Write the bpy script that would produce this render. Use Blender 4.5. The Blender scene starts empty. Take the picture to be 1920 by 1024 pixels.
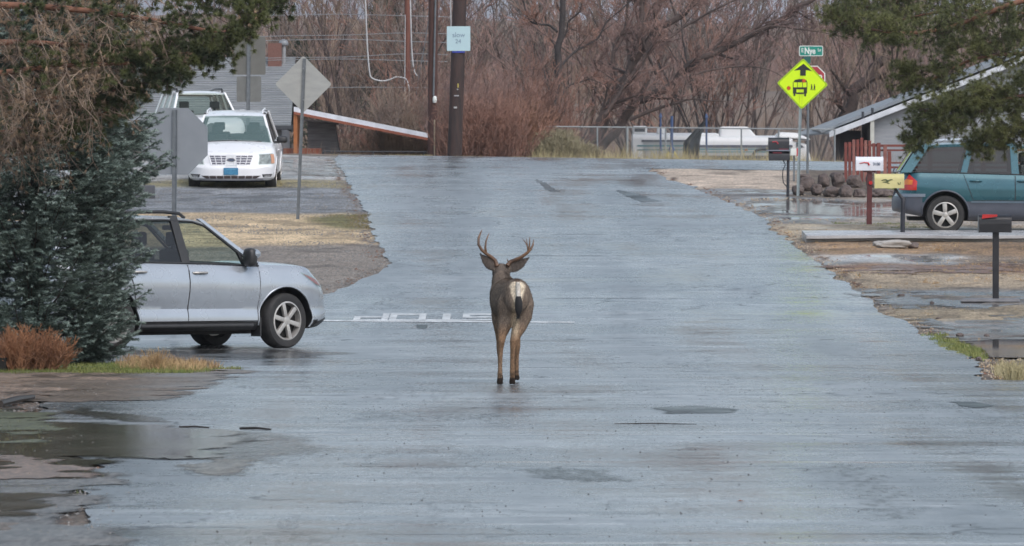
import bpy, bmesh, math, random
import numpy as np
from mathutils import Vector, Matrix, noise as mnoise
R = math.radians
scene = bpy.context.scene
col = scene.collection
rng = np.random.default_rng(7)
random.seed(7)
F = 10667.0
CAMZ = 1.6
HY = 417.0

# ------------------------------------------------------------------ terrain
def smooth(a, b, t):
    t = np.clip((t - a) / (b - a), 0, 1)
    return t * t * (3 - 2 * t)

_ys = np.concatenate([np.linspace(-60, 60, 13), np.arange(60.25, 260, 0.25), np.arange(262, 700, 4), np.arange(710, 3600, 20)])
def _slope(y):
    return np.interp(y, [70, 83, 138, 144, 164, 170, 225, 240, 600, 640, 1150, 1300, 2600, 2700, 3600],
                        [0, .051, .051, -.05, -.05, 0, 0, .045, .058, .0, .0, .09, .09, 0.0, 0])
_sl = _slope(_ys)
_zs = np.concatenate([[0], np.cumsum((_sl[1:] + _sl[:-1]) * .5 * np.diff(_ys))])
def gz(x, y):
    return np.interp(y, _ys, _zs) - 0.014 * np.clip(x, -40, 40) * smooth(108, 138, y) * (1 - smooth(150, 200, y))
def P(px, py):
    """ground point seen at photo pixel (px, py)"""
    y = np.arange(20, 141, 0.02)
    x = (px - 960) / F * y
    z = CAMZ + (HY - py) / F * y
    d = z - gz(x, y)
    i = np.argmax(d <= 0) if (d <= 0).any() else len(y) - 1
    return float(x[i]), float(y[i])
def PX(px, D): return (px - 960) / F * D
def PZ(py, D): return CAMZ + (HY - py) / F * D
def gp(px, py):
    x, y = P(px, py)
    return Vector((x, y, float(gz(x, y))))

# ------------------------------------------------------------------ materials
class NT:
    def __init__(s, m):
        s.t = m.node_tree; s.n = s.t.nodes; s.l = s.t.links
        s.b = s.n['Principled BSDF']
    def add(s, k, **kw):
        n = s.n.new(k)
        for a, v in kw.items(): setattr(n, a, v)
        return n
    def link(s, a, b): s.l.new(a, b)
    def coord(s, stretch=(1, 1, 1), out='Object'):
        t = s.add('ShaderNodeTexCoord'); mp = s.add('ShaderNodeMapping')
        mp.inputs['Scale'].default_value = stretch
        s.link(t.outputs[out], mp.inputs['Vector']); return mp.outputs['Vector']
    def noise(s, vec, scale, detail=4, rough=.55):
        n = s.add('ShaderNodeTexNoise'); n.inputs['Scale'].default_value = scale
        n.inputs['Detail'].default_value = detail; n.inputs['Roughness'].default_value = rough
        s.link(vec, n.inputs['Vector']); return n.outputs['Fac']
    def ramp(s, fac, a, b, va=0.0, vb=1.0):
        n = s.add('ShaderNodeMapRange'); n.clamp = True
        for k, v in (('From Min', a), ('From Max', b), ('To Min', va), ('To Max', vb)): n.inputs[k].default_value = v
        s.link(fac, n.inputs['Value']); return n.outputs['Result']
    def mix(s, fac, a, b, mode='MIX'):
        n = s.add('ShaderNodeMix', data_type='RGBA', blend_type=mode)
        for sock, v in ((n.inputs['Factor'], fac), (n.inputs['A'], a), (n.inputs['B'], b)):
            if hasattr(v, 'links'): s.link(v, sock)
            elif isinstance(v, (int, float)): sock.default_value = v
            else: sock.default_value = tuple(v) + (1,) if len(v) == 3 else v
        return n.outputs['Result']
    def math(s, op, a, b=0.0, c=0.0):
        n = s.add('ShaderNodeMath', operation=op)
        for i, v in enumerate((a, b, c)):
            if hasattr(v, 'links'): s.link(v, n.inputs[i])
            else: n.inputs[i].default_value = v
        return n.outputs[0]
    def bump(s, h, strength, dist=.01):
        n = s.add('ShaderNodeBump'); n.inputs['Strength'].default_value = strength
        n.inputs['Distance'].default_value = dist
        s.link(h, n.inputs['Height']); s.link(n.outputs['Normal'], s.b.inputs['Normal']); return n

def newmat(name):
    m = bpy.data.materials.new(name); m.use_nodes = True; return m, NT(m)
def M(name, c, rough=.6, c2=None, scale=4, metal=0, spec=.5, bump=0, bscale=60, bdist=.01, coat=0, stretch=(1, 1, 1), lo=.35, hi=.65, emit=None, rvar=0.0):
    m, t = newmat(name)
    b = t.b
    b.inputs['Roughness'].default_value = rough
    b.inputs['Metallic'].default_value = metal
    b.inputs['Specular IOR Level'].default_value = spec
    b.inputs['Coat Weight'].default_value = coat
    b.inputs['Coat Roughness'].default_value = .06
    if c2 is None: c2 = tuple(v * .8 for v in c)
    v = t.coord(stretch)
    n1 = t.ramp(t.noise(v, scale, 5), lo, hi)
    t.link(t.mix(n1, c, c2), b.inputs['Base Color'])
    if rvar: t.link(t.ramp(t.noise(v, scale * 1.7, 4), .3, .7, rough - rvar, rough + rvar), b.inputs['Roughness'])
    if bump: t.bump(t.noise(v, bscale, 3), bump, bdist)
    if emit:
        b.inputs['Emission Color'].default_value = emit + (1,); b.inputs['Emission Strength'].default_value = 1
    return m

# ------------------------------------------------------------------ objects
def link(o, parent=None):
    col.objects.link(o)
    if parent is not None: o.parent = parent
    return o
def tag(o, label, cat=None, group=None, kind=None):
    if label: o['label'] = label
    if cat: o['category'] = cat
    if group: o['group'] = group
    if kind: o['kind'] = kind
    return o
def thing(name, label, cat, loc=(0, 0, 0), rz=0, group=None):
    o = bpy.data.objects.new(name, None); o.empty_display_size = .2
    col.objects.link(o); o.location = loc; o.rotation_euler = (0, 0, rz)
    return tag(o, label, cat, group)
def copy_tree(o, parent=None):
    c = o.copy(); col.objects.link(c); c.parent = parent
    if parent is not None: c.matrix_parent_inverse = o.matrix_parent_inverse
    for ch in list(o.children): copy_tree(ch, c)
    return c

class MB:
    def __init__(s): s.v = []; s.f = []; s.m = []
    def add(s, vs, fs, mi=0):
        o = len(s.v); s.v += [tuple(v) for v in vs]
        s.f += [tuple(i + o for i in f) for f in fs]; s.m += [mi] * len(fs); return s
    def box(s, a, b, mi=0):
        (x0, y0, z0), (x1, y1, z1) = a, b
        return s.add([(x0, y0, z0), (x1, y0, z0), (x1, y1, z0), (x0, y1, z0), (x0, y0, z1), (x1, y0, z1), (x1, y1, z1), (x0, y1, z1)],
                     [(0, 3, 2, 1), (4, 5, 6, 7), (0, 1, 5, 4), (1, 2, 6, 5), (2, 3, 7, 6), (3, 0, 4, 7)], mi)
    def hull8(s, c, mi=0):  # bottom 4 ccw, top 4 ccw
        return s.add(c, [(0, 3, 2, 1), (4, 5, 6, 7), (0, 1, 5, 4), (1, 2, 6, 5), (2, 3, 7, 6), (3, 0, 4, 7)], mi)
    def tube(s, pts, rad, n=8, mi=0, cap=True, flat=1.0):
        pts = [Vector(p) for p in pts]
        if not hasattr(rad, '__len__'): rad = [rad] * len(pts)
        o = len(s.v); prev = None
        for i, p in enumerate(pts):
            d = (pts[min(i + 1, len(pts) - 1)] - pts[max(i - 1, 0)])
            d = d.normalized() if d.length > 1e-9 else Vector((0, 0, 1))
            if prev is None:
                a = Vector((0, 0, 1)) if abs(d.z) < .9 else Vector((1, 0, 0))
                u = d.cross(a).normalized()
            else: u = (prev - d * prev.dot(d)).normalized()
            prev = u; w = d.cross(u)
            for k in range(n):
                an = 2 * math.pi * k / n
                s.v.append(tuple(p + (u * math.cos(an) + w * math.sin(an) * flat) * rad[i]))
        for i in range(len(pts) - 1):
            for k in range(n):
                k2 = (k + 1) % n
                s.f.append((o + i * n + k, o + i * n + k2, o + (i + 1) * n + k2, o + (i + 1) * n + k)); s.m.append(mi)
        if cap:
            s.f.append(tuple(o + k for k in range(n))[::-1]); s.m.append(mi)
            e = o + (len(pts) - 1) * n
            s.f.append(tuple(e + k for k in range(n))); s.m.append(mi)
        return s
    def loft(s, rings, cap=True, mi=0):  # closed rings of equal count
        n = len(rings[0]); o = len(s.v)
        for r in rings: s.v += [tuple(p) for p in r]
        for i in range(len(rings) - 1):
            for k in range(n):
                k2 = (k + 1) % n
                s.f.append((o + i * n + k, o + i * n + k2, o + (i + 1) * n + k2, o + (i + 1) * n + k)); s.m.append(mi)
        if cap:
            s.f.append(tuple(o + k for k in range(n))[::-1]); s.m.append(mi)
            e = o + (len(rings) - 1) * n
            s.f.append(tuple(e + k for k in range(n))); s.m.append(mi)
        return s
    def lathe(s, prof, n=32, axis='y', c=(0, 0, 0), mi=0):
        rings = []
        for k in range(n):
            a = 2 * math.pi * k / n
            rings.append([((c[0] + r * math.cos(a), c[1] + h, c[2] + r * math.sin(a)) if axis == 'y' else (c[0] + r * math.cos(a), c[1] + r * math.sin(a), c[2] + h)) for r, h in prof])
        o = len(s.v); m = len(prof)
        for r in rings: s.v += r
        for k in range(n):
            k2 = (k + 1) % n
            for j in range(m - 1):
                s.f.append((o + k * m + j, o + k * m + j + 1, o + k2 * m + j + 1, o + k2 * m + j)); s.m.append(mi)
        return s
    def prism(s, poly, y0, y1, mi=0, plane='xz'):
        n = len(poly)
        f = (lambda a, b, d: (a, d, b)) if plane == 'xz' else ((lambda a, b, d: (a, b, d)) if plane == 'xy' else (lambda a, b, d: (d, a, b)))
        vs = [f(a, b, y0) for a, b in poly] + [f(a, b, y1) for a, b in poly]
        fs = [tuple(range(n))[::-1], tuple(range(n, 2 * n))] + [(i, (i + 1) % n, n + (i + 1) % n, n + i) for i in range(n)]
        return s.add(vs, fs, mi)
    def grid(s, fn, nu, nv, mi=0):
        o = len(s.v)
        for i in range(nu + 1):
            for j in range(nv + 1): s.v.append(tuple(fn(i / nu, j / nv)))
        for i in range(nu):
            for j in range(nv):
                a = o + i * (nv + 1) + j
                s.f.append((a, a + nv + 1, a + nv + 2, a + 1)); s.m.append(mi)
        return s
    def shift(s, org):
        s.v = [(a - org[0], b - org[1], c - org[2]) for a, b, c in s.v]; return s
    def build(s, name, mats, parent=None, smooth=None, loc=None, bevel=0, fixn=True, rot=None, subd=0):
        me = bpy.data.meshes.new(name)
        me.from_pydata(s.v, [], s.f)
        if not isinstance(mats, (list, tuple)): mats = [mats]
        for m in mats: me.materials.append(m)
        if len(mats) > 1: me.polygons.foreach_set('material_index', s.m)
        if fixn or bevel:
            bm = bmesh.new(); bm.from_mesh(me)
            if fixn: bmesh.ops.recalc_face_normals(bm, faces=bm.faces)
            if bevel: bmesh.ops.bevel(bm, geom=[e for e in bm.edges if len(e.link_faces) == 2 and e.calc_face_angle(0) > R(35)], offset=bevel, segments=2, affect='EDGES', profile=.5)
            bm.to_mesh(me); bm.free()
        if smooth is not None:
            me.polygons.foreach_set('use_smooth', [True] * len(me.polygons))
            me.set_sharp_from_angle(angle=R(smooth))
        o = bpy.data.objects.new(name, me); link(o, parent)
        if loc is not None: o.location = loc
        if rot is not None: o.rotation_euler = rot
        return o
def tris(name, T, m, parent=None, org=(0, 0, 0)):
    T = np.asarray(T, dtype=np.float32) - np.array(org, dtype=np.float32)
    n = len(T)
    me = bpy.data.meshes.new(name)
    me.vertices.add(n * 3); me.vertices.foreach_set('co', T.reshape(-1))
    me.loops.add(n * 3); me.loops.foreach_set('vertex_index', np.arange(n * 3, dtype=np.int32))
    me.polygons.add(n); me.polygons.foreach_set('loop_start', np.arange(0, n * 3, 3, dtype=np.int32))
    me.materials.append(m); me.update(calc_edges=True)
    o = bpy.data.objects.new(name, me); return link(o, parent)

def text(name, body, size, m, parent, mw, extrude=.002, sx=1.0, bold=0.0, align='CENTER'):
    cu = bpy.data.curves.new(name, 'FONT'); cu.body = body; cu.size = size
    cu.extrude = extrude; cu.align_x = align; cu.align_y = 'CENTER'; cu.offset = bold
    cu.resolution_u = 3
    tmp = bpy.data.objects.new('tmp', cu); col.objects.link(tmp)
    dg = bpy.context.evaluated_depsgraph_get()
    me = bpy.data.meshes.new_from_object(tmp.evaluated_get(dg))
    bpy.data.objects.remove(tmp)
    me.transform(Matrix.Diagonal((sx, 1, 1, 1)))
    me.transform(mw); me.materials.clear(); me.materials.append(m)
    o = bpy.data.objects.new(name, me); return link(o, parent)
FACE = Matrix.Rotation(R(90), 4, 'X')   # text plane -> faces -y (towards camera)

# ------------------------------------------------------------------ foliage tools
def unit(a): return a / (np.linalg.norm(a, axis=-1, keepdims=True) + 1e-9)
def needles(p, d, n, length, width, spread, back=0.0, jit=.3):
    """n needles at each point p (N,3) about direction d; returns (N*n,3,3)"""
    p = np.repeat(np.asarray(p, float), n, 0); d = np.repeat(np.asarray(d, float), n, 0)
    v = rng.normal(size=p.shape)
    dd = unit(d + spread * unit(v))
    L = length * (1 - jit + 2 * jit * rng.random((len(p), 1)))
    side = unit(np.cross(dd, rng.normal(size=p.shape))) * width * .5
    p0 = p - dd * back * L
    return np.stack([p0 - side, p0 + side, p0 + dd * L], 1)
def brush(a, b, n, length, width, ang=.9):
    """needles all round each segment a->b"""
    a = np.asarray(a, float); b = np.asarray(b, float)
    N = len(a); t = rng.random((N, n, 1))
    ax = unit(b - a)[:, None, :]
    base = a[:, None, :] + (b - a)[:, None, :] * t
    rv = rng.normal(size=(N, n, 3)); rv = rv - ax * (rv * ax).sum(-1, keepdims=True)
    dd = unit(ax * (1.0) + unit(rv) * ang)
    side = unit(np.cross(dd, rng.normal(size=dd.shape))) * width * .5
    L = length * (.7 + .6 * rng.random((N, n, 1)))
    T = np.stack([base - side, base + side, base + dd * L], 2)
    return T.reshape(-1, 3, 3)
def seg_tris(segs, sides=3):
    """segs: (N,8) p0 p1 r0 r1 -> tapered prisms as triangles"""
    s = np.asarray(segs, float); p0 = s[:, 0:3]; p1 = s[:, 3:6]; r0 = s[:, 6:7]; r1 = s[:, 7:8]
    d = unit(p1 - p0); h = np.where(np.abs(d[:, 2:3]) < .9, np.array([[0, 0, 1.]]), np.array([[1., 0, 0]]))
    u = unit(np.cross(d, h)); w = np.cross(d, u); out = []
    ring = []
    for k in range(sides):
        a = 2 * math.pi * k / sides
        e = u * math.cos(a) + w * math.sin(a); ring.append((p0 + e * r0, p1 + e * r1))
    for k in range(sides):
        a0, b0 = ring[k]; a1, b1 = ring[(k + 1) % sides]
        out.append(np.stack([a0, a1, b1], 1)); out.append(np.stack([a0, b1, b0], 1))
    return np.concatenate(out)
def grow(p, d, L, r, depth, out, segs=5, wob=.18, up=.1, nch=4, ratio=.62, spread=.7, rr=.55, start=.3, minr=.002):
    """recursive bare branch; out[depth] gets (p0 p1 r0 r1)"""
    p = Vector(p); d = Vector(d).normalized(); sl = L / segs
    pts = [p.copy()]; ds = []
    for i in range(segs):
        d = (d + Vector((random.gauss(0, wob), random.gauss(0, wob), random.gauss(0, wob) + up * .3))).normalized()
        q = p + d * sl
        ra = r * (1 - .75 * i / segs); rb = r * (1 - .75 * (i + 1) / segs)
        out[depth].append((*p, *q, max(ra, minr), max(rb, minr)))
        p = q; pts.append(p.copy()); ds.append(d.copy())
    if depth + 1 >= len(out): return
    for c in range(nch):
        t = start + (1 - start) * (c + random.random()) / nch
        i = min(int(t * segs), segs - 1); fr = t * segs - i
        b = pts[i].lerp(pts[i + 1], min(fr, 1))
        ax = Vector((random.gauss(0, 1), random.gauss(0, 1), random.gauss(0, 1)))
        ax = (ax - ds[i] * ax.dot(ds[i])).normalized()
        nd = (ds[i] + ax * spread * random.uniform(.6, 1.3)).normalized()
        grow(b, nd, L * ratio * random.uniform(.7, 1.15) * (1.15 - .5 * t), r * rr * (1 - .5 * t), depth + 1, out, segs, wob, up, nch, ratio, spread, rr, .15, minr)
# ------------------------------------------------------------------ camera, world, light
cam = bpy.data.cameras.new('camera'); cam.sensor_width = 36; cam.lens = 200
cam.clip_start = 1; cam.clip_end = 8000
co = bpy.data.objects.new('camera', cam); col.objects.link(co)
co.location = (0, 0, CAMZ); co.rotation_euler = (R(90) - math.atan((512 - HY) / F), 0, 0)
cam.dof.use_dof = True; cam.dof.focus_distance = 60; cam.dof.aperture_fstop = 13
scene.camera = co
w = bpy.data.worlds.new('World'); scene.world = w; w.use_nodes = True
wt = w.node_tree; bg = wt.nodes['Background']
sky = wt.nodes.new('ShaderNodeTexSky'); sky.sky_type = 'NISHITA'; sky.sun_disc = False
SUN_EL, SUN_AZ = R(50), R(150)
sky.sun_elevation = SUN_EL; sky.sun_rotation = SUN_AZ; sky.air_density = 1.0; sky.dust_density = 3.0; sky.ozone_density = 1
hs = wt.nodes.new('ShaderNodeHueSaturation'); hs.inputs['Saturation'].default_value = .70; hs.inputs['Hue'].default_value = .484
wt.links.new(sky.outputs[0], hs.inputs['Color']); wt.links.new(hs.outputs[0], bg.inputs[0])
bg.inputs[1].default_value = 0.15
sl = bpy.data.lights.new('sun', 'SUN'); sl.energy = 0.6; sl.angle = R(25); sl.color = (1, .98, .95)
so = bpy.data.objects.new('sun', sl); col.objects.link(so)
# sun azimuth: behind-left of the camera, high
so.rotation_euler = Vector((-math.sin(SUN_AZ) * math.cos(SUN_EL), -math.cos(SUN_AZ) * math.cos(SUN_EL), -math.sin(SUN_EL))).to_track_quat('-Z', 'Y').to_euler()
scene.view_settings.view_transform = 'Standard'; scene.view_settings.look = 'None'
scene.view_settings.exposure = 0.5; scene.view_settings.gamma = 1
scene.render.engine = 'CYCLES'
scene.cycles.max_bounces = 6; scene.cycles.transparent_max_bounces = 12
scene.cycles.use_denoising = True

# ------------------------------------------------------------------ ground
def vnoise(x, y, s, seed=0):
    x = x * s + seed * 17.3; y = y * s + seed * 9.1
    xi = np.floor(x).astype(np.int64); yi = np.floor(y).astype(np.int64); fx = x - xi; fy = y - yi
    fx = fx * fx * (3 - 2 * fx); fy = fy * fy * (3 - 2 * fy)
    def h(a, b):
        n = (a * 374761393 + b * 668265263 + seed * 974711) & 0x7fffffff
        n = ((n ^ (n >> 13)) * 1274126177) & 0x7fffffff
        return (n & 0xffff) / 65535.0
    return (h(xi, yi) * (1 - fx) + h(xi + 1, yi) * fx) * (1 - fy) + (h(xi, yi + 1) * (1 - fx) + h(xi + 1, yi + 1) * fx) * fy
def fbm(x, y, s, seed=0, o=4):
    t = 0; a = .5
    for k in range(o): t = t + a * vnoise(x, y, s * 2 ** k, seed + k); a *= .5
    return t / (1 - .5 ** o)
def inpoly(x, y, poly):
    c = np.zeros(x.shape, bool); n = len(poly)
    for i in range(n):
        x0, y0 = poly[i]; x1, y1 = poly[(i + 1) % n]
        if y0 == y1: continue
        c ^= ((y0 > y) != (y1 > y)) & (x < (x1 - x0) * (y - y0) / (y1 - y0) + x0)
    return c
def segdist(x, y, poly):
    d = np.full(x.shape, 1e9); n = len(poly)
    for i in range(n):
        ax, ay = poly[i]; bx, by = poly[(i + 1) % n]
        L = (bx - ax) ** 2 + (by - ay) ** 2 + 1e-9
        t = np.clip(((x - ax) * (bx - ax) + (y - ay) * (by - ay)) / L, 0, 1)
        d = np.minimum(d, np.hypot(x - ax - t * (bx - ax), y - ay - t * (by - ay)))
    return d

# road outline rows (photo pixels -> world); XL / XR of the asphalt for each y
LE = [(128, 1024), (150, 960), (185, 900), (160, 850), (80, 810), (70, 775), (92, 752), (350, 706), (455, 691)]
LE2 = [(600, 557), (640, 541), (690, 520), (727, 500), (724, 480), (714, 460), (700, 430), (686, 400), (668, 370), (655, 350), (640, 320), (628, 299)]
RE2 = [(1840, 714), (1836, 700), (1815, 665), (1768, 640), (1715, 615), (1665, 590), (1625, 560), (1580, 530), (1545, 500), (1512, 480), (1490, 455), (1445, 430), (1425, 405), (1378, 385), (1330, 365), (1290, 345), (1255, 338), (1222, 322), (1212, 316)]
le = [P(*q) for q in LE]; le2 = [P(*q) for q in LE2]; re2 = [P(*q) for q in RE2]
LY = [-60] + [p[1] for p in le] + [le[-1][1] + .35, le2[0][1] - .5] + [p[1] for p in le2] + [145]
LX = [le[0][0]] + [p[0] for p in le] + [-60, -60] + [p[0] for p in le2] + [le2[-1][0] - .1]
yr0 = re2[0][1]; yr1 = re2[-1][1]
RY = [-60, yr0 - .15] + [p[1] for p in re2] + [yr1 + .3, 145]
RX = [60, 60] + [p[0] for p in re2] + [60, 60]
YEND = 141.6
def xl(y): return np.interp(y, LY, LX) + (fbm(y, y * 0 + 3.3, 1.2, 5) - .5) * .35
def xr(y): return np.interp(y, RY, RX) + (fbm(y, y * 0 + 7.7, 1.2, 9) - .5) * .35

rows = np.concatenate([np.linspace(-60, 26, 18), np.arange(27, 62, .2), np.arange(62, 150, .25), np.arange(150, 240, 3), np.arange(240, 700, 12), np.arange(700, 3500, 100)])
u = np.linspace(-1, 1, 281)
inner = u[None, :] * (rows[:, None].clip(20, 400) * .13 + 1.5)
ext = np.array([5, 14, 60, 300, 1200.])
G_x = np.concatenate([inner[:, :1] - ext[::-1], inner, inner[:, -1:] + ext], 1)
G_y = np.repeat(rows[:, None], G_x.shape[1], 1)
onroad = (G_x > xl(G_y) - .12) & (G_x < xr(G_y) + .12) & (G_y < YEND + .2)
edge = np.minimum(np.abs(G_x - xl(G_y)), np.abs(G_x - xr(G_y)))
G_z = gz(G_x, G_y)
bumpz = (fbm(G_x, G_y, .9, 21) - .5) * .05 + (fbm(G_x, G_y, 4, 22, 3) - .5) * .025
G_z = G_z + np.where(onroad, -.012, bumpz * np.clip(edge / .6, 0, 1) - .010 + .016 * np.clip(edge / .5, 0, 1)) * np.where(G_y < 150, 1, 0)
G_z += np.where(G_y > 240, (fbm(G_x, G_y, .012, 31) - .5) * np.clip((G_y - 240) / 12, 0, 12), 0)
G_z += np.where(G_y > 1200, (fbm(G_x, G_y, .004, 35) - .35) * np.clip((G_y - 1200) / 12, 0, 60), 0)

dirt = np.array([.17, .135, .105])
C = np.empty(G_x.shape + (3,)); C[:] = dirt
W = np.full(G_x.shape, .25)
wx = G_x + (fbm(G_x, G_y, 1.1, 41) - .5) * .9; wy = G_y + (fbm(G_x, G_y, .7, 43) - .5) * 3.0
ZONES = [
    ([(-400, 352), (672, 352), (700, 401), (-400, 404)], (.19, .20, .215), .45, 0),
    ([(-400, 336), (640, 336), (668, 352), (-400, 354)], (.26, .23, .13), .2, 0),
    ([(-400, 292), (650, 292), (660, 337), (-400, 337)], (.30, .28, .26), .7, 0),
    ([(-400, 402), (700, 401), (716, 462), (-400, 467)], (.46, .35, .22), .1, 0),
    ([(-400, 465), (716, 461), (740, 500), (560, 640), (-400, 640)], (.215, .185, .16), .3, 0),
    ([(575, 406), (690, 402), (692, 430), (610, 427)], (.13, .12, .045), .1, 0),
    ([(1200, 316), (1500, 320), (1510, 357), (1240, 353)], (.44, .36, .29), .15, 0),
    ([(1250, 355), (1480, 354), (1540, 372), (2100, 372), (2100, 424), (1420, 420), (1330, 378)], (.135, .12, .115), .85, 0),
    ([(1500, 318), (2100, 318), (2100, 372), (1490, 372)], (.13, .10, .075), .2, 0),
    ([(1650, 326), (1900, 326), (1900, 372), (1670, 372)], (.14, .17, .05), .1, 0),
    ([(1420, 422), (2100, 426), (2100, 446), (1470, 452)], (.36, .30, .22), .45, 0),
    ([(1600, 372), (2100, 372), (2100, 424), (1560, 420)], (.30, .26, .22), .6, 0),
    ([(1500, 455), (2100, 455), (2100, 482), (1530, 480)], (.26, .17, .10), .3, 0),
    ([(1520, 480), (1800, 482), (1800, 496), (1540, 496)], (.33, .32, .31), .9, 0),
    ([(1540, 496), (2100, 490), (2100, 512), (1560, 508)], (.25, .15, .085), .2, 0),
    ([(1560, 508), (2100, 512), (2100, 545), (1600, 545)], (.38, .30, .21), .3, 0),
    ([(1600, 545), (2100, 545), (2100, 580), (1650, 580)], (.21, .18, .155), .6, 0),
    ([(1650, 580), (2100, 575), (2100, 604), (1700, 604)], (.36, .29, .20), .3, 0),
    ([(1720, 604), (2100, 602), (2100, 636), (1790, 640)], (.17, .15, .135), .7, 0),
    ([(1815, 640), (2300, 636), (2300, 672), (1826, 672)], (.045, .04, .035), 1.0, 1),
    ([(-400, 672), (420, 672), (470, 700), (-400, 702)], (.16, .17, .05), .1, 0),
    ([(-400, 702), (400, 698), (330, 745), (-400, 760)], (.22, .16, .12), .5, 0),
    ([(-400, 760), (95, 755), (95, 800), (-400, 800)], (.14, .11, .09), .8, 0),
    ([(-400, 800), (200, 850), (190, 1100), (-400, 1100)], (.14, .115, .095), .75, 0),
]
mapped = {}
for poly, c, wet, flat in ZONES:
    wp = [P(*q) for q in poly]
    m = inpoly(wx, wy, wp)
    C[m] = c; W[m] = wet
    if flat: mapped['puddle'] = m
C[G_y > 142] = (.15, .115, .085)
C[G_y > 235] = (.17, .125, .095)
C[G_y > 1150] = (.26, .27, .31)  # far mountain: blue distance haze put into the base colour
def blur(A, n):
    for _ in range(n):
        A = A.copy(); A[1:-1] = (A[:-2] + 2 * A[1:-1] + A[2:]) / 4; A[:, 1:-1] = (A[:, :-2] + 2 * A[:, 1:-1] + A[:, 2:]) / 4
    return A
C = blur(C, 3); W = blur(W, 3)
sp = fbm(G_x, G_y, 1.4, 91); C = np.where(((sp > .60) & (G_y < 142))[..., None], C * .62, C); sp = fbm(G_x, G_y, 1.1, 95); C = np.where(((sp > .63) & (G_y < 142))[..., None], C * 1.25, C)
# leaf litter along the asphalt edge
lit = (edge < .03 + .28 * fbm(G_x, G_y, .5, 51)) & ~onroad & (G_y < 142) & (fbm(G_x, G_y, 1.5, 53) > .42)
C[lit] = (.12, .078, .055); W[lit] = .3
n2 = fbm(G_x, G_y, 3, 61, 3)[..., None]; n3 = fbm(G_x * 1.0, G_y, .35, 63, 3)[..., None]
C = C * (.72 + .56 * n2) * (.75 + .5 * n3)
W = np.clip(W + (fbm(G_x, G_y, .8, 65) - .5) * .9, 0, 1)
G_z = np.where(mapped['puddle'], gz(G_x, G_y) - .01, G_z)

def grid_mesh(name, X, Y, Z, m, attrs=None):
    nr, nc = X.shape
    me = bpy.data.meshes.new(name)
    me.vertices.add(nr * nc); me.vertices.foreach_set('co', np.stack([X, Y, Z], -1).astype(np.float32).reshape(-1))
    i, j = np.meshgrid(np.arange(nr - 1), np.arange(nc - 1), indexing='ij'); a = (i * nc + j).reshape(-1)
    q = np.stack([a, a + 1, a + nc + 1, a + nc], 1).astype(np.int32)
    me.loops.add(len(q) * 4); me.loops.foreach_set('vertex_index', q.reshape(-1))
    me.polygons.add(len(q)); me.polygons.foreach_set('loop_start', np.arange(0, len(q) * 4, 4, dtype=np.int32))
    me.polygons.foreach_set('use_smooth', np.ones(len(q), bool))
    me.materials.append(m); me.update(calc_edges=True)
    for k, v in (attrs or {}).items():
        at = me.color_attributes.new(k, 'FLOAT_COLOR', 'POINT')
        at.data.foreach_set('color', v.astype(np.float32).reshape(-1))
    o = bpy.data.objects.new(name, me); return link(o)

m, t = newmat('ground_soil')
at = t.add('ShaderNodeAttribute', attribute_name='Col')
v = t.coord()
g1 = t.ramp(t.noise(t.coord((1, .14, 1)), 26, 4, .75), .3, .7, .5, 1.5)
g2 = t.ramp(t.noise(v, 7, 5, .6), .35, .65, .8, 1.2)
mm = t.math('MULTIPLY', g1, g2)
vm = t.add('ShaderNodeVectorMath', operation='SCALE'); t.link(at.outputs['Color'], vm.inputs[0]); t.link(mm, vm.inputs['Scale'])
t.link(vm.outputs[0], t.b.inputs['Base Color'])
rr_ = t.ramp(at.outputs['Alpha'], .45, .95, .75, .05)
t.link(rr_, t.b.inputs['Roughness'])
bs = t.ramp(at.outputs['Alpha'], .5, .95, .9, .0)
bn = t.bump(t.noise(v, 30, 5, .7), .5, .03); t.link(bs, bn.inputs['Strength'])
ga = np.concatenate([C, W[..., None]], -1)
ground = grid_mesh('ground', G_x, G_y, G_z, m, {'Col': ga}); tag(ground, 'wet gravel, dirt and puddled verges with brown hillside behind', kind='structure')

# ------------------------------------------------------------------ road
ry = np.concatenate([np.linspace(-55, 26, 18), np.arange(27, YEND, .2), [YEND]])
k = np.linspace(0, 1, 41)
L_, R_ = xl(ry), xr(ry)
RXg = L_[:, None] + (R_ - L_)[:, None] * k[None]
RYg = np.repeat(ry[:, None], 41, 1)
RZg = gz(RXg, RYg) + .004
m, t = newmat('wet_asphalt')
v = t.coord()
fine = t.noise(t.coord((1, .16, 1)), 22, 4, .75)
mid = t.noise(t.coord((1, .45, 1)), 3.0, 6, .7)
big = t.noise(t.coord((.5, .6, 1)), .5, 6, .7)
str_ = t.noise(t.coord((.22, .9, 1)), .9, 8, .78)
track = t.noise(t.coord((1.0, .05, 1)), .9, 2, .5)
basev = t.math('MULTIPLY', t.math('MULTIPLY', t.ramp(fine, .3, .7, .55, 1.45), t.ramp(big, .35, .65, .5, 1.5)), t.ramp(str_, .35, .65, .6, 1.4))
base = t.mix(t.ramp(mid, .35, .65), (.068, .075, .080), (.150, .158, .165))
vm = t.add('ShaderNodeVectorMath', operation='SCALE'); t.link(base, vm.inputs[0]); t.link(basev, vm.inputs['Scale'])
vo = t.add('ShaderNodeTexVoronoi', feature='DISTANCE_TO_EDGE'); vo.inputs['Scale'].default_value = .42
wv = t.add('ShaderNodeVectorMath', operation='ADD'); nz_ = t.add('ShaderNodeTexNoise'); nz_.inputs['Scale'].default_value = 1.3; nz_.inputs['Detail'].default_value = 5
t.link(v, nz_.inputs['Vector']); t.link(t.coord((1, .55, 1)), wv.inputs[0]); t.link(nz_.outputs['Color'], wv.inputs[1]); t.link(wv.outputs[0], vo.inputs['Vector'])
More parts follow.
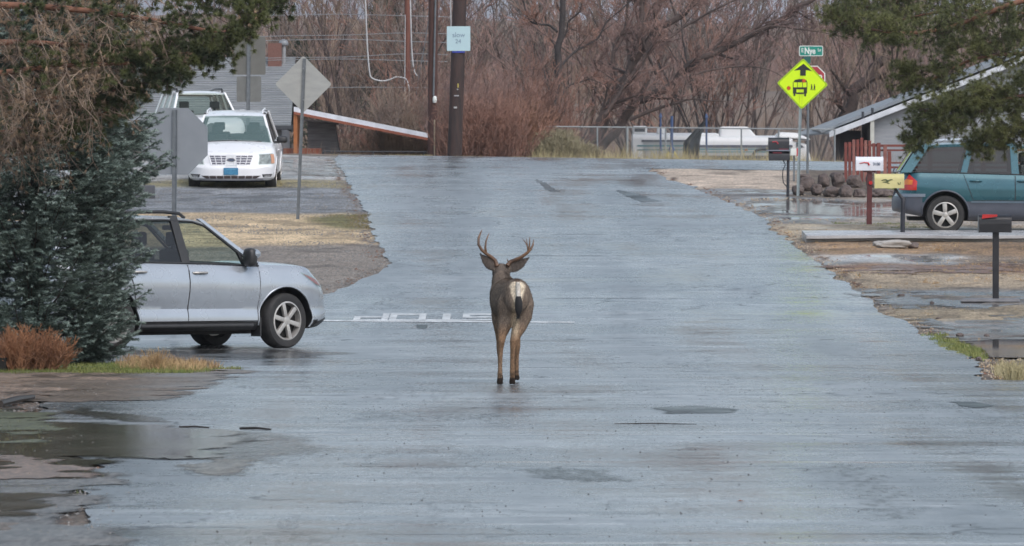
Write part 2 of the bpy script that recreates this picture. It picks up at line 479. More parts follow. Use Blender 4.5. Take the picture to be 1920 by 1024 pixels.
vcr = t.math('MULTIPLY', t.ramp(vo.outputs['Distance'], .004, .012, 1, 0), t.ramp(t.noise(v, .9, 3), .5, .58))
sx = t.add('ShaderNodeSeparateXYZ'); tc = t.add('ShaderNodeTexCoord'); t.link(tc.outputs['Object'], sx.inputs[0])
X_, Y_ = sx.outputs[0], sx.outputs[1]
warp = t.ramp(t.noise(t.coord((.3, 0.0, 1)), 1.0, 5, .7), 0, 1, -.5, .5)
crk = None; wet = None
def lineat(y0, w, x0, x1, sl=0.0):
    yy = t.math('ADD', Y_, warp); yy = t.math('SUBTRACT', yy, t.math('MULTIPLY', X_, sl))
    d = t.math('ABSOLUTE', t.math('SUBTRACT', yy, y0))
    a = t.ramp(d, w * .5, w, 1, 0)
    b = t.math('MULTIPLY', t.math('GREATER_THAN', X_, x0), t.math('LESS_THAN', X_, x1))
    return t.math('MULTIPLY', a, b)
def PY(py): return P(960, py)[1]
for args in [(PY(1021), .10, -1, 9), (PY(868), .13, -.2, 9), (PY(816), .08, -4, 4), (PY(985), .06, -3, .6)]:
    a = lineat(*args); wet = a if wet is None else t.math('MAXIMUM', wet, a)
for args in [(PY(796), .045, .7, 1.35), (PY(742), .10, -3, 9, .01), (PY(905), .05, 1.2, 4), (PY(690), .09, -1.8, 5), (PY(640), .12, -2, 2), (PY(560), .12, -1.6, 3), (PY(876), .05, -4, 2), (PY(1004), .05, -2, 5), (PY(600), .10, 1, 4), (PY(480), .15, -1, 2), (PY(440), .14, 0, 3)]:
    a = lineat(*args); crk = a if crk is None else t.math('MAXIMUM', crk, a)
crkn = t.math('MULTIPLY', crk, t.ramp(t.noise(t.coord((1, .2, 1)), 1.6, 3), .42, .55))
crkn = t.math('MAXIMUM', crkn, vcr)
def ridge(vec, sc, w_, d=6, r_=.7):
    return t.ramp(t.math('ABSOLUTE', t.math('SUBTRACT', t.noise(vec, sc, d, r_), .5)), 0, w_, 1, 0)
pale = t.math('MULTIPLY', ridge(t.coord((.10, 1.0, 1)), .55, .016), t.ramp(t.noise(t.coord((.4, .5, 1.3)), .6, 3), .45, .6))  # thin bright lines: sky mirrored in water, painted as lighter asphalt
glint2 = t.math('MULTIPLY', ridge(t.coord((.16, 1.0, 2)), 1.7, .03), t.ramp(t.noise(t.coord((.4, .3, 2.3)), .5, 3), .45, .6, 0, .7))
dk = t.math('MULTIPLY', ridge(t.coord((.12, 1.0, 3)), .9, .014), t.ramp(t.noise(t.coord((.5, .5, 3.3)), .7, 3), .5, .62))
dk2 = t.math('MULTIPLY', ridge(t.coord((.9, .10, 4)), .5, .012), t.ramp(t.noise(t.coord((.5, .3, 4.3)), .4, 3), .5, .6, 0, .8))
crkn = t.math('MAXIMUM', crkn, t.math('MULTIPLY', t.math('MAXIMUM', dk, dk2), .75))
sky_glint = t.math('MAXIMUM', t.math('MAXIMUM', pale, glint2), t.math('MULTIPLY', wet, .9))
vmx = t.mix(t.math('MULTIPLY', sky_glint, .9), vm.outputs[0], (.40, .42, .43))  # sky reflection on the wet lines mixed into the base colour
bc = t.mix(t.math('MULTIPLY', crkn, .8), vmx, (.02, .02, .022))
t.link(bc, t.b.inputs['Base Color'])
rgh = t.math('ADD', t.ramp(str_, .35, .65, .15, .36), t.ramp(big, .35, .65, -.07, .10))
rgh = t.math('ADD', rgh, t.ramp(track, .35, .65, -.09, .08))
rgh = t.math('ADD', rgh, t.ramp(fine, .3, .7, -.05, .05))
rgh = t.math('SUBTRACT', rgh, t.math('MULTIPLY', wet, .14))
rgh = t.math('MAXIMUM', rgh, .07)
t.b.inputs['Roughness'].default_value = .5
t.b.inputs['IOR'].default_value = 1.5
t.link(t.math('SUBTRACT', 1.0, t.math('MULTIPLY', crkn, .6)), t.b.inputs['Coat Weight'])
t.b.inputs['Coat IOR'].default_value = 1.5
t.link(rgh, t.b.inputs['Coat Roughness'])
hh = t.math('ADD', t.math('MULTIPLY', fine, .8), t.math('MULTIPLY', mid, 1.0))
bn = t.bump(hh, .14, .02); t.link(bn.outputs[0], t.b.inputs['Coat Normal'])
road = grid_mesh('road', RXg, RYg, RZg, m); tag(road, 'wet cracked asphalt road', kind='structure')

# puddle sheet across the left road edge
def blob(name, pts, m, dz, n=90, amp=.12, label=None, seed=1, step=.35):
    """flat irregular sheet whose outline passes photo-measured ground points, following the ground"""
    w_ = [P(*q) for q in pts]; N = len(w_); out = []
    for i in range(N):
        a = Vector(w_[i]); b = Vector(w_[(i + 1) % N]); L = (b - a).length; k = max(2, int(L / step))
        for j in range(k):
            q = a.lerp(b, j / k); nn = mnoise.noise(Vector((q.x * 2.1, q.y * 1.1, seed))) * amp
            out.append((q.x + nn, q.y + nn * 1.5))
    bm = bmesh.new(); vs = [bm.verts.new((x, y, 0)) for x, y in out]; bm.faces.new(vs)
    y0 = min(q[1] for q in out); y1 = max(q[1] for q in out); yy = y0 + .6
    while yy < y1:
        bmesh.ops.bisect_plane(bm, geom=bm.verts[:] + bm.edges[:] + bm.faces[:], plane_co=(0, yy, 0), plane_no=(0, 1, 0)); yy += .6
    for v_ in bm.verts: v_.co.z = float(gz(v_.co.x, v_.co.y)) + dz
    bmesh.ops.triangulate(bm, faces=bm.faces)
    me = bpy.data.meshes.new(name); bm.to_mesh(me); bm.free(); me.materials.append(m)
    for p in me.polygons: p.use_smooth = True
    o = bpy.data.objects.new(name, me); link(o); return tag(o, label, kind='structure')
def film(name, pts, c, rough, label, alpha=1.0, soft=.25, dz=.010, seed=1, c2=None, amp=.35, stepx=.035, stepy=.16, brk=0.0, bmp=.02, kind='structure'):
    """thin sheet lying on the ground whose border fades out raggedly"""
    wp = [P(*q) for q in pts]; x0 = min(p[0] for p in wp) - soft; x1 = max(p[0] for p in wp) + soft; y0 = min(p[1] for p in wp) - soft * 2; y1 = max(p[1] for p in wp) + soft * 2
    X, Y = np.meshgrid(np.arange(x0, x1, stepx), np.arange(y0, y1, stepy))
    xx = X + (fbm(X, Y, 1.6, seed) - .5) * amp * 1.4; yy = Y + (fbm(X, Y, 1.1, seed + 3) - .5) * amp * 3.5
    ins = inpoly(xx, yy, wp); d = segdist(xx, yy / 2.0, [(p[0], p[1] / 2.0) for p in wp]); d = np.where(ins, d, -d)
    al = np.clip(d / soft * .5 + .5, 0, 1); al = np.clip(al * 1.6 - .8 * (1 - al) * fbm(X, Y, 5, seed + 5) - brk * smooth(.45, .6, fbm(X, Y, 2.5, seed + 7)), 0, 1) * alpha
    al[0] = al[-1] = 0; al[:, 0] = al[:, -1] = 0
    m, t = newmat(name); at = t.add('ShaderNodeAttribute', attribute_name='Col'); v = t.coord()
    c2 = c2 or tuple(q * .6 for q in c)
    cm = t.mix(t.ramp(t.noise(t.coord((1, .3, 1)), 3, 6, .7), .3, .7), c, c2)
    if 'wash' in name:
        gn = t.ramp(t.noise(t.coord((1, .16, 1)), 30, 4, .8), .3, .7, .25, 1.75); vs_ = t.add('ShaderNodeVectorMath', operation='SCALE'); t.link(cm, vs_.inputs[0]); t.link(gn, vs_.inputs['Scale']); cm = vs_.outputs[0]
    t.link(cm, t.b.inputs['Base Color'])
    t.link(t.ramp(t.noise(t.coord((.6, .5, 1)), 1.5, 5, .6), .3, .7, rough * .5, rough * 1.4), t.b.inputs['Roughness'])
    t.link(t.ramp(t.math('ADD', at.outputs['Fac'], t.ramp(t.noise(t.coord((1, .25, 1)), 14, 4, .7), .2, .8, -.25, .25)), .25, .75), t.b.inputs['Alpha'])
    t.bump(t.noise(t.coord((1, .4, 1)), 12, 4), bmp, .01)
    A = np.repeat(al[..., None], 4, 2); A[..., 3] = 1
    return tag(grid_mesh(name, X, Y, gz(X, Y) + dz, m, {'Col': A}), label, kind=kind)
film('puddle', [(70, 790), (230, 797), (340, 800), (430, 815), (450, 838), (400, 856), (330, 862), (230, 852), (150, 856), (190, 890), (110, 905), (-120, 905), (-120, 792)], (.10, .083, .058), .12, 'muddy brown puddle over the left road edge', 1, .30, .012, 3, amp=.6)
film('puddle', [(380, 806), (520, 812), (640, 838), (540, 862), (420, 868), (380, 850)], (.15, .135, .12), .2, 'shallow puddle film spreading onto the asphalt', .5, .5, .008, 5)
film('puddle', [(-120, 930), (40, 930), (90, 950), (40, 975), (-120, 975)], (.10, .083, .06), .14, 'small puddle in gravel at bottom left', .9, .2, .012, 8, amp=.5)
film('puddle', [(120, 765), (260, 782), (330, 795), (240, 792), (140, 782)], (.10, .09, .08), .15, 'thin puddle film at the pavement end', .7, .15, .008, 12)
film('gravel_wash', [(-120, 850), (150, 862), (215, 885), (215, 930), (190, 980), (175, 1100), (-120, 1100)], (.15, .14, .13), .4, 'pebbly wash over the ragged near road edge', 1, .22, .009, 14, brk=.9, kind='stuff', bmp=.5)
film('gravel_wash', [(40, 700), (360, 700), (440, 692), (470, 697), (330, 750), (120, 757), (40, 756)], (.17, .13, .10), .45, 'brown grit washed across the side street corner', 1, .3, .009, 16, brk=.8, kind='stuff', bmp=.5)
film('gravel_wash', [(350, 862), (470, 865), (520, 872), (420, 895), (330, 885)], (.20, .18, .15), .4, 'tan silt below the brown puddle', .75, .25, .007, 18, brk=.8, kind='stuff', bmp=.4)
film('road_patch', [(1230, 766), (1300, 762), (1380, 768), (1370, 776), (1250, 777)], (.055, .06, .055), .4, 'dark patch right of the deer on the near asphalt', .8, .14, .007, 21, amp=.1)
film('road_patch', [(1788, 754), (1830, 755), (1862, 763), (1830, 767), (1795, 763)], (.03, .035, .03), .4, 'dark pothole at the right of the near asphalt', 1, .04, .007, 22, amp=.1)
film('road_patch', [(1155, 357), (1190, 362), (1235, 378), (1210, 380), (1180, 370)], (.05, .055, .055), .4, 'long dark wet mark in the upper asphalt', .95, .08, .007, 23, amp=.15)
film('road_patch', [(1000, 336), (1018, 342), (1048, 360), (1030, 360)], (.07, .065, .06), .4, 'short dark wet mark in the upper asphalt', .9, .06, .007, 24, amp=.12)
film('road_patch', [(780, 609), (800, 611), (798, 617), (784, 616)], (.04, .045, .04), .4, 'small dark chip in front of the stop line', 1, .03, .007, 25, amp=.05)
film('road_patch', [(1010, 878), (1130, 884), (1195, 903), (1060, 903), (960, 892)], (.085, .095, .088), .45, 'dull damp patch on the near asphalt', .45, .25, .007, 26, amp=.3)
film('road_patch', [(640, 770), (900, 772), (1050, 782), (900, 792), (650, 790)], (.085, .09, .092), .4, 'dull worn band across the near asphalt', .3, .35, .006, 27, amp=.5)
film('road_patch', [(1500, 860), (1640, 880), (1760, 960), (1700, 1000), (1560, 930)], (.10, .108, .105), .45, 'dull worn band at lower right of the asphalt', .3, .3, .006, 28, amp=.4)
film('road_patch', [(270, 655), (480, 655), (640, 662), (590, 672), (300, 676)], (.045, .045, .045), .18, 'wet asphalt below the silver car with its dark reflection painted in', .85, .5, .006, 29, amp=.5)  # soft dark reflection under the car put into the film colour
film('puddle', [(1470, 378), (1700, 378), (1700, 412), (1600, 408), (1420, 400)], (.16, .14, .13), .07, 'broad shallow puddle on the driveway by the mailboxes', .8, .4, .012, 31, brk=.4)
film('puddle', [(530, 300), (630, 302), (640, 330), (600, 334), (530, 318)], (.3, .28, .26), .15, 'light wet sheen on the gravel turnout', .7, .4, .012, 33, brk=.4)
film('puddle', [(1812, 641), (1870, 638), (2050, 638), (2050, 672), (1856, 672)], (.05, .045, .04), .05, 'dark still puddle beyond the right road corner', 1, .12, .012, 35, amp=.25)
film('gravel_wash', [(1700, 596), (2050, 592), (2050, 640), (1800, 641)], (.13, .115, .10), .3, 'dark wet gravel above the right puddle', .8, .4, .009, 36, brk=.7, kind='stuff', bmp=.5)
film('gravel_wash', [(1540, 498), (2050, 492), (2050, 515), (1570, 512)], (.20, .11, .07), .5, 'rusty wet leaf mat on the right verge', .8, .5, .009, 37, brk=.9, kind='stuff', bmp=.5)
film('gravel_wash', [(1600, 545), (2050, 545), (2050, 578), (1660, 580)], (.14, .125, .115), .25, 'wet dark gravel around the near mailbox', .8, .5, .009, 38, brk=.7, kind='stuff', bmp=.5)
film('gravel_wash', [(-60, 850), (100, 858), (170, 880), (150, 900), (-60, 905)], (.22, .15, .11), .4, 'pale wet leaves and grit inside the near puddle', .9, .3, .014, 39, brk=1.3, kind='stuff', bmp=.5)
film('gravel_wash', [(-60, 760), (90, 775), (120, 810), (60, 830), (-60, 835)], (.10, .105, .05), .4, 'mossy wet gravel left of the puddle', .9, .3, .014, 40, brk=1.1, kind='stuff', bmp=.5)
m_patch = M('grit_dark', (.04, .04, .04), .6)
# stop line and pavement lettering
m_line = M('road_paint', (.66, .68, .69), .4, (.34, .35, .355), 7, lo=.35, hi=.7, rvar=.1, stretch=(1, .4, 1))
def ground_mesh(name, o_mesh, m, dz, label):
    for v_ in o_mesh.vertices: v_.co.z = float(gz(v_.co.x, v_.co.y)) + dz
    o_mesh.materials.clear(); o_mesh.materials.append(m)
    o = bpy.data.objects.new(name, o_mesh); link(o); return tag(o, label, kind='structure')
xa, ya = P(575, 601); xb, yb = P(1078, 607)
mb = MB(); n = 20
yc = P(960, 604.5)[1]
mb.grid(lambda a, b: (xa + (xb - xa) * a, yc + .35 - .45 * a + .36 * (b - .5), 0), n, 2)
ln = mb.build('stop_line', m_line, fixn=False)
for v_ in ln.data.vertices: v_.co.z = float(gz(v_.co.x, v_.co.y)) + .008
tag(ln, 'white stop line painted across the lane', kind='structure')
# STOP seen from behind (upside down and reversed)
def stroke_letters():
    S = {'O': [(0, 0), (1, 0), (1, 1), (0, 1), (0, 0)], 'T': [(0, 1), (1, 1), None, (.5, 1), (.5, 0)], 'P': [(0, 0), (0, 1), (1, 1), (1, .5), (0, .5)], 'S': [(0, 0), (1, 0), (1, .5), (0, .5), (0, 1), (1, 1)]}
    return S
y_near = P(960, 602)[1] ; y_near = P(960, 601.0)[1]; y_far = P(960, 590.5)[1]
for ch, xa_, xb_ in (('P', 670, 722), ('O', 737, 792), ('T', 806, 868), ('S', 874, 930)):
    X0, X1 = PX(xa_, y_near + .5), PX(xb_, y_near + .5)
    mb = MB(); wd = (X1 - X0) * .24; wl = (y_far - y_near) * .24
    seq = stroke_letters()[ch]; prev = None; kk = 0
    for q in seq:
        if q is None: prev = None; continue
        if prev is not None:
            a = (X1 - (X1 - X0) * prev[0], y_far - (y_far - y_near) * prev[1]); b = (X1 - (X1 - X0) * q[0], y_far - (y_far - y_near) * q[1])
            x0, x1 = sorted((a[0], b[0])); y0, y1 = sorted((a[1], b[1]))
            hz = kk * .0006; kk += 1
            mb.add([(x0 - wd / 2, y0 - wl / 2, hz), (x1 + wd / 2, y0 - wl / 2, hz), (x1 + wd / 2, y1 + wl / 2, hz), (x0 - wd / 2, y1 + wl / 2, hz)], [(0, 1, 2, 3)])
        prev = q
    lt = mb.build('stop_letter', m_line, fixn=False)
    for v_ in lt.data.vertices: v_.co.z = float(gz(v_.co.x, v_.co.y)) + .008 + v_.co.z
    tag(lt, 'white painted road letter %s, upside down' % ch, kind='structure')

# scattered stones, leaves and twigs on the verges
def scatter(name, n, region, size, m, label, dz=0.0, seed=0, cond=None, flat=.6):
    r = np.random.default_rng(seed); T = []
    x0, x1, y0, y1 = region
    x = r.uniform(x0, x1, n); y = r.uniform(y0, y1, n)
    if cond is not None:
        k_ = cond(x, y); x, y = x[k_], y[k_]
    z = gz(x, y) + dz; s = size * r.uniform(.4, 1.4, len(x))
    c = np.stack([x, y, z], 1)
    V = []
    for k_ in range(5):
        a = 2 * math.pi * k_ / 5 + r.uniform(0, .8, len(x)); rd = s * r.uniform(.6, 1.1, len(x))
        V.append(c + np.stack([np.cos(a) * rd, np.sin(a) * rd, -s * .2], 1))
    top = c + np.stack([r.uniform(-.3, .3, len(x)) * s, r.uniform(-.3, .3, len(x)) * s, s * flat], 1)
    for k_ in range(5): T.append(np.stack([V[k_], V[(k_ + 1) % 5], top], 1))
    o = tris(name, np.concatenate(T), m); return tag(o, label, kind='stuff')
offroad = lambda x, y: ((x < xl(y)) | (x > xr(y)))
m_peb = M('pebble_grey', (.22, .21, .20), .5, (.10, .095, .09), 9)
m_pebt = M('pebble_tan', (.40, .33, .25), .6, (.22, .17, .12), 9)
m_leaf = M('leaf_litter', (.17, .08, .045), .7, (.09, .055, .035), 6)
scatter('gravel', 26000, (-11, -2, 86, 125), .022, m_peb, 'loose grey gravel on the left verge', seed=1, cond=lambda x, y: offroad(x, y))
scatter('gravel', 22000, (3, 11, 58, 120), .02, m_pebt, 'loose tan gravel on the right verge', seed=2, cond=lambda x, y: offroad(x, y) & (x > xr(y)))
scatter('gravel', 9000, (-7, -1.8, 27, 60), .012, m_peb, 'small wet stones at the near left edge', seed=3, cond=lambda x, y: (x < xl(y) + .15))
scatter('gravel', 900, (-4.5, 4, 28, 60), .007, m_patch, 'scattered dark grit on the asphalt', seed=4, flat=.8, dz=.005)
scatter('leaf_litter', 14000, (-7, 9, 60, 138), .035, m_leaf, 'reddish dead leaves along the road edge', seed=5, cond=lambda x, y: offroad(x, y) & (np.minimum(np.abs(x - xl(y)), np.abs(x - xr(y))) < .45) & (fbm(x, y, .6, 71) > .45), flat=.35)
scatter('gravel', 2500, (-6, -1.6, 27, 56), .008, m_peb, 'pale pebbles and leaf bits at the near left edge', seed=9, cond=lambda x, y: (x < xl(y) + .25) & (fbm(x, y, 1.2, 75) > .5), dz=.012)
scatter('leaf_litter', 2500, (-6, -2.4, 27, 63), .02, m_leaf, 'brown dead leaves in the near left gravel', seed=6, cond=lambda x, y: (x < xl(y) + .3) & (fbm(x, y, .8, 72) > .5), flat=.3)

# grass
m_grass = M('grass_green', (.14, .19, .045), .7, (.22, .22, .07), 3)
m_gdull = M('grass_dull', (.16, .15, .07), .8, (.22, .17, .09), 3)
m_gwet = M('grass_wet', (.09, .13, .04), .6, (.17, .15, .07), 5)
m_gdry = M('grass_dry', (.50, .36, .19), .8, (.30, .18, .09), 3)
m_gold = M('grass_straw', (.46, .40, .24), .8, (.28, .25, .13), 3)
def grass(name, pts, m, h, label, n, lean=.35, seed=0, wdt=.006, kind='stuff', cat=None, grp=None):
    """pts polygon in photo px; blades on the ground inside"""
    r = np.random.default_rng(seed); wp = [P(*q) for q in pts]
    xs = [p[0] for p in wp]; ys_ = [p[1] for p in wp]
    x = r.uniform(min(xs), max(xs), n * 3); y = r.uniform(min(ys_), max(ys_), n * 3)
    xx = x + (fbm(x, y, 2, seed) - .5) * .5; yy = y + (fbm(x, y, 2, seed + 4) - .5) * 1.2
    kx = inpoly(xx, yy, wp) & (fbm(x, y, 3, seed + 9) > .36); x, y = x[kx][:n], y[kx][:n]
    b = np.stack([x, y, gz(x, y) - .01], 1); hh_ = h * r.uniform(.4, 1.2, (len(x), 1))
    d = unit(np.stack([r.normal(0, lean, len(x)), r.normal(0, lean, len(x)), np.ones(len(x))], 1))
    sd = unit(np.stack([r.normal(size=len(x)), r.normal(size=len(x)), x * 0], 1)) * wdt
    o = tris(name, np.stack([b - sd, b + sd, b + d * hh_], 1), m)
    return tag(o, label, cat, grp, kind)
grass('grass', [(0, 682), (270, 682), (330, 690), (460, 693), (330, 702), (0, 702)], m_grass, .06, 'short green grass below the spruce', 14000, .6, 1, .006)
grass('grass', [(230, 672), (330, 678), (440, 690), (330, 699), (240, 696)], m_gdry, .12, 'dry tan grass at the side street corner', 2600, .6, 2, .005)
grass('grass', [(575, 406), (690, 402), (692, 430), (610, 427)], m_gdull, .04, 'short dull grass beside the road', 3500, .5, 3, .01)
grass('grass', [(1740, 625), (1800, 640), (1860, 668), (1840, 676), (1800, 664)], m_grass, .06, 'green tufts at the right road edge', 3500, .6, 4, .007)
grass('grass', [(1888, 692), (1990, 692), (1990, 713), (1888, 713)], m_gold, .14, 'straw coloured grass at the right road corner', 2500, .4, 5, .005)
grass('grass', [(1655, 334), (1720, 334), (1720, 372), (1660, 372)], m_grass, .05, 'green lawn strip behind the rocks', 6000, .5, 6, .012)
grass('grass', [(1560, 418), (1760, 420), (1760, 430), (1590, 428)], m_grass, .05, 'dull grass by the red mailbox post', 2500, .5, 7, .01)
grass('grass', [(-60, 850), (110, 862), (190, 890), (150, 935), (-60, 940)], m_gwet, .035, 'sparse wet grass in the near puddle', 1500, .9, 8, .004)
grass('grass', [(-60, 770), (30, 785), (110, 815), (60, 850), (-60, 850)], m_gwet, .04, 'wet grass left of the puddle', 2600, .9, 9, .004)
grass('grass', [(1660, 455), (1920, 462), (1920, 510), (1700, 500)], m_gdry, .03, 'flattened rusty grass on the right verge', 3500, 1.2, 10, .01)
grass('grass', [(340, 336), (530, 336), (530, 350), (340, 350)], m_gold, .05, 'dull yellow grass beneath the minivan', 4000, .7, 11, .012)

def strip_grass(x0, x1, y0, y1, n, h, m, label, seed, wd=.008):
    r = np.random.default_rng(seed); x = r.uniform(x0, x1, n); y = r.uniform(y0, y1, n); k_ = fbm(x, y * .3, 1.3, seed) > .42; x, y = x[k_], y[k_]
    b = np.stack([x, y, gz(x, y) - .02], 1); hh_ = h * r.uniform(.3, 1.2, (len(x), 1)) * (.4 + 1.4 * fbm(x, y, .9, seed + 2)[:, None]); d = unit(np.stack([r.normal(0, .35, len(x)), r.normal(0, .3, len(x)), np.ones(len(x))], 1)); sd = unit(np.stack([np.ones(len(x)), r.normal(0, .3, len(x)), x * 0], 1)) * wd
    tag(tris('grass', np.stack([b - sd, b + sd, b + d * hh_], 1), m), label, kind='stuff')
def tufts(name, n, region, h, m, label, seed):
    r = np.random.default_rng(seed); x = r.uniform(region[0], region[1], n); y = r.uniform(region[2], region[3], n); k_ = (fbm(x, y, .5, seed) > .56) & (x > xr(y) + .08); x, y = x[k_], y[k_]
    x = np.repeat(x, 9) + r.normal(0, .03, len(x) * 9); y = np.repeat(y, 9) + r.normal(0, .05, len(y) * 9)
    b = np.stack([x, y, gz(x, y) - .01], 1); d = unit(np.stack([r.normal(0, .6, len(x)), r.normal(0, .5, len(x)), np.ones(len(x))], 1)); sd = unit(np.stack([np.ones(len(x)), r.normal(0, .3, len(x)), x * 0], 1)) * .005
    tag(tris(name, np.stack([b - sd, b + sd, b + d * h * r.uniform(.4, 1.2, (len(x), 1))], 1), m), label, kind='stuff')
tufts('grass', 2600, (3, 10, 58, 105), .06, m_gdry, 'sparse dead tufts over the right verge', 301)
tufts('grass', 1600, (3, 10, 58, 105), .05, m_gdull, 'sparse dull green tufts over the right verge', 302)
strip_grass(-4.6, 10, 141.6, 143.2, 9000, .07, m_gold, 'thin straw grass along the far road edge', 201)
strip_grass(.5, 8.5, 145, 148, 4000, .5, m_gold, 'dry weeds at the foot of the wire fence', 202)
# ------------------------------------------------------------------ damp air
hz = MB().box((-420, -12, -6), (420, 3400, 420)).build('haze', bpy.data.materials.new('haze_air'))
hm = hz.data.materials[0]; hm.use_nodes = True; hm.node_tree.nodes.clear()
ho = hm.node_tree.nodes.new('ShaderNodeOutputMaterial'); hv = hm.node_tree.nodes.new('ShaderNodeVolumePrincipled')
hv.inputs['Density'].default_value = .00016; hv.inputs['Color'].default_value = (.86, .89, .95, 1); hv.inputs['Anisotropy'].default_value = .2
hm.node_tree.links.new(hv.outputs[0], ho.inputs['Volume']); tag(hz, 'thin damp haze over the street', kind='stuff')
# ------------------------------------------------------------------ cars
m_rub = M('tyre_rubber', (.018, .018, .02), .7, (.03, .03, .03), 20, bump=.2, bscale=80)
m_blackp = M('black_plastic', (.02, .021, .024), .45, (.03, .03, .032), 10)
m_dark = M('dark_interior', (.012, .012, .013), .8)
m_chrome = M('bright_metal', (.6, .6, .62), .25, (.5, .5, .52), 10, metal=.9)
m_alloy = M('alloy', (.50, .49, .47), .35, (.40, .39, .38), 10, metal=.4)
m_seat = M('seat_fabric', (.06, .06, .065), .9)
m_red = M('red_lens', (.55, .02, .015), .15, (.4, .015, .012), 10, coat=.5)
m_amber = M('amber_lens', (.75, .22, .02), .15, (.6, .16, .02), 10, coat=.5)
m_seam = M('panel_gap', (.03, .03, .035), .7)
m_blue = M('plate_blue', (.03, .16, .30), .5, (.06, .24, .40), 30)
def glass(name, c, tr=.6, rough=.03):
    m, t = newmat(name); b = t.b
    b.inputs['Base Color'].default_value = c + (1,); b.inputs['Roughness'].default_value = rough
    b.inputs['Specular IOR Level'].default_value = .6
    tb = t.add('ShaderNodeBsdfTransparent'); tb.inputs[0].default_value = (.90, .97, .92, 1)
    mx = t.add('ShaderNodeMixShader'); lw = t.add('ShaderNodeLayerWeight'); lw.inputs['Blend'].default_value = .5
    f = t.math('MAXIMUM', t.math('MULTIPLY', t.math('POWER', lw.outputs['Facing'], 4.0), .9), 1 - tr)
    t.link(f, mx.inputs[0]); t.link(tb.outputs[0], mx.inputs[1]); t.link(b.outputs[0], mx.inputs[2])
    t.link(mx.outputs[0], t.n['Material Output'].inputs['Surface']); return m
g_clear = glass('car_glass', (.05, .06, .06), .9)
g_tint = glass('tinted_glass', (.012, .014, .018), .25)
g_wind = glass('windscreen_glass', (.13, .20, .20), .45, .08)
g_lamp = glass('lamp_glass', (.5, .52, .55), .8, .05)

def wheel(parent, x, y, rt, wt_, side, ns, rim_r, steer=0.0, dark_rim=False, style='spoke', spoke_w=.06):
    wh = bpy.data.objects.new('wheel', None); col.objects.link(wh); wh.parent = parent; wh.location = (x, y, rt)
    wh.rotation_euler = (0, 0, steer + (0 if side > 0 else math.pi))  # local +y = outward
    h = wt_ / 2
    mb = MB(); prof = [(rim_r * .98, -h), (rt * .93, -h), (rt * .985, -h * .8), (rt, -h * .55), (rt, h * .55), (rt * .985, h * .8), (rt * .93, h * 1.0), (rim_r * 1.12, h * 1.04), (rim_r, h * .96)]
    mb.lathe(prof, 40); mb.build('tyre', m_rub, wh, smooth=40)
    mb = MB(); mb.lathe([(rim_r * 1.005, h * .97), (rim_r * .93, h * 1.02), (rim_r * .90, h * .6), (rim_r * .88, -h * .5), (0.001, -h * .5)], 40)
    rim = mb.build('rim', [m_alloy], wh, smooth=40)
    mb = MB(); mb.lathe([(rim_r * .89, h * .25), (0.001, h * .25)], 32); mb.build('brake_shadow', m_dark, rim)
    mb = MB()
    for k_ in range(ns):
        a = 2 * math.pi * k_ / ns + .25; ca, sa = math.cos(a), math.sin(a)
        r0, r1 = rim_r * .12, rim_r * .95; w0, w1 = spoke_w * 1.0, spoke_w * 1.15
        c_ = []
        for yy in (h * .55, h * .93):
            for (r_, w_) in ((r0, -w0), (r1, -w1), (r1, w1), (r0, w0)):
                c_.append((ca * r_ - sa * w_, yy, sa * r_ + ca * w_))
        mb.hull8(c_)
    mb.lathe([(rim_r * .24, h * .5), (rim_r * .24, h * .9), (rim_r * .15, h * .98), (0.001, h * .98)], 20)
    mb.build('spokes', m_alloy, rim, smooth=30, bevel=.006)
    return wh

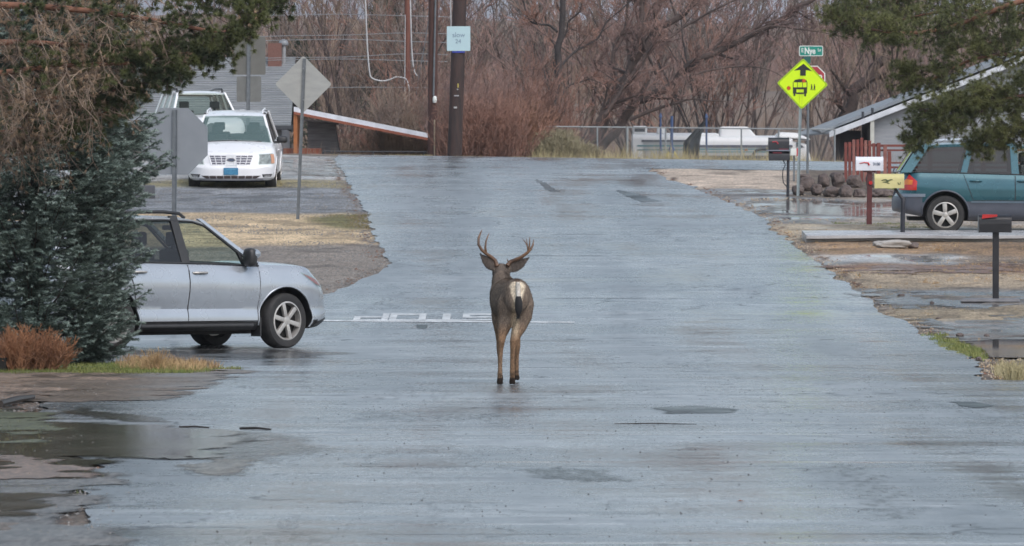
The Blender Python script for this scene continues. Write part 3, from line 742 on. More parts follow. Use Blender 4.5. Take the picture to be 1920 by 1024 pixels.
class Car:
    def __init__(s, **k): s.__dict__.update(k)
    def xf(s): return s.L / 2
    def hw(s, x):
        h = s.W / 2; xf0 = s.L / 2 - s.lf; xr0 = -s.L / 2 + s.lr
        if x > xf0: return h * max(0., 1 - ((x - xf0) / s.lf) ** s.nf) ** (1 / s.mf)
        if x < xr0: return h * max(0., 1 - ((xr0 - x) / s.lr) ** s.nf) ** (1 / s.mf)
        return h
    def zt(s, x): return float(np.interp(x, [p[0] for p in s.top], [p[1] for p in s.top]))
    def zb(s, x): return float(np.interp(x, [p[0] for p in s.bot], [p[1] for p in s.bot]))
    def prof(s, t): return float(np.interp(t, [p[0] for p in s.pr], [p[1] for p in s.pr]))
    def lean(s, x, z):
        a = float(smooth(s.L / 2 - s.lf - .3, s.L / 2, x)); b = 1 - float(smooth(-s.L / 2, -s.L / 2 + s.lr + .3, x))
        return a * float(np.interp(z, [p[0] for p in s.lnf], [p[1] for p in s.lnf])) + b * float(np.interp(z, [p[0] for p in s.lnr], [p[1] for p in s.lnr]))
    def t(s, x, z): zb, zt = s.zb(x), s.zt(x); return (z - zb) / (zt - zb)
    def side(s, x, z, sd, off=0.0):
        y = s.hw(x) * s.prof(min(max(s.t(x, z), 0), 1)) + off
        return (x + s.lean(x, z), sd * y, z)
    def front(s, v, z, end=1, off=0.0):
        a = min(abs(v), .999); l = s.lf if end > 0 else s.lr
        x = s.L / 2 - l + l * (1 - a ** s.mf) ** (1 / s.nf); x *= end
        y = v * s.W / 2 * s.prof(min(max(s.t(x, z), 0), 1))
        nx = 1.0; ny = .3 * v if a < .7 else (v * 1.2)
        n_ = Vector((nx, ny, 0)).normalized()
        return (x + s.lean(x, z) + end * n_.x * off, y + n_.y * off, z)
    def patch(s, fn, q, nu=8, nv=4, off=.006, th=.03):
        """q: four (a,z) corners bl br tr tl; box shell following fn(a,z,off)"""
        mb = MB()
        def pt(u_, v_, o_):
            a0 = q[0][0] + (q[1][0] - q[0][0]) * u_; z0 = q[0][1] + (q[1][1] - q[0][1]) * u_
            a1 = q[3][0] + (q[2][0] - q[3][0]) * u_; z1 = q[3][1] + (q[2][1] - q[3][1]) * u_
            return fn(a0 + (a1 - a0) * v_, z0 + (z1 - z0) * v_, o_)
        mb.grid(lambda u_, v_: pt(u_, v_, off), nu, nv)
        ring = [(i / nu, 0) for i in range(nu)] + [(1, j / nv) for j in range(nv)] + [(1 - i / nu, 1) for i in range(nu)] + [(0, 1 - j / nv) for j in range(nv)]
        o = len(mb.v); n = len(ring)
        for a, b in ring: mb.v += [tuple(pt(a, b, off)), tuple(pt(a, b, off - th))]
        for i in range(n):
            j = (i + 1) % n; mb.f.append((o + 2 * i, o + 2 * i + 1, o + 2 * j + 1, o + 2 * j)); mb.m.append(0)
        return mb
    def body(s, root, paint):
        tt = [0, .03, .08, .14, .2, .26, .32, .4, .48, .56, .64, .7, .76, .82, .88, .93, .97, 1]
        cs = [-.9, -.75, -.5, -.25, 0, .25, .5, .75, .9]
        th = [math.sin(R(a)) for a in range(0, 90, 6)] + [.9995]
        xs = sorted(set([-s.L / 2 + s.lr - s.lr * a for a in th] + [s.L / 2 - s.lf + s.lf * a for a in th] + list(np.arange(-s.L / 2 + s.lr + .05, s.L / 2 - s.lf - .02, .05))))
        mb = MB(); rings = []
        for x in xs:
            r_ = []; zb, zt = s.zb(x), s.zt(x); h = s.hw(x)
            for t_ in tt: z = zb + (zt - zb) * t_; r_.append((x + s.lean(x, z), h * s.prof(t_), z))
            yt = h * s.prof(1)
            for c_ in cs[::-1]: r_.append((x + s.lean(x, zt), yt * c_, zt + s.crown * (1 - c_ * c_)))
            for t_ in tt[::-1]: z = zb + (zt - zb) * t_; r_.append((x + s.lean(x, z), -h * s.prof(t_), z))
            rings.append(r_)
        mb.loft(rings)
        nr = len(rings[0]); o_ = 0
        mi = []
        for f in mb.f:
            c_ = np.mean([mb.v[i] for i in f[:4]], 0)
            if s.clad and c_[2] < s.clad(c_[0]): mi.append(1)
            elif s.cab[0] < c_[0] < s.cab[1] and abs(c_[1]) < s.W / 2 * s.prof(1) * .93 and c_[2] > s.zt(c_[0]) - .02: mi.append(2)
            else: mi.append(0)
        mb.m = mi
        o = mb.build('body', [paint, s.cladm, m_dark], root, smooth=35)
        for (wx, ra) in ((s.wf, s.ra), (s.wr_, s.ra)):
            for sd in (-1, 1):
                cb = MB(); cb.lathe([(0.0001, -.2), (ra, -.2), (ra, .25), (0.0001, .25)], 48, c=(wx, sd * (s.W / 2 - .08), s.rt + .01))
                bm = bmesh.new(); cb.m = [2] * len(cb.f)
                c_o = cb.build('cut', [paint, s.cladm, m_dark], root); me = c_o.data
                bm.from_mesh(me); bmesh.ops.remove_doubles(bm, verts=bm.verts, dist=.0005); bmesh.ops.recalc_face_normals(bm, faces=bm.faces); bm.to_mesh(me); bm.free()
                md = o.modifiers.new('b', 'BOOLEAN'); md.operation = 'DIFFERENCE'; md.object = c_o; md.solver = 'EXACT'
                dg = bpy.context.evaluated_depsgraph_get(); nm = bpy.data.meshes.new_from_object(o.evaluated_get(dg))
                o.modifiers.clear(); o.data = nm; bpy.data.objects.remove(c_o)
        o.data.polygons.foreach_set('use_smooth', [True] * len(o.data.polygons)); o.data.set_sharp_from_angle(angle=R(32))
        # arch lips
        for wx in (s.wf, s.wr_):
            for sd in (-1, 1):
                pts = []
                for a in range(-12, 193, 8):
                    x = wx + (s.ra + .012) * math.cos(R(a)); z = s.rt + .01 + (s.ra + .012) * math.sin(R(a))
                    if z < s.zb(x) + .02: continue
                    p = s.side(x, z, sd, .002); pts.append(p)
                MB().tube(pts, s.lip, 8).build('arch_lip', s.lipm or paint, root, smooth=60)
        return o
    # greenhouse
    def gy(s, q): return s.W / 2 * s.prof(1) * (1 - q) + s.wroof * q
    def zr(s, x): return float(np.interp(x, [p[0] for p in s.roof], [p[1] for p in s.roof]))
    def G(s, x, q, sd, off=0.0):
        zb = s.zt(min(max(x, s.cab[0]), s.cab[1])); z = zb + (s.zr(x) - zb) * q
        if s.ab < s.at and False: pass
        return (x, sd * (s.gy(q) + off), z)
    def pillar(s, root, xb, xt, wb, wt2, sd, m, name='pillar', q0=0.0, q1=1.0, th=.045, off=0.0):
        zb = s.zt(min(max(xb, s.cab[0]), s.cab[1])) - .01; zt = s.zr(xt)
        def pt(q, dx, dy):
            x = xb + (xt - xb) * q; return (x + dx, sd * (s.gy(q) + dy + off), zb + (zt - zb) * q)
        mb = MB(); n = 4; o = 0; rings = []
        for i in range(n + 1):
            q = q0 + (q1 - q0) * i / n; w_ = wb + (wt2 - wb) * q
            rings.append([pt(q, -w_ / 2, -th), pt(q, w_ / 2, -th), pt(q, w_ / 2, .006), pt(q, -w_ / 2, .006)])
        mb.loft(rings); return mb.build(name, m, root, bevel=.004)
    def pane(s, root, b0, b1, t0, t1, sd, m, name='side_window', off=-.012):
        """b0,b1 x at belt; t0,t1 x at roof"""
        def pt(u_, v_):
            xb = b0 + (b1 - b0) * u_; xt = t0 + (t1 - t0) * u_
            zb = s.zt(min(max(xb, s.cab[0]), s.cab[1])) + .012; zt = s.zr(xt) - .045
            return (xb + (xt - xb) * v_, sd * (s.gy(v_ * .97) + off), zb + (zt - zb) * v_)
        return MB().grid(pt, 6, 4).build(name, m, root, smooth=60)
    def roofpanel(s, root, paint):
        x0, x1 = s.roof[0][0], s.roof[-1][0]; n = 16; rings = []
        for i in range(n + 1):
            x = x0 + (x1 - x0) * i / n; z = s.zr(x); r_ = []
            ww = s.wroof + .012
            e = .05 * ((2 * i / n - 1) ** 8)
            for c_ in np.linspace(-1, 1, 13): r_.append((x + s.rbul * (1 - c_ * c_) * (2 * i / n - 1), ww * c_, z + s.rcrown * (1 - abs(c_) ** 2.5) - .03 - e * .3))
            for c_ in np.linspace(1, -1, 13): r_.append((x + s.rbul * (1 - c_ * c_) * (2 * i / n - 1), ww * c_, z - .055 - (0.02 if abs(c_) > .9 else 0)))
            rings.append(r_)
        return MB().loft(rings).build('roof', paint, root, smooth=40)
    def screen(s, root, xb, xt, m, name, bul=.12, zoff=.0, end=1):
        def pt(u_, v_):
            c_ = 2 * u_ - 1; x = xb + (xt - xb) * v_ + end * bul * (1 - c_ * c_) * (1 - .6 * v_)
            zb = s.zt(xb) + .01 + zoff; z = zb + (s.zr(xt) - .03 + s.rcrown * .6 * (1 - c_ * c_) - zb) * v_
            return (x, c_ * (s.gy(v_) - .02), z)
        return MB().grid(pt, 12, 6).build(name, m, root, smooth=60)

def car_paint(name, c, c2=None, metal=.35, rough=.28, coat=.6):
    m = M(name, c, rough, c2 or tuple(v * .93 for v in c), 2, metal=metal, coat=coat, rvar=.05)
    return m
def handle(c, root, x, z, sd, m):
    p = [c.side(x - .11, z, sd, .005), c.side(x - .08, z + .002, sd, .035), c.side(x, z + .004, sd, .042), c.side(x + .08, z + .002, sd, .035), c.side(x + .11, z, sd, .005)]
    return MB().tube(p, .014, 8).build('handle', m, root, smooth=60)
def door(c, root, sd, q, m, zh=None, xh=None, hm=None, seams=True, rows=10):
    fn = lambda a, z, o: c.side(a, z, sd, o)
    d = c.patch(fn, q, 16, 18, .008, .02).build('door', m, root, smooth=30)
    if seams:
        mb = MB()
        for a, b in ((0, 1), (1, 2), (3, 0)):
            pts = [c.side(q[a][0] + (q[b][0] - q[a][0]) * k_ / 10, q[a][1] + (q[b][1] - q[a][1]) * k_ / 10, sd, .007) for k_ in range(11)]
            mb.tube(pts, .0045, 5)
        mb.build('door_gap', m_seam, d)
    if zh: 
        handle(c, d, xh, zh, sd, hm or m)
        pc = c.side(xh, zh - .01, sd, .006)
        MB().box((pc[0] - .06, min(pc[1], pc[1]+sd*.004), pc[2] - .03), (pc[0] + .06, max(pc[1], pc[1]+sd*.004), pc[2] + .025)).build('handle_recess', m_seam, d)
    return d
def mirror(root, p, sd, m, s=(.10, .20, .17), glassm=None):
    mb = MB(); x, y, z = p
    rings = []
    for t_, k_ in ((-.5, .72), (-.35, .95), (0, 1), (.3, .85), (.5, .5)):
        rings.append([(x + t_ * s[0] * 1.4, y + sd * s[1] * .5 + math.copysign(abs(math.cos(a)) ** .55, math.cos(a)) * s[1] * .5 * k_, z + math.copysign(abs(math.sin(a)) ** .55, math.sin(a)) * s[2] * .5 * k_) for a in np.linspace(0, 2 * math.pi, 17)[:-1]])
    o = mb.loft(rings).build('mirror', m, root, smooth=50)
    MB().hull8([(x - .03, y - sd * .06, z - .09), (x + .03, y - sd * .06, z - .09), (x + .03, y + sd * .06, z - .09), (x - .03, y + sd * .06, z - .09), (x - .02, y - sd * .06, z - .03), (x + .02, y - sd * .06, z - .03), (x + .02, y + sd * .08, z - .03), (x - .02, y + sd * .08, z - .03)]).build('mirror_arm', m_blackp, o)
    return o
def seats(c, root, xs):
    for x in xs:
        for sd in (-1, 1):
            zb = c.zt(x)
            mb = MB(); mb.box((x - .08, sd * .38 - .23, zb - .1), (x + .08, sd * .38 + .23, zb + .18)); mb.box((x - .06, sd * .38 - .12, zb + .22), (x + .04, sd * .38 + .12, zb + .40)); mb.box((x - .02, sd * .38 - .03, zb + .17), (x, sd * .38 + .03, zb + .23))
            mb.build('seat', m_seat, root, bevel=.03)

PR = [(0, .90), (.08, .965), (.18, .985), (.3, .985), (.5, 1.0), (.68, .995), (.8, .975), (.9, .95), (1, .90)]
PRF = [(0, .90), (.08, .965), (.16, .985), (.24, .975), (.33, .945), (.48, .975), (.62, .995), (.74, .99), (.84, .965), (.93, .94), (1, .89)]

# ---- silver crossover
silver = car_paint('silver_paint', (.41, .45, .50), None, .5, .26)
def forester():
    c = Car(L=4.55, W=1.80, lf=.62, lr=.45, mf=3.2, nf=2.2, wf=1.375, wr_=-1.265, rt=.352, ra=.415, lip=.012, lipm=None,
            top=[(-2.3, 1.06), (-2.1, 1.12), (-1.0, 1.10), (.3, 1.07), (.98, 1.04), (1.1, 1.06), (1.4, 1.05), (1.8, 1.035), (2.05, .975), (2.275, .84)],
            bot=[(-2.3, .42), (-1.8, .30), (-1.2, .24), (1.7, .24), (2.0, .27), (2.275, .36)],
            pr=PRF, crown=.05, lnf=[(.2, -.10), (.36, -.01), (.5, 0), (.62, -.02), (.8, -.09), (.95, -.2)], lnr=[(.3, .1), (.5, 0), (1.0, .05)],
            clad=lambda x: .345 if x < 1.9 else .34, cladm=m_blackp, cab=(-2.0, 1.0), wroof=.615, ab=1.0, at=.25,
            roof=[(-1.9, 1.60), (-1.2, 1.665), (-.6, 1.69), (0.0, 1.675), (.28, 1.635)], rbul=.05, rcrown=.03)
    x0, y0 = P(528, 653)
    th = R(38)
    # place near front wheel contact at (x0,y0)
    wheel_l = Vector((c.wf, -(c.W / 2 - .12), 0)); wl = Matrix.Rotation(th, 3, 'Z') @ wheel_l
    loc = (x0 - wl.x, y0 - wl.y, 0.004)
    root = thing('parked_car', 'silver crossover car nosing out of the side street beside the blue spruce', 'car', loc, th)
    c.body(root, silver)
    c.roofpanel(root, silver)
    for sd in (-1, 1):
        # A pillar (body colour outside), black frames
        c.pillar(root, 1.05, .22, .10, .07, sd, silver, 'a_pillar')
        c.pillar(root, .80, .56, .035, .03, sd, m_blackp, 'quarter_bar', q1=.42)
        c.pillar(root, -.10, -.18, .13, .11, sd, m_blackp, 'b_pillar')
        c.pillar(root, -1.0, -1.12, .12, .10, sd, m_blackp, 'c_pillar')
        c.pillar(root, -1.95, -1.75, .28, .24, sd, silver, 'd_pillar')
        c.pane(root, -.04, .98, -.13, .20, sd, g_clear); c.pane(root, -.95, -.16, -1.07, -.23, sd, g_tint); c.pane(root, -1.85, -1.05, -1.72, -1.16, sd, g_tint)
        for x0_, x1_ in ((-1.85, 1.0),):
            MB().tube([c.G(x0_ + (x1_ - x0_) * k_ / 12, 0.012, sd, .004) for k_ in range(13)], .013, 6).build('window_trim', m_blackp, root, smooth=60)
        MB().tube([(.99, sd * (c.gy(0.04)+.004), c.zt(1.0) + .03)] + [(.99 + (.20 - .99) * q, sd * (c.gy(q) + .004), c.zt(1.0) + (c.zr(.2) - c.zt(1.0)) * q - .035) for q in (.3, .6, .9)] + [(x, sd * (c.wroof + .012), c.zr(x) - .06) for x in (.1, -.3, -.8, -1.3, -1.7)], .016, 6).build('window_trim', m_blackp, root, smooth=60)
        # roof rail
        rl = [(x, sd * (c.wroof - .04), c.zr(x) + h) for x, h in ((.02, -.02), (-.06, .03), (-.3, .045), (-.9, .045), (-1.5, .04), (-1.62, -.02))]
        MB().tube(rl, .022, 8).build('roof_rail', m_blackp, root, smooth=60)
        fd = door(c, root, sd, [(-.13, .36), (.93, .36), (.98, 1.035), (-.10, 1.06)], silver, .965, .06, m_alloy)
        rd = door(c, root, sd, [(-.86, .36), (-.135, .36), (-.11, 1.06), (-1.02, 1.085)], silver, .98, -.86, m_alloy)
        # headlight wrapping the corner, with red and clear pieces
        fs = lambda a, z, o: c.side(a, z, sd, o)
        c.patch(fs, [(1.93, .80), (2.18, .76), (2.12, .89), (1.66, .965)], 8, 4, .008, .03).build('headlight', g_lamp, root, smooth=40)
        c.patch(fs, [(1.93, .815), (2.06, .79), (2.02, .87), (1.72, .945)], 6, 3, .004, .02).build('headlight_reflector', M('lamp_red', (.30, .03, .03), .3), root, smooth=40)
        c.patch(fs, [(2.07, .79), (2.17, .77), (2.12, .87), (2.04, .88)], 4, 3, .010, .02).build('headlight_lens', M('lamp_clear', (.85, .86, .88), .15, coat=.5), root, smooth=40)
        # lower bumper black insert and silver trim
        c.patch(fs, [(1.86, .275), (2.22, .33), (2.22, .40), (1.90, .335)], 8, 3, .012, .03).build('bumper_trim', m_blackp, root, smooth=40)
        c.patch(fs, [(1.98, .43), (2.19, .47), (2.19, .50), (2.06, .475)], 6, 2, .012, .02).build('bumper_crease', silver, root, smooth=40)
        # sill and mud flap
        mb = MB(); mb.tube([c.side(x, .30, sd, -.0) for x in np.arange(-.84, .96, .1)], .035, 8); mb.build('sill', m_blackp, root, smooth=60)
        mb = MB(); mb.box((.955, sd * .80 - .1, .16), (.975, sd * .80 + .1, .40)); mb.build('mud_flap', m_blackp, root); mb = MB(); mb.box((-1.70, sd * .80 - .1, .20), (-1.68, sd * .80 + .1, .42)); mb.build('mud_flap', m_blackp, root)
        mirror(root, (.80, sd * (c.gy(.06) + .03), 1.155), sd, m_blackp, (.10, .19, .24))
        # silver half of mirror cap
        mb = MB(); xx, yy, zz = .86, sd * (c.gy(.06) + .125), 1.20
        mb.loft([[(xx + dx, yy + math.cos(a) * .092 * k_, zz + math.sin(a) * .06 * k_) for a in np.linspace(0, 2 * math.pi, 13)[:-1]] for dx, k_ in ((-.05, 1.04), (.02, 1.0), (.06, .6))]); mb.build('mirror_cap', silver, root, smooth=50)
    for sd in (-1, 1):
        wheel(root, c.wf, sd * (c.W / 2 - .125), c.rt, .225, sd, 6, .245, R(9), spoke_w=.026)
        wheel(root, c.wr_, sd * (c.W / 2 - .125), c.rt, .225, sd, 6, .245, 0, spoke_w=.026)
    c.screen(root, 1.06, .27, g_clear, 'windscreen', .1)
    c.screen(root, -2.02, -1.88, g_tint, 'rear_window', .06, end=-1)
    # underbody, axle
    mb = MB(); mb.box((-1.9, -.62, .19), (1.8, .62, .26)); mb.tube([(1.375, -.7, .33), (1.375, .7, .33)], .035); mb.tube([(-1.265, -.7, .33), (-1.265, .7, .33)], .05); mb.build('underbody', m_dark, root)
    seats(c, root, (.0, -.85))
    mb = MB(); mb.tube([(.42 + .07 * math.sin(a), .36 + .18 * math.cos(a), 1.02 + .17 * math.sin(a)) for a in np.linspace(0, 2 * math.pi, 17)], .014, 6); mb.build('steering_wheel', m_dark, root)
    mb = MB(); mb.box((.55, -.68, .95), (1.0, .68, 1.06)); mb.build('dashboard', m_seat, root, bevel=.02)
    MB().box((.16, -.12, 1.50), (.19, .12, 1.56)).build('inner_mirror', m_dark, root, bevel=.01)
    return root
forester()

# ---- teal suv (seen square-on from its right side, nose out of frame)
def santafe():
    teal = car_paint('teal_paint', (.015, .085, .115), (.02, .10, .13), .35, .26)
    grey = M('grey_cladding', (.065, .075, .10), .4, (.08, .09, .12), 6)
    c = Car(L=4.38, W=1.84, lf=.6, lr=.42, mf=3.2, nf=2.2, wf=1.37, wr_=-1.25, rt=.352, ra=.42, lip=.016, lipm=grey,
            top=[(-2.25, 1.08), (-2.1, 1.13), (-.9, 1.11), (.9, 1.07), (1.0, 1.06), (1.8, .95), (2.25, .82)],
            bot=[(-2.25, .42), (-1.8, .34), (-1.2, .26), (1.7, .26), (2.25, .38)],
            pr=PR, crown=.04, lnf=[(.2, -.1), (.5, 0), (.8, -.05), (1, -.15)], lnr=[(.3, .06), (.45, .0), (.66, .0), (.72, .05), (.85, .06), (1.12, .12)],
            clad=lambda x: .60 if x > -1.65 else .70, cladm=grey, cab=(-2.02, .95), wroof=.64, ab=.95, at=.2,
            roof=[(-1.78, 1.63), (-1.2, 1.665), (-.4, 1.68), (0, 1.67), (.25, 1.63)], rbul=.04, rcrown=.03)
    x0, y0 = P(1775, 440)
    loc = (x0 + 1.25, y0 + c.W / 2 - .1, float(gz(x0, y0 + .3)))
    root = thing('parked_car', 'teal sport utility car with grey lower cladding parked behind the mailboxes', 'car', loc, 0)
    root.rotation_euler = (.02, .006, R(-2))
    c.body(root, teal); c.roofpanel(root, teal)
    for sd in (-1, 1):
        c.pillar(root, .95, .22, .1, .08, sd, teal, 'a_pillar'); c.pillar(root, .02, -.02, .14, .12, sd, teal, 'b_pillar')
        c.pillar(root, -.92, -.78, .12, .10, sd, teal, 'c_pillar'); c.pillar(root, -1.97, -1.62, .20, .22, sd, teal, 'd_pillar')
        c.pane(root, .09, .92, .04, .20, sd, g_clear); c.pane(root, -.86, -.05, -.73, -.08, sd, g_tint); c.pane(root, -1.80, -.98, -1.50, -.83, sd, g_tint)
        MB().tube([c.G(x, 0.01, sd, .004) for x in np.linspace(-1.85, .95, 13)], .012, 6).build('window_trim', m_blackp, root, smooth=60)
        door(c, root, sd, [(.02, .62), (.93, .62), (.92, 1.06), (.02, 1.07)], teal, .97, .16)
        door(c, root, sd, [(-.74, .62), (.01, .62), (.01, 1.07), (-.92, 1.09)], teal, .97, -.70)
        fs = lambda a, z, o: c.side(a, z, sd, o)
        lt = c.patch(fs, [(-2.14, .80), (-1.80, .80), (-1.80, .96), (-2.00, 1.09)], 6, 6, .012, .03).build('tail_light', m_red, root, smooth=40)
        c.patch(fs, [(-2.12, .90), (-1.90, .90), (-1.90, .98), (-2.05, 1.0)], 4, 4, .016, .02).build('indicator', m_amber, lt, smooth=40)
        c.patch(fs, [(-2.14, .68), (-1.62, .68), (-1.62, .735), (-2.14, .735)], 8, 2, .014, .03).build('bumper_strip', M('grey_strip', (.20, .24, .30), .35), root, smooth=40)
        c.patch(fs, [(-.78, .575), (.93, .575), (.93, .61), (-.78, .61)], 8, 2, .010, .02).build('side_strip', M('grey_strip', (.12, .17, .22), .35), root, smooth=40)
        # white roof rack side
        mb = MB(); mb.tube([(x, sd * .60, c.zr(x) + h) for x, h in ((.1, -.02), (0, .04), (-.7, .055), (-1.4, .05), (-1.55, -.02))], .02, 8); mb.build('roof_rail', M('rail_silver', (.55, .62, .70), .4), root, smooth=60)
    mb = MB()
    for x in (-.1, -.85): mb.box((x - .03, -.62, c.zr(x) + .0), (x + .03, .62, c.zr(x) + .085))
    mb.build('roof_bars', m_blackp, root, bevel=.01)
    for sd in (-1, 1):
        wheel(root, c.wf, sd * (c.W / 2 - .12), c.rt, .23, sd, 5, .235, 0, spoke_w=.036)
        wheel(root, c.wr_, sd * (c.W / 2 - .12), c.rt, .23, sd, 5, .235, 0, spoke_w=.036)
    c.screen(root, 1.0, .25, g_wind, 'windscreen', .1); c.screen(root, -2.08, -1.78, g_tint, 'rear_window', .05, end=-1)
    MB().tube([(-2.14, -.2, 1.10), (-2.17, 0, 1.13), (-2.14, .25, 1.2)], .012, 6).build('rear_wiper', m_blackp, root)
    mb = MB(); mb.box((-1.9, -.6, .24), (1.8, .6, .30)); mb.build('underbody', m_dark, root)
    seats(c, root, (.2, -.8))
    return root
santafe()

white = car_paint('white_paint', (.78, .79, .82), (.74, .75, .78), 0.0, .3, .5)
def van():
    c = Car(L=5.0, W=1.90, lf=.75, lr=.4, mf=3.4, nf=2.2, wf=1.55, wr_=-1.5, rt=.34, ra=.40, lip=.012, lipm=None,
            top=[(-2.5, 1.10), (-1, 1.08), (1.2, 1.02), (1.35, 1.07), (1.9, 1.0), (2.2, .92), (2.5, .80)],
            bot=[(-2.5, .35), (-1.8, .26), (1.7, .24), (2.2, .24), (2.5, .26)],
            pr=PR, crown=.07, lnf=[(.2, -.06), (.30, 0.02), (.55, .02), (.60, -.04), (.8, -.10), (1.0, -.2)], lnr=[(.3, .05), (.5, 0), (1, .08)],
            clad=None, cladm=m_blackp, cab=(-2.3, 1.3), wroof=.66, ab=1.3, at=.55,
            roof=[(-2.2, 1.70), (-1.0, 1.75), (-.2, 1.755), (.3, 1.73), (.6, 1.68)], rbul=.05, rcrown=.03)
    xw, yw = P(437, 350)
    th = R(-90 + .5); root = thing('parked_car', 'white minivan facing the camera in front of the white utility vehicle', 'car', (xw - .02, yw + 1.55, float(gz(xw, yw + .05))), th)
    root.rotation_euler = (0, 0.045, th); root.scale = (1, 1, .94)
    c.body(root, white); c.roofpanel(root, white)
    for sd in (-1, 1):
        c.pillar(root, 1.34, .56, .11, .09, sd, white, 'a_pillar'); c.pillar(root, .35, .28, .1, .08, sd, m_blackp, 'b_pillar'); c.pillar(root, -.8, -.8, .1, .1, sd, m_blackp, 'c_pillar'); c.pillar(root, -2.2, -2.05, .25, .25, sd, white, 'd_pillar')
        c.pane(root, .38, 1.25, .32, .5, sd, g_tint); c.pane(root, -.75, .3, -.75, .24, sd, g_tint); c.pane(root, -2.1, -.85, -1.95, -.85, sd, g_tint)
        door(c, root, sd, [(.36, .36), (1.15, .36), (1.22, 1.0), (.36, 1.02)], white, .88, .5)
        ff = lambda a, z, o: c.front(a, z, 1, o)
        c.patch(ff, [(sd * .60, .60), (sd * .945, .61), (sd * .955, .85), (sd * .68, .84)], 10, 4, .01, .03).build('headlight', g_lamp, root, smooth=40)
        c.patch(ff, [(sd * .62, .61), (sd * .93, .62), (sd * .94, .84), (sd * .69, .83)], 8, 4, .004, .02).build('headlight_reflector', M('lamp_inner', (.42, .43, .46), .3, (.10, .10, .12), 14), root, smooth=40)
        c.patch(ff, [(sd * .89, .62), (sd * .955, .625), (sd * .96, .83), (sd * .90, .83)], 4, 4, .012, .02).build('indicator', M('lamp_orange', (.6, .30, .18), .3), root, smooth=40)
        fl = c.patch(ff, [(sd * .74, .315), (sd * .90, .325), (sd * .93, .385), (sd * .70, .385)], 6, 3, .006, .02).build('fog_light', m_blackp, root, smooth=40)
        c.patch(ff, [(sd * .77, .325), (sd * .86, .33), (sd * .89, .352), (sd * .75, .352)], 6, 2, .012, .02).build('fog_lens', M('fog_glass', (.5, .5, .52), .2), fl)
        mirror(root, (1.0, sd * (c.gy(.1) + .09), 1.13), sd, m_blackp, (.1, .24, .16))
        wheel(root, c.wf, sd * (c.W / 2 - .13), c.rt, .23, sd, 5, .21, 0); wheel(root, c.wr_, sd * (c.W / 2 - .13), c.rt, .23, sd, 5, .21, 0)
        MB().tube([(x, sd * .60, c.zr(x) + h) for x, h in ((.3, -.02), (.2, .035), (-1.2, .045), (-1.9, -.02))], .018, 8).build('roof_rail', white, root, smooth=60)
    ff = lambda a, z, o: c.front(a, z, 1, o)
    g = c.patch(ff, [(-.42, .60), (.42, .60), (.55, .82), (-.55, .82)], 14, 4, .004, .02).build('grille', M('grille_shadow', (.14, .14, .19), .6), root, smooth=40)
    mb = MB()
    for z, hw_ in ((.605, .43), (.655, .46), (.71, .49), (.765, .52), (.81, .54)):
        mb.tube([c.front(a, z, 1, .014) for a in np.linspace(-hw_, hw_, 15)], .0095, 6)
    for a in (-.38, -.23, -.08, .08, .23, .38): mb.tube([c.front(a * k_, z, 1, .012) for k_, z in ((.85, .60), (1.1, .82))], .009, 6)
    mb.tube([c.front(a, z, 1, .016) for a, z in ((-.43, .595), (-.56, .825))], .014, 6); mb.tube([c.front(a, z, 1, .016) for a, z in ((.43, .595), (.56, .825))], .014, 6)
    mb.build('grille_bars', white, g, smooth=60)
    p = c.front(0, .71, 1, .02)
    mb = MB(); mb.lathe([(0.0001, 0), (1, 0), (1, .012), (.0001, .012)], 24); mb.v = [(a * 1, b, e) for a, b, e in mb.v]
    mb.v = [(p[0] + b, a * .095, p[2] + e * .042) for a, b, e in mb.v]; mb.build('emblem', m_chrome, g, smooth=30)
    mb = MB(); mb.lathe([(0.0001, 0), (1, 0), (1, .006), (.0001, .006)], 24); mb.v = [(p[0] + .012 + b, a * .080, p[2] + e * .031) for a, b, e in mb.v]; mb.build('emblem_field', M('emblem_blue', (.08, .10, .16), .4), g)
    c.patch(ff, [(-.58, .285), (.58, .285), (.68, .355), (-.68, .355)], 16, 3, .005, .02).build('bumper_opening', M('opening', (.05, .035, .035), .8), root)
    mb = MB()
    for a in np.linspace(-.5, .5, 7): mb.tube([c.front(a, .285, 1, .01), c.front(a, .355, 1, .01)], .005, 4)
    mb.build('bumper_slats', white, root)
    c.patch(ff, [(-.80, .245), (.80, .245), (.74, .29), (-.74, .29)], 14, 2, .01, .03).build('bumper_lip', M('bumper_grey', (.42, .42, .46), .4), root, smooth=40)
    p = c.front(0, .47, 1, .015); m_rot = Matrix.Translation((p[0] + .012, 0, .455)) @ Matrix.Rotation(R(90), 4, 'Z') @ Matrix.Rotation(R(90), 4, 'X')
    pl = MB().box((p[0] - .02, -.155, .375), (p[0] + .01, .155, .535)).build('licence_plate', m_blue, root, bevel=.004)
    MB().box((p[0] + .009, -.10, .49), (p[0] + .012, .10, .515)).build('plate_band', M('plate_pale', (.10, .32, .50), .5), pl)
    c.screen(root, 1.42, .60, g_wind, 'windscreen', .16)
    mb = MB(); mb.tube([(1.50, -.62, 1.10), (1.57, -.1, 1.125), (1.59, .1, 1.13)], .012, 6); mb.tube([(1.58, .05, 1.12), (1.48, .62, 1.10)], .012, 6); mb.build('wipers', m_blackp, root)
    mb = MB(); mb.box((-2.1, -.7, .2), (2.1, .7, .27)); mb.build('underbody', m_dark, root)
    seats(c, root, (.3, -.8)); MB().box((.95, -.7, 1.0), (1.35, .7, 1.10)).build('dashboard', m_seat, root, bevel=.02)
    return root
van()

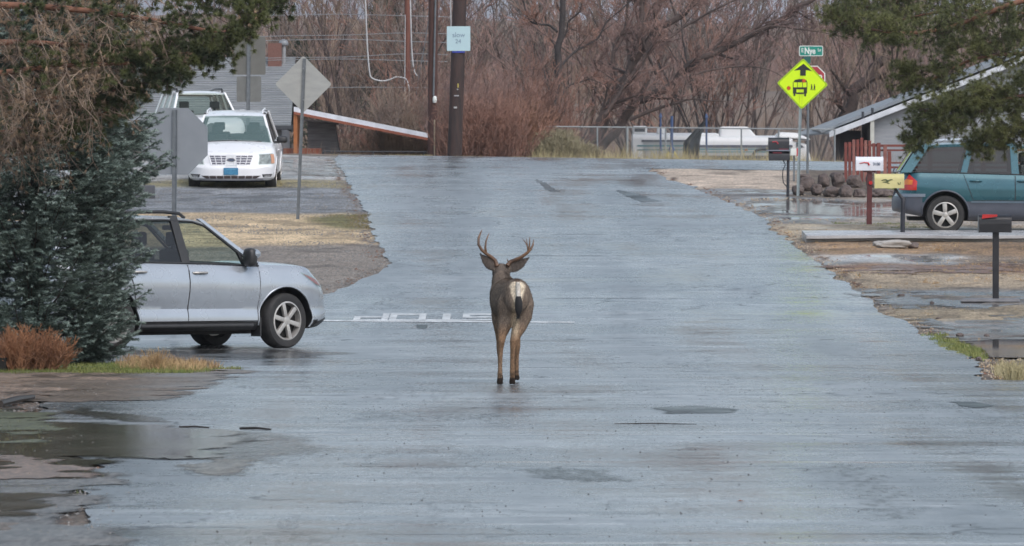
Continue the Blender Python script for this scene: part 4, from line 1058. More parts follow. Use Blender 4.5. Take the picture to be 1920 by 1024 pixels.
def suv2():
    c = Car(L=4.5, W=1.80, lf=.6, lr=.4, mf=3.6, nf=2.2, wf=1.35, wr_=-1.3, rt=.36, ra=.42, lip=.02, lipm=m_blackp,
            top=[(-2.25, 1.10), (.9, 1.04), (1.0, 1.06), (1.9, .98), (2.25, .84)], bot=[(-2.25, .4), (-1.8, .3), (1.7, .28), (2.25, .36)],
            pr=PR, crown=.05, lnf=[(.2, -.08), (.5, 0), (.8, -.05), (1, -.12)], lnr=[(.3, .05), (.5, 0), (1, .05)],
            clad=lambda x: .5, cladm=m_blackp, cab=(-2.1, 1.0), wroof=.60, ab=1, at=.45,
            roof=[(-2.0, 1.68), (-1.0, 1.72), (.1, 1.715), (.45, 1.67)], rbul=.04, rcrown=.03)
    D = 139.0; x = PX(370, D); th = R(-90 + 12)
    root = thing('parked_car', 'white utility vehicle half hidden behind the minivan, only its roof and windscreen showing', 'car', (x - .05, D + 1.3, PZ(168, D) - 1.72), th)
    c.body(root, white); c.roofpanel(root, white)
    for sd in (-1, 1):
        c.pillar(root, 1.04, .46, .12, .10, sd, white, 'a_pillar'); c.pillar(root, -.1, -.15, .1, .1, sd, white, 'b_pillar'); c.pillar(root, -1.0, -1.0, .1, .1, sd, white, 'c_pillar'); c.pillar(root, -2.0, -1.9, .2, .2, sd, white, 'd_pillar')
        c.pane(root, -.05, .98, -.1, .42, sd, g_tint); c.pane(root, -.95, -.15, -.95, -.2, sd, g_tint); c.pane(root, -1.9, -1.05, -1.8, -1.05, sd, g_tint)
        mirror(root, (.75, sd * (c.gy(.1) + .09), 1.16), sd, white)
        wheel(root, c.wf, sd * (c.W / 2 - .13), c.rt, .23, sd, 5, .22, 0); wheel(root, c.wr_, sd * (c.W / 2 - .13), c.rt, .23, sd, 5, .22, 0)
        MB().tube([(x_, sd * .56, c.zr(x_) + h) for x_, h in ((.25, -.03), (.18, .05), (-.8, .06), (-1.8, .05), (-1.9, -.03))], .026, 8).build('roof_rail', m_blackp, root, smooth=60)
    c.screen(root, 1.08, .48, g_clear, 'windscreen', .1); c.screen(root, -2.15, -2.0, g_clear, 'rear_window', .05, end=-1)
    seats(c, root, (.2,)); MB().box((.6, -.7, 1.0), (1.0, .7, 1.12)).build('dashboard', m_seat, root, bevel=.02)
suv2()
# ------------------------------------------------------------------ the deer
def deer():
    D = 56.0; z0 = 0.008
    x0 = PX(967, D); 
    y0 = P(960, 722)[1] - .02
    root = thing('deer', 'mule deer buck with antlers walking away up the wet road', 'deer', (x0, y0, z0), 0)
    mb = MB()
    def lo(pts, n=20):
        """pts: (x,y,z,rx,rz) ellipse rings perpendicular to the path (mostly along y)"""
        mb.loft([[(p[0] + math.cos(a) * p[3], p[1], p[2] + math.sin(a) * p[4]) for a in np.linspace(0, 2 * math.pi, n + 1)[:-1]] for p in pts])
    lo([(.012, -.16, .86, .02, .05), (.012, -.145, .86, .075, .12), (.012, -.10, .865, .115, .155), (.008, -.02, .868, .140, .170), (0, .08, .862, .152, .178), (-.02, .2, .845, .165, .182), (-.04, .35, .83, .18, .195),
        (-.06, .5, .82, .19, .21), (-.075, .65, .82, .185, .215), (-.09, .8, .83, .165, .21), (-.10, .92, .85, .125, .19), (-.105, 1.0, .88, .08, .12), (-.105, 1.03, .89, .03, .05)])
    # neck and head
    mb.tube([(-.10, .78, .88), (-.12, .92, .95), (-.14, 1.04, 1.02), (-.142, 1.12, 1.07)], [.165, .125, .092, .082], 16)
    mb.tube([(-.142, 1.05, 1.07), (-.142, 1.11, 1.095), (-.148, 1.18, 1.09), (-.168, 1.26, 1.045), (-.20, 1.35, .995), (-.215, 1.40, .975)], [.05, .088, .088, .066, .042, .03], 16)
    # hind legs
    def leg(p, r, n=14, fl=1.0): mb.tube(p, r, n, flat=fl)
    leg([(-.035, .04, .86), (-.075, .06, .78), (-.09, .08, .66), (-.115, .05, .56), (-.135, -.01, .48), (-.140, -.07, .42), (-.147, -.05, .33), (-.152, -.03, .22), (-.155, -.02, .12), (-.157, .0, .07)],
        [.115, .112, .092, .066, .045, .034, .0235, .0215, .024, .022])
    leg([(.045, .05, .86), (.068, .05, .78), (.066, .07, .66), (.035, .04, .56), (-.0, -.02, .48), (-.022, -.07, .42), (-.03, -.055, .33), (-.033, -.035, .22), (-.034, -.02, .12), (-.034, .0, .07)],
        [.118, .115, .095, .07, .05, .037, .026, .0235, .026, .024])
    # front legs
    leg([(.0, .82, .78), (.005, .80, .64), (.01, .80, .52), (.012, .82, .42), (.012, .83, .36), (.010, .86, .25), (.008, .88, .13), (.008, .90, .08)], [.10, .075, .045, .036, .036, .023, .024, .022])
    leg([(-.15, .85, .78), (-.165, .88, .62), (-.165, .92, .50), (-.16, .95, .40), (-.16, .96, .34), (-.158, .98, .22), (-.155, 1.0, .12), (-.155, 1.01, .07)], [.10, .075, .045, .034, .034, .022, .023, .022])
    # hooves (cloven, two toes) and dew claws
    for hx, hy, hz in ((-.157, .0, 0), (-.034, .0, 0), (.008, .91, .015), (-.155, 1.01, 0)):
        for s_ in (-1, 1):
            mb.tube([(hx + s_ * .006, hy - .005, hz + .085), (hx + s_ * .011, hy + .0, hz + .05), (hx + s_ * .014, hy + .012, hz + .012), (hx + s_ * .012, hy + .02, hz + .004)], [.018, .018, .020, .012], 10)
            mb.tube([(hx + s_ * .014, hy - .02, hz + .105), (hx + s_ * .017, hy - .035, hz + .085)], [.012, .008], 8)
    # ears: broad leaves
    def ear(base, tip, sag, sd):
        base, tip = Vector(base), Vector(tip); ax = (tip - base); n = 9; up = Vector((0, 0, 1)); side = ax.cross(Vector((0, 1, 0))).normalized()
        rings = []
        for i in range(n + 1):
            q = i / n; w_ = .052 * (math.sin(math.pi * min(q * .92 + .14, 1)) ** .75) * (1.0 if q < .95 else .5) + .004
            c_ = base + ax * q - side * (sag * math.sin(math.pi * q)) * .0
            c_.z -= .018 * math.sin(math.pi * q)
            rings.append([c_ + side * (math.cos(a) * w_) + Vector((0, 1, 0)) * (math.sin(a) * (.013 if q < .8 else .009)) for a in np.linspace(0, 2 * math.pi, 13)[:-1]])
        mb.loft(rings)
    ear((-.185, 1.10, 1.125), (-.362, 1.06, 1.285), .03, -1)
    ear((-.090, 1.10, 1.12), (.140, 1.08, 1.245), .03, 1)
    o = mb.build('body', m_dark, root)
    md = o.modifiers.new('r', 'REMESH'); md.mode = 'VOXEL'; md.voxel_size = .0075
    m2 = o.modifiers.new('s', 'SMOOTH'); m2.factor = .5; m2.iterations = 7
    dg = bpy.context.evaluated_depsgraph_get(); me = bpy.data.meshes.new_from_object(o.evaluated_get(dg)); o.modifiers.clear(); o.data = me
    me.polygons.foreach_set('use_smooth', [True] * len(me.polygons))
    # coat colours by anatomy
    n = len(me.vertices); v = np.empty(n * 3, np.float32); me.vertices.foreach_get('co', v); v = v.reshape(-1, 3); x, y, z = v.T
    no = np.empty(n * 3, np.float32); me.vertices.foreach_get('normal', no); no = no.reshape(-1, 3)
    c = np.empty((n, 3)); c[:] = (.20, .160, .130)
    def mixc(mask, cc):
        mk = np.clip(mask, 0, 1)[:, None]; c[:] = c * (1 - mk) + np.array(cc) * mk
    nz = fbm(x * 1.0 + 5, z + y * .7, 14, 81, 4) - .5; nf = fbm(x * 8, z * 2.2 + y, 30, 83, 3) - .5
    mixc(smooth(1.0, .6, z) * .45 + nz * .8, (.17, .12, .085))
    mixc(smooth(.62, .45, z) * .85, (.215, .130, .075))                       # tan legs
    mixc(smooth(.42, .2, z) * .4 * (x < -.1), (.25, .18, .13))
    # dark spine
    mixc(smooth(.05, .0, np.abs(x + .09 * y)) * smooth(.98, 1.03, z) * .8, (.045, .035, .03))
    # inner thigh pale
    rear = (y < .16)
    mixc(smooth(.06, .015, np.abs(x - .018 + (1 - z) * .06)) * smooth(.42, .55, z) * smooth(.9, .75, z) * rear * smooth(.3, -.2, no[:, 1]) * .75, (.50, .40, .28))
    # rump patch: wide heart above, narrow below
    cx = .018; hwid = np.interp(z, [.70, .78, .84, .90, .97, 1.00, 1.02], [.010, .022, .045, .066, .074, .055, .0]) + nz * .02
    mixc(smooth(hwid + .012, hwid - .012, np.abs(x - cx)) * smooth(.05, -.02, y) * smooth(.64, .72, z) * (z < 1.03), (.66, .57, .45))
    mixc(smooth(.028, .012, np.abs(x - cx + .0)) * (z > .955) * (y < .06) * .9, (.09, .055, .04))  # dark notch above the tail
    # head
    mixc((y > 1.02) * smooth(1.0, 1.10, z) * .75, (.12, .10, .088))
    ea = (np.abs(x + .13) > .085) * (y > 1.0) * (z > 1.06); mixc(ea * .9, (.10, .083, .074))
    mixc(ea * smooth(1.24, 1.15, z) * smooth(-.05, .02, x) * .0, (.3, .27, .24))
    mixc(smooth(.075, .055, z), (.03, .022, .018))
    mixc(smooth(.12, .10, z) * smooth(.08, .095, z) * .7, (.06, .04, .03))
    c *= (1 + nf * 1.1)[:, None]
    at = me.color_attributes.new('Col', 'FLOAT_COLOR', 'POINT')
    at.data.foreach_set('color', np.concatenate([np.clip(c, .005, 1), np.ones((n, 1))], 1).astype(np.float32).reshape(-1))
    m, t = newmat('deer_coat'); a = t.add('ShaderNodeAttribute', attribute_name='Col'); vv = t.coord((1, .5, .35))
    vm = t.add('ShaderNodeVectorMath', operation='SCALE'); t.link(a.outputs['Color'], vm.inputs[0]); t.link(t.ramp(t.noise(vv, 160, 3, .7), .3, .7, .6, 1.4), vm.inputs['Scale'])
    t.link(vm.outputs[0], t.b.inputs['Base Color']); t.b.inputs['Roughness'].default_value = .85; t.b.inputs['Specular IOR Level'].default_value = .2
    t.bump(t.noise(vv, 140, 3, .7), .8, .008)
    me.materials.clear(); me.materials.append(m)
    # short fur: fine hairs lying down the coat
    nv = np.random.default_rng(5); idx = nv.integers(0, n, 42000); p = v[idx].astype(float); nn = no[idx].astype(float); flow = np.array([0, -.35, -1.0])
    tg = flow - nn * (nn @ flow)[:, None]; d = unit(tg) + nn * .35 + nv.normal(size=p.shape) * .16; d = unit(d)
    L = np.where(p[:, 2] > .5, .017, .008)[:, None] * nv.uniform(.5, 1.2, (len(p), 1)); keep = (p[:, 2] > .09)
    sd = unit(np.cross(d, nn)) * .0016; T = np.stack([p - sd, p + sd, p + d * L], 1)[keep]
    fo = tris('fur', T, m, root); ca = fo.data.color_attributes.new('Col', 'FLOAT_COLOR', 'POINT')
    cc = np.repeat(np.clip(c[idx][keep] * nv.uniform(.45, 1.7, (keep.sum(), 1)), 0, 1), 3, 0)
    ca.data.foreach_set('color', np.concatenate([cc, np.ones((len(cc), 1))], 1).astype(np.float32).reshape(-1))
    # tail: white rope with black tip
    tb = MB(); tb.tube([(.022, -.135, 1.0), (.024, -.165, .96), (.026, -.178, .90), (.028, -.185, .845)], [.016, .020, .021, .023], 12); tl = tb.build('tail', M('tail_white', (.62, .60, .56), .9, (.45, .40, .34), 30), root, smooth=60)
    tb = MB(); tb.tube([(.027, -.186, .865), (.028, -.190, .83), (.029, -.190, .79), (.028, -.185, .73), (.026, -.178, .69), (.025, -.172, .672)], [.024, .033, .038, .034, .02, .004], 12); tb.build('tail_tip', M('tail_black', (.012, .012, .014), .8), tl, smooth=60)
    ta = np.array([(.027, -.19, z_) for z_ in np.linspace(.86, .68, 14)]); tz = needles(ta, np.tile([0, -.12, -1.], (14, 1)), 90, .05, .003, .55)
    tris('tail_hair', tz, M('tail_black', (.012, .012, .014), .8), tl)
    ta = np.array([(.023, -.165, z_) for z_ in np.linspace(1.0, .88, 12)]); tris('tail_hair', needles(ta, np.tile([0, -.15, -1.], (12, 1)), 110, .045, .003, .7), M('tail_white', (.62, .60, .56), .9), tl)
    # antlers
    m_ant = M('antler', (.16, .085, .045), .5, (.07, .04, .028), 9, bump=.3, bscale=60)
    def A(zx, zy, yy=1.10):
        yy -= .03
        k_ = (D + yy) / D; return ((zx - 410) / 608 * k_ + .0, yy, 1.6 - (1.6 - (967 - zy) / 608) * k_)
    def an(l): 
        mb = MB()
        for pts, rr in l: mb.tube([A(*q) for q in pts], rr, 9)
        o_ = mb.build('antler', m_ant, root, smooth=60); return o_
    an([([(300, 262), (288, 228, 1.12), (262, 205, 1.10), (236, 188, 1.08), (208, 165, 1.06), (188, 132, 1.06), (188, 95, 1.08), (200, 62, 1.12), (210, 42, 1.15)], [.022, .020, .018, .017, .0155, .014, .012, .008, .002]),
        ([(234, 186, 1.08), (228, 150, 1.05), (232, 115, 1.06), (242, 85, 1.09), (252, 62, 1.12)], [.013, .011, .009, .006, .002])])
    an([([(360, 258), (378, 235, 1.12), (410, 222, 1.10), (445, 207, 1.08), (478, 182, 1.06), (500, 160, 1.06), (514, 132, 1.08), (517, 100, 1.12)], [.022, .020, .018, .017, .0155, .013, .009, .002]),
        ([(486, 174, 1.06), (492, 140, 1.04), (494, 110, 1.06), (494, 86, 1.09)], [.012, .009, .006, .002]), ([(486, 172, 1.06), (480, 140, 1.14), (468, 118, 1.18), (450, 96, 1.22)], [.010, .007, .005, .002]), ([(482, 178, 1.06), (482, 145, 1.2), (476, 110, 1.25), (474, 96, 1.26)], [.008, .006, .004, .002]),
        ([(372, 240, 1.13), (362, 228, 1.14), (358, 216, 1.15)], [.008, .006, .002])])
    return root
deer()

# ------------------------------------------------------------------ signs and posts
m_galv = M('galvanised_steel', (.30, .32, .34), .5, (.22, .235, .25), 8, metal=.2)
m_galvd = M('weathered_post', (.16, .18, .20), .5, (.11, .125, .14), 8, metal=.1)
m_aluback = M('sign_back', (.33, .34, .335), .55, (.28, .29, .285), 3, stretch=(1, 1, 3), metal=0)
m_stopback = M('sign_back_blue', (.215, .235, .26), .5, (.19, .21, .235), 4)
m_tanback = M('sign_back_tan', (.135, .135, .125), .6, (.11, .11, .10), 3)
def upost(mb, x0, y0, z0, x1, y1, z1, w_=.05):
    # u-channel with punched holes look: web and two flanges
    n = 1
    for dx0, dx1, dy0, dy1 in ((-w_ / 2, w_ / 2, 0, .004), (-w_ / 2, -w_ / 2 + .006, -.02, 0), (w_ / 2 - .006, w_ / 2, -.02, 0)):
        mb.hull8([(x0 + dx0, y0 + dy0, z0), (x0 + dx1, y0 + dy0, z0), (x0 + dx1, y0 + dy1, z0), (x0 + dx0, y0 + dy1, z0),
                  (x1 + dx0, y1 + dy0, z1), (x1 + dx1, y1 + dy0, z1), (x1 + dx1, y1 + dy1, z1), (x1 + dx0, y1 + dy1, z1)])
def poly_round(pts, r, n=4):
    out = []
    for i, p in enumerate(pts):
        p = Vector(p); a = Vector(pts[i - 1]); b = Vector(pts[(i + 1) % len(pts)])
        da = (a - p).normalized() * r; db = (b - p).normalized() * r
        for k_ in range(n + 1):
            t_ = k_ / n; out.append(tuple((p + da) * (1 - t_) ** 2 + p * 2 * t_ * (1 - t_) + (p + db) * t_ ** 2))
    return out
# diamond sign seen from behind
D = P(558, 412)[1]; s_ = D / F; xb = PX(558, D); zg = float(gz(xb, D)); 
root = thing('road_sign', 'blank grey back of a diamond road sign on a thin post by the tan gravel', 'road sign', (xb, D, zg))
mb = MB(); upost(mb, 0, 0, -.05, (571 - 558) * s_, 0, (412 - 110) * s_, .062); mb.build('post', m_galvd, root)
cx, cz = (569 - 558) * s_, (412 - 158) * s_; h = 53.5 * s_
pl = MB().prism(poly_round([(cx + h, cz), (cx, cz + h), (cx - h, cz), (cx, cz - h)], .05), .008, .012).build('sign_panel', m_aluback, root)
mb = MB(); [mb.tube([(cx, -.004 - .02, cz + q), (cx, .004, cz + q)], .012, 8) for q in (-.3, .3)]; mb.build('bolts', m_galv, pl)
# stop sign from behind (octagon) at the side street
D = 78.0; s_ = D / F; xb = PX(325, D); zg = float(gz(xb, D))
root = thing('stop_sign', 'back of an octagonal stop sign on a steel post behind the silver car', 'stop sign', (xb, D, zg))
mb = MB(); upost(mb, 0, 0, -.05, (328 - 325) * s_, 0, PZ(206, D) - zg, .066); mb.build('post', m_galvd, root)
cx, cz = (327 - 325) * s_, PZ(265, D) - zg; h = 62.5 * s_
oc = [(cx + h / math.cos(R(22.5)) * math.cos(R(22.5 + 45 * k_)), cz + h / math.cos(R(22.5)) * math.sin(R(22.5 + 45 * k_))) for k_ in range(8)]
MB().prism(oc, .008, .012).build('sign_panel', m_stopback, root)
# two rectangular sign backs behind the minivan
D = 131.0; s_ = D / F; xb = PX(464, D); zg = float(gz(xb, D))
root = thing('road_sign', 'pair of tan rectangular sign backs on one post behind the minivan', 'road sign', (xb, D, zg))
mb = MB(); upost(mb, 0, 0, -.05, 3 * s_, 0, PZ(70, D) - zg, .085); mb.build('post', m_galvd, root)
a, b = (438 - 464) * s_, (498 - 464) * s_
MB().prism(poly_round([(a, PZ(140, D) - zg), (b, PZ(140, D) - zg), (b, PZ(69, D) - zg), (a, PZ(69, D) - zg)], .04), .008, .012).build('sign_panel', m_tanback, root)
MB().prism(poly_round([(a + .07, PZ(191, D) - zg), (b - .10, PZ(191, D) - zg), (b - .10, PZ(143, D) - zg), (a + .07, PZ(143, D) - zg)], .04), .008, .012).build('sign_panel', M('sign_back_grey', (.155, .16, .155), .6), root)
# school bus stop ahead sign
m_fly = M('fluorescent_yellow_green', (.62, .88, .0), .45, (.58, .84, .0), 4)
m_fly.node_tree.nodes['Principled BSDF'].inputs['Emission Strength'].default_value = 0
m_flyd = M('sign_border', (.30, .52, .0), .5, (.27, .48, 0), 4)
m_ink = M('sign_ink', (.015, .02, .015), .5)
D = 119.0; s_ = D / F; xb = PX(1496, D); zg = float(gz(xb, D)) 
def SX(px): return (px - 1496) * s_
def SZ(py): return PZ(py, D) - zg
root = thing('bus_stop_sign', 'bright yellow green diamond school bus stop ahead sign on a steel post', 'road sign', (xb, D, zg))
mb = MB(); upost(mb, 0, .02, -.05, SX(1503), .02, SZ(125), .06); mb.build('post', M('post_pale', (.30, .36, .38), .5, (.24, .29, .31), 6), root)
cx, cz, h = SX(1504.5), SZ(157.5), 48 * s_
tilt = -.02
def rotd(pts, c=(cx, cz), a=-.035): return [(c[0] + (p[0] - c[0]) * math.cos(a) - (p[1] - c[1]) * math.sin(a), c[1] + (p[0] - c[0]) * math.sin(a) + (p[1] - c[1]) * math.cos(a)) for p in pts]
def dia(h): return rotd(poly_round([(cx + h, cz), (cx, cz + h), (cx - h, cz), (cx, cz - h)], .05))
pan = MB().prism(dia(h), 0, .004).build('sign_panel', m_fly, root)
# border as a ring of four bars just inside the edge
mb = MB(); outer, inner = dia(h * .985), dia(h * .925)
n = len(outer)
for i in range(n):
    j = (i + 1) % n; mb.add([(outer[i][0], -.002, outer[i][1]), (outer[j][0], -.002, outer[j][1]), (inner[j][0], -.002, inner[j][1]), (inner[i][0], -.002, inner[i][1])], [(0, 1, 2, 3)])
mb.build('border', m_flyd, pan, fixn=False)
def pic(px, py): return ((px - 400) / 832 * 130 * s_ + SX(1440 + 400 * 130 / 832), SZ(70 + py / 1024 * 160))
mb = MB(); mb.prism([pic(*q) for q in [(425, 318), (530, 408), (452, 392), (452, 462), (385, 462), (385, 392), (308, 402)]], -.004, -.001); mb.build('arrow', m_ink, pan)
mb = MB()
for q in ([(305, 540), (320, 512), (370, 502), (420, 502), (460, 514), (470, 540)],): mb.prism([pic(*p) for p in q], -.004, -.001)
for a, b, c_, d_ in ((298, 600, 470, 625), (298, 625, 340, 675), (428, 625, 468, 675), (340, 662, 428, 682), (306, 675, 328, 705), (434, 675, 456, 708), (298, 540, 306, 602), (463, 540, 471, 602), (350, 540, 356, 602), (410, 540, 416, 602)):
    mb.prism([pic(a, d_), pic(c_, d_), pic(c_, b), pic(a, b)], -.004, -.001)
mb.build('bus_symbol', m_ink, pan)
m_or = M('sign_red', (.60, .08, .01), .5)
mb = MB(); 
for (ccx, ccy, r_) in ((248, 610, 24), (430, 522, 22)): mb.prism([pic(ccx + r_ * math.cos(a), ccy + r_ * math.sin(a)) for a in np.linspace(0, 2 * math.pi, 15)[:-1]][::-1], -.007, -.0045)
mb.build('red_lights', m_or, pan)
mb = MB()
for x_ in (522, 556):
    mb.prism([pic(x_ + 7 * math.cos(a), 572 + 7 * math.sin(a)) for a in np.linspace(0, 2 * math.pi, 9)[:-1]][::-1], -.004, -.001)
    mb.prism([pic(*q) for q in [(x_ - 6, 580), (x_ + 6, 580), (x_ + 12, 602), (x_ + 6, 606), (x_ + 12, 636), (x_ + 4, 636), (x_, 615), (x_ - 8, 636), (x_ - 14, 632), (x_ - 6, 605)]][::-1], -.004, -.001)
mb.build('children_symbol', m_ink, pan)
# street name blades + stop sign beyond
D = 131.5; s_ = D / F; xb = PX(1514, D); zg = float(gz(xb, D))
m_green = M('street_sign_green', (.0, .24, .18), .45, (.0, .20, .16), 4); m_signw = M('sign_white', (.72, .76, .74), .5)
root = thing('street_sign', 'green street name sign reading E Nye above a partly hidden red stop sign', 'street sign', (xb, D, zg))
mb = MB(); mb.tube([(0, 0, -.05), (.02, 0, PZ(105, D) - zg)], .03, 10); mb.build('post', m_galvd, root)
a, b, c_, d_ = PX(1498, D) - xb, PX(1543, D) - xb, PZ(105.5, D) - zg, PZ(86, D) - zg
bl = MB().prism(poly_round([(a, c_), (b, c_), (b, d_), (a, d_)], .04), -.035, -.031).build('name_blade', m_signw, root)
MB().prism(poly_round([(a + .018, c_ + .018), (b - .018, c_ + .018), (b - .018, d_ - .018), (a + .018, d_ - .018)], .03), -.037, -.0355).build('blade_field', m_green, bl)
cz = (c_ + d_) / 2
text('lettering', 'E', .13, m_signw, bl, Matrix.Translation((a + .075, -.039, cz + .01)) @ FACE, .001, .8, .004)
text('lettering', 'Nye', .20, m_signw, bl, Matrix.Translation((a + .25, -.039, cz - .005)) @ FACE, .001, .75, .007)
text('lettering', 'Ln', .10, m_signw, bl, Matrix.Translation((b - .085, -.039, cz + .02)) @ FACE, .001, .8, .002)
MB().box((-.012, -.30, PZ(119, D) - zg), (-.008, .30, PZ(106, D) - zg)).build('cross_blade', m_green, root, rot=(0, 0, R(12)))
cx, cz, h = PX(1523, D) - xb, PZ(147.5, D) - zg, 24 * s_ 
def octg(h): return [(cx + h / math.cos(R(22.5)) * math.cos(R(22.5 + 45 * k_)), cz + h / math.cos(R(22.5)) * math.sin(R(22.5 + 45 * k_))) for k_ in range(8)]
st = MB().prism(octg(h), -.045, -.041).build('stop_panel', m_signw, root)
MB().prism(octg(h * .92), -.047, -.0455).build('stop_field', M('stop_red', (.38, .035, .05), .5), st)
text('lettering', 'STOP', .22, m_signw, st, Matrix.Translation((cx, -.049, cz)) @ FACE, .001, .85, .004)

# ------------------------------------------------------------------ poles and cables
m_pole = M('creosote_wood', (.055, .032, .028), .8, (.028, .02, .02), 3, bump=.6, bscale=12, stretch=(4, 4, .5))
m_pole2 = M('brown_pole', (.10, .045, .035), .75, (.05, .025, .022), 3, bump=.5, bscale=12, stretch=(4, 4, .5))
m_pole3 = M('red_brown_pole', (.20, .075, .05), .7, (.12, .045, .035), 3, bump=.4, bscale=12, stretch=(4, 4, .5))
m_cable = M('pale_cable', (.55, .56, .58), .5)
def pole(D, pb, pt, w0, w1, m, label, top=10.5):
    """pb: bottom px (x,y), pt: px at the image top (x, 0)"""
    xb = PX(pb[0], D); zb = float(gz(xb, D)) - .1
    x1 = PX(pt[0], D); z1 = PZ(pt[1], D); zt_ = zb + top; k_ = (zt_ - zb) / (z1 - PZ(pb[1], D))
    root = thing('utility_pole', label, 'utility pole', (xb, D, zb), 0, 'wooden utility poles')
    r0, r1 = w0 * D / F / 2, w1 * D / F / 2
    pts = [(0 + (x1 - xb) * k_ * q, 0, (zt_ - zb) * q) for q in np.linspace(0, 1, 8)]
    MB().tube(pts, list(np.linspace(r0, r0 + (r1 - r0) * 1.0, 8)), 20).build('shaft', m, root, smooth=60)
    return root, xb, zb
D = 142.5
r1_, xb, zb = pole(D, (852, 297), (862, 0), 27, 23, m_pole, 'dark thick utility pole with a white square notice')
sa, sb, s0, s1 = PX(838, D) - xb, PX(882, D) - xb, PZ(96, D) - zb, PZ(50, D) - zb
sg = MB().box((sa, -.19, s0), (sb, -.186, s1)).build('notice_panel', M('notice_white', (.42, .58, .62), .5, (.40, .54, .60), 3), r1_)
m_fade = M('faded_ink', (.17, .24, .34), .6)
text('lettering', 'slow', .17, m_fade, sg, Matrix.Translation(((sa + sb) / 2, -.193, s1 - .22)) @ FACE, .001, 1.0, .0)
text('lettering', '24', .15, m_fade, sg, Matrix.Translation(((sa + sb) / 2 - .01, -.193, s1 - .38)) @ FACE, .001, 1.0, .0)
MB().box((PX(848, D) - xb, -.182, PZ(99.5, D) - zb), (PX(872, D) - xb, -.178, PZ(96.2, D) - zb)).build('blue_strip', M('strip_blue', (.03, .05, .35), .5), r1_)
for (px_, py_, w_, h_, c_) in ((859, 161, .03, .10, (.5, .42, .1)), (856, 180, .12, .025, (.4, .4, .42)), (854, 202, .08, .04, (.45, .45, .45)), (858, 168, .03, .03, (.4, .4, .4))):
    MB().box((PX(px_, D) - xb - w_ / 2, -.20, PZ(py_, D) - zb - h_ / 2), (PX(px_, D) - xb + w_ / 2, -.165, PZ(py_, D) - zb + h_ / 2)).build('pole_tag', M('tag_metal', c_, .5), r1_)
MB().tube([(PX(846, D) - xb, .0, PZ(60, D) - zb), (PX(845, D) - xb, .0, PZ(0, D) - zb), (PX(844.5, D) - xb, .0, 9)], .018, 6).build('conduit', m_cable, r1_)
D = 147.0
r2_, xb, zb = pole(D, (810, 240), (812, 0), 17, 20, m_pole2, 'brown utility pole with conduit left of the thick dark pole')
MB().tube([(PX(813, D) - xb, -.16, PZ(180, D) - zb), (PX(817, D) - xb, -.16, PZ(0, D) - zb)], .025, 6).build('conduit', m_galvd, r2_)
MB().lathe([(.0001, 0), (.05, 0), (.055, .05), (.05, .14), (.03, .17), (.0001, .17)], 14, 'z', (PX(815.5, D) - xb, -.2, PZ(193, D) - zb)).build('meter_cap', m_signw, r2_, smooth=50)
D = 146.0; xb = PX(815, D); zg = float(gz(xb, D)) - .1
mk = thing('marker_stake', 'thin tan marker stake at the foot of the brown pole', 'stake', (xb, D, zg))
MB().tube([(0, -.25, 0), (0, -.25, PZ(225, D) - zg)], .022, 6).build('stake', M('stake_tan', (.45, .38, .28), .7, (.25, .2, .15), 12), mk)
D = 156.0
r3_, xb, zb = pole(D, (764, 200), (764, 0), 11, 11.5, m_pole3, 'slim red brown utility pole standing farthest left')
MB().tube([(PX(759, D) - xb, -.1, PZ(200, D) - zb), (PX(760, D) - xb, -.1, PZ(28, D) - zb)], .012, 5).build('conduit', m_cable, r3_)
def cable(name, pts, D, rad, label, m=m_cable, grp=None):
    p = [Vector((PX(a, D + e), D + e, PZ(b, D + e))) for a, b, e in [(q + (0,))[:3] for q in pts]]
    # smooth through the points
    out = []
    for i in range(len(p) - 1):
        a = p[max(i - 1, 0)]; b = p[i]; c_ = p[i + 1]; d_ = p[min(i + 2, len(p) - 1)]
        for k_ in range(6):
            t_ = k_ / 6; out.append(.5 * ((2 * b) + (c_ - a) * t_ + (2 * a - 5 * b + 4 * c_ - d_) * t_ ** 2 + (3 * b - a - 3 * c_ + d_) * t_ ** 3))
    out.append(p[-1]); org = out[0]
    mb = MB().tube([q - org for q in out], rad, 6); o = mb.build(name, m, None, loc=org, smooth=60)
    return tag(o, label, 'cable', grp)
cable('hanging_cable', [(683, -60), (686, 20), (689, 90), (693, 135), (698, 147), (715, 152), (730, 150), (742, 145), (755, 146), (762, 150), (767, 165), (768, 195)], 155.8, .022, 'pale slack cable looping down to the slim pole')
cable('hanging_cable', [(768, -60), (770, 20), (772, 90), (776, 130), (782, 142)], 155.5, .02, 'pale cable hanging just right of the slim pole')
cable('guy_wire', [(803, 40), (795, 90), (788, 130), (778, 190)], 154, .012, 'thin dark stay wire left of the brown pole', m_galvd)
for i, (ya_, yb_, lb) in enumerate(((28, 30, 'uppermost'), (67, 62, 'second from top'), (75, 78, 'third from top'), (108, 101, 'third from bottom'), (112, 114, 'second from bottom'), (165, 164, 'lowest'))):
    cable('overhead_wire', [(480, ya_ + 2), (560, ya_), (650, ya_ - 1), (764, yb_), (840, yb_ + 2)], 158 + i * .8, .011, lb + ' of the thin grey wires stretched across to the slim pole', m_galv, 'thin wires left of the poles')

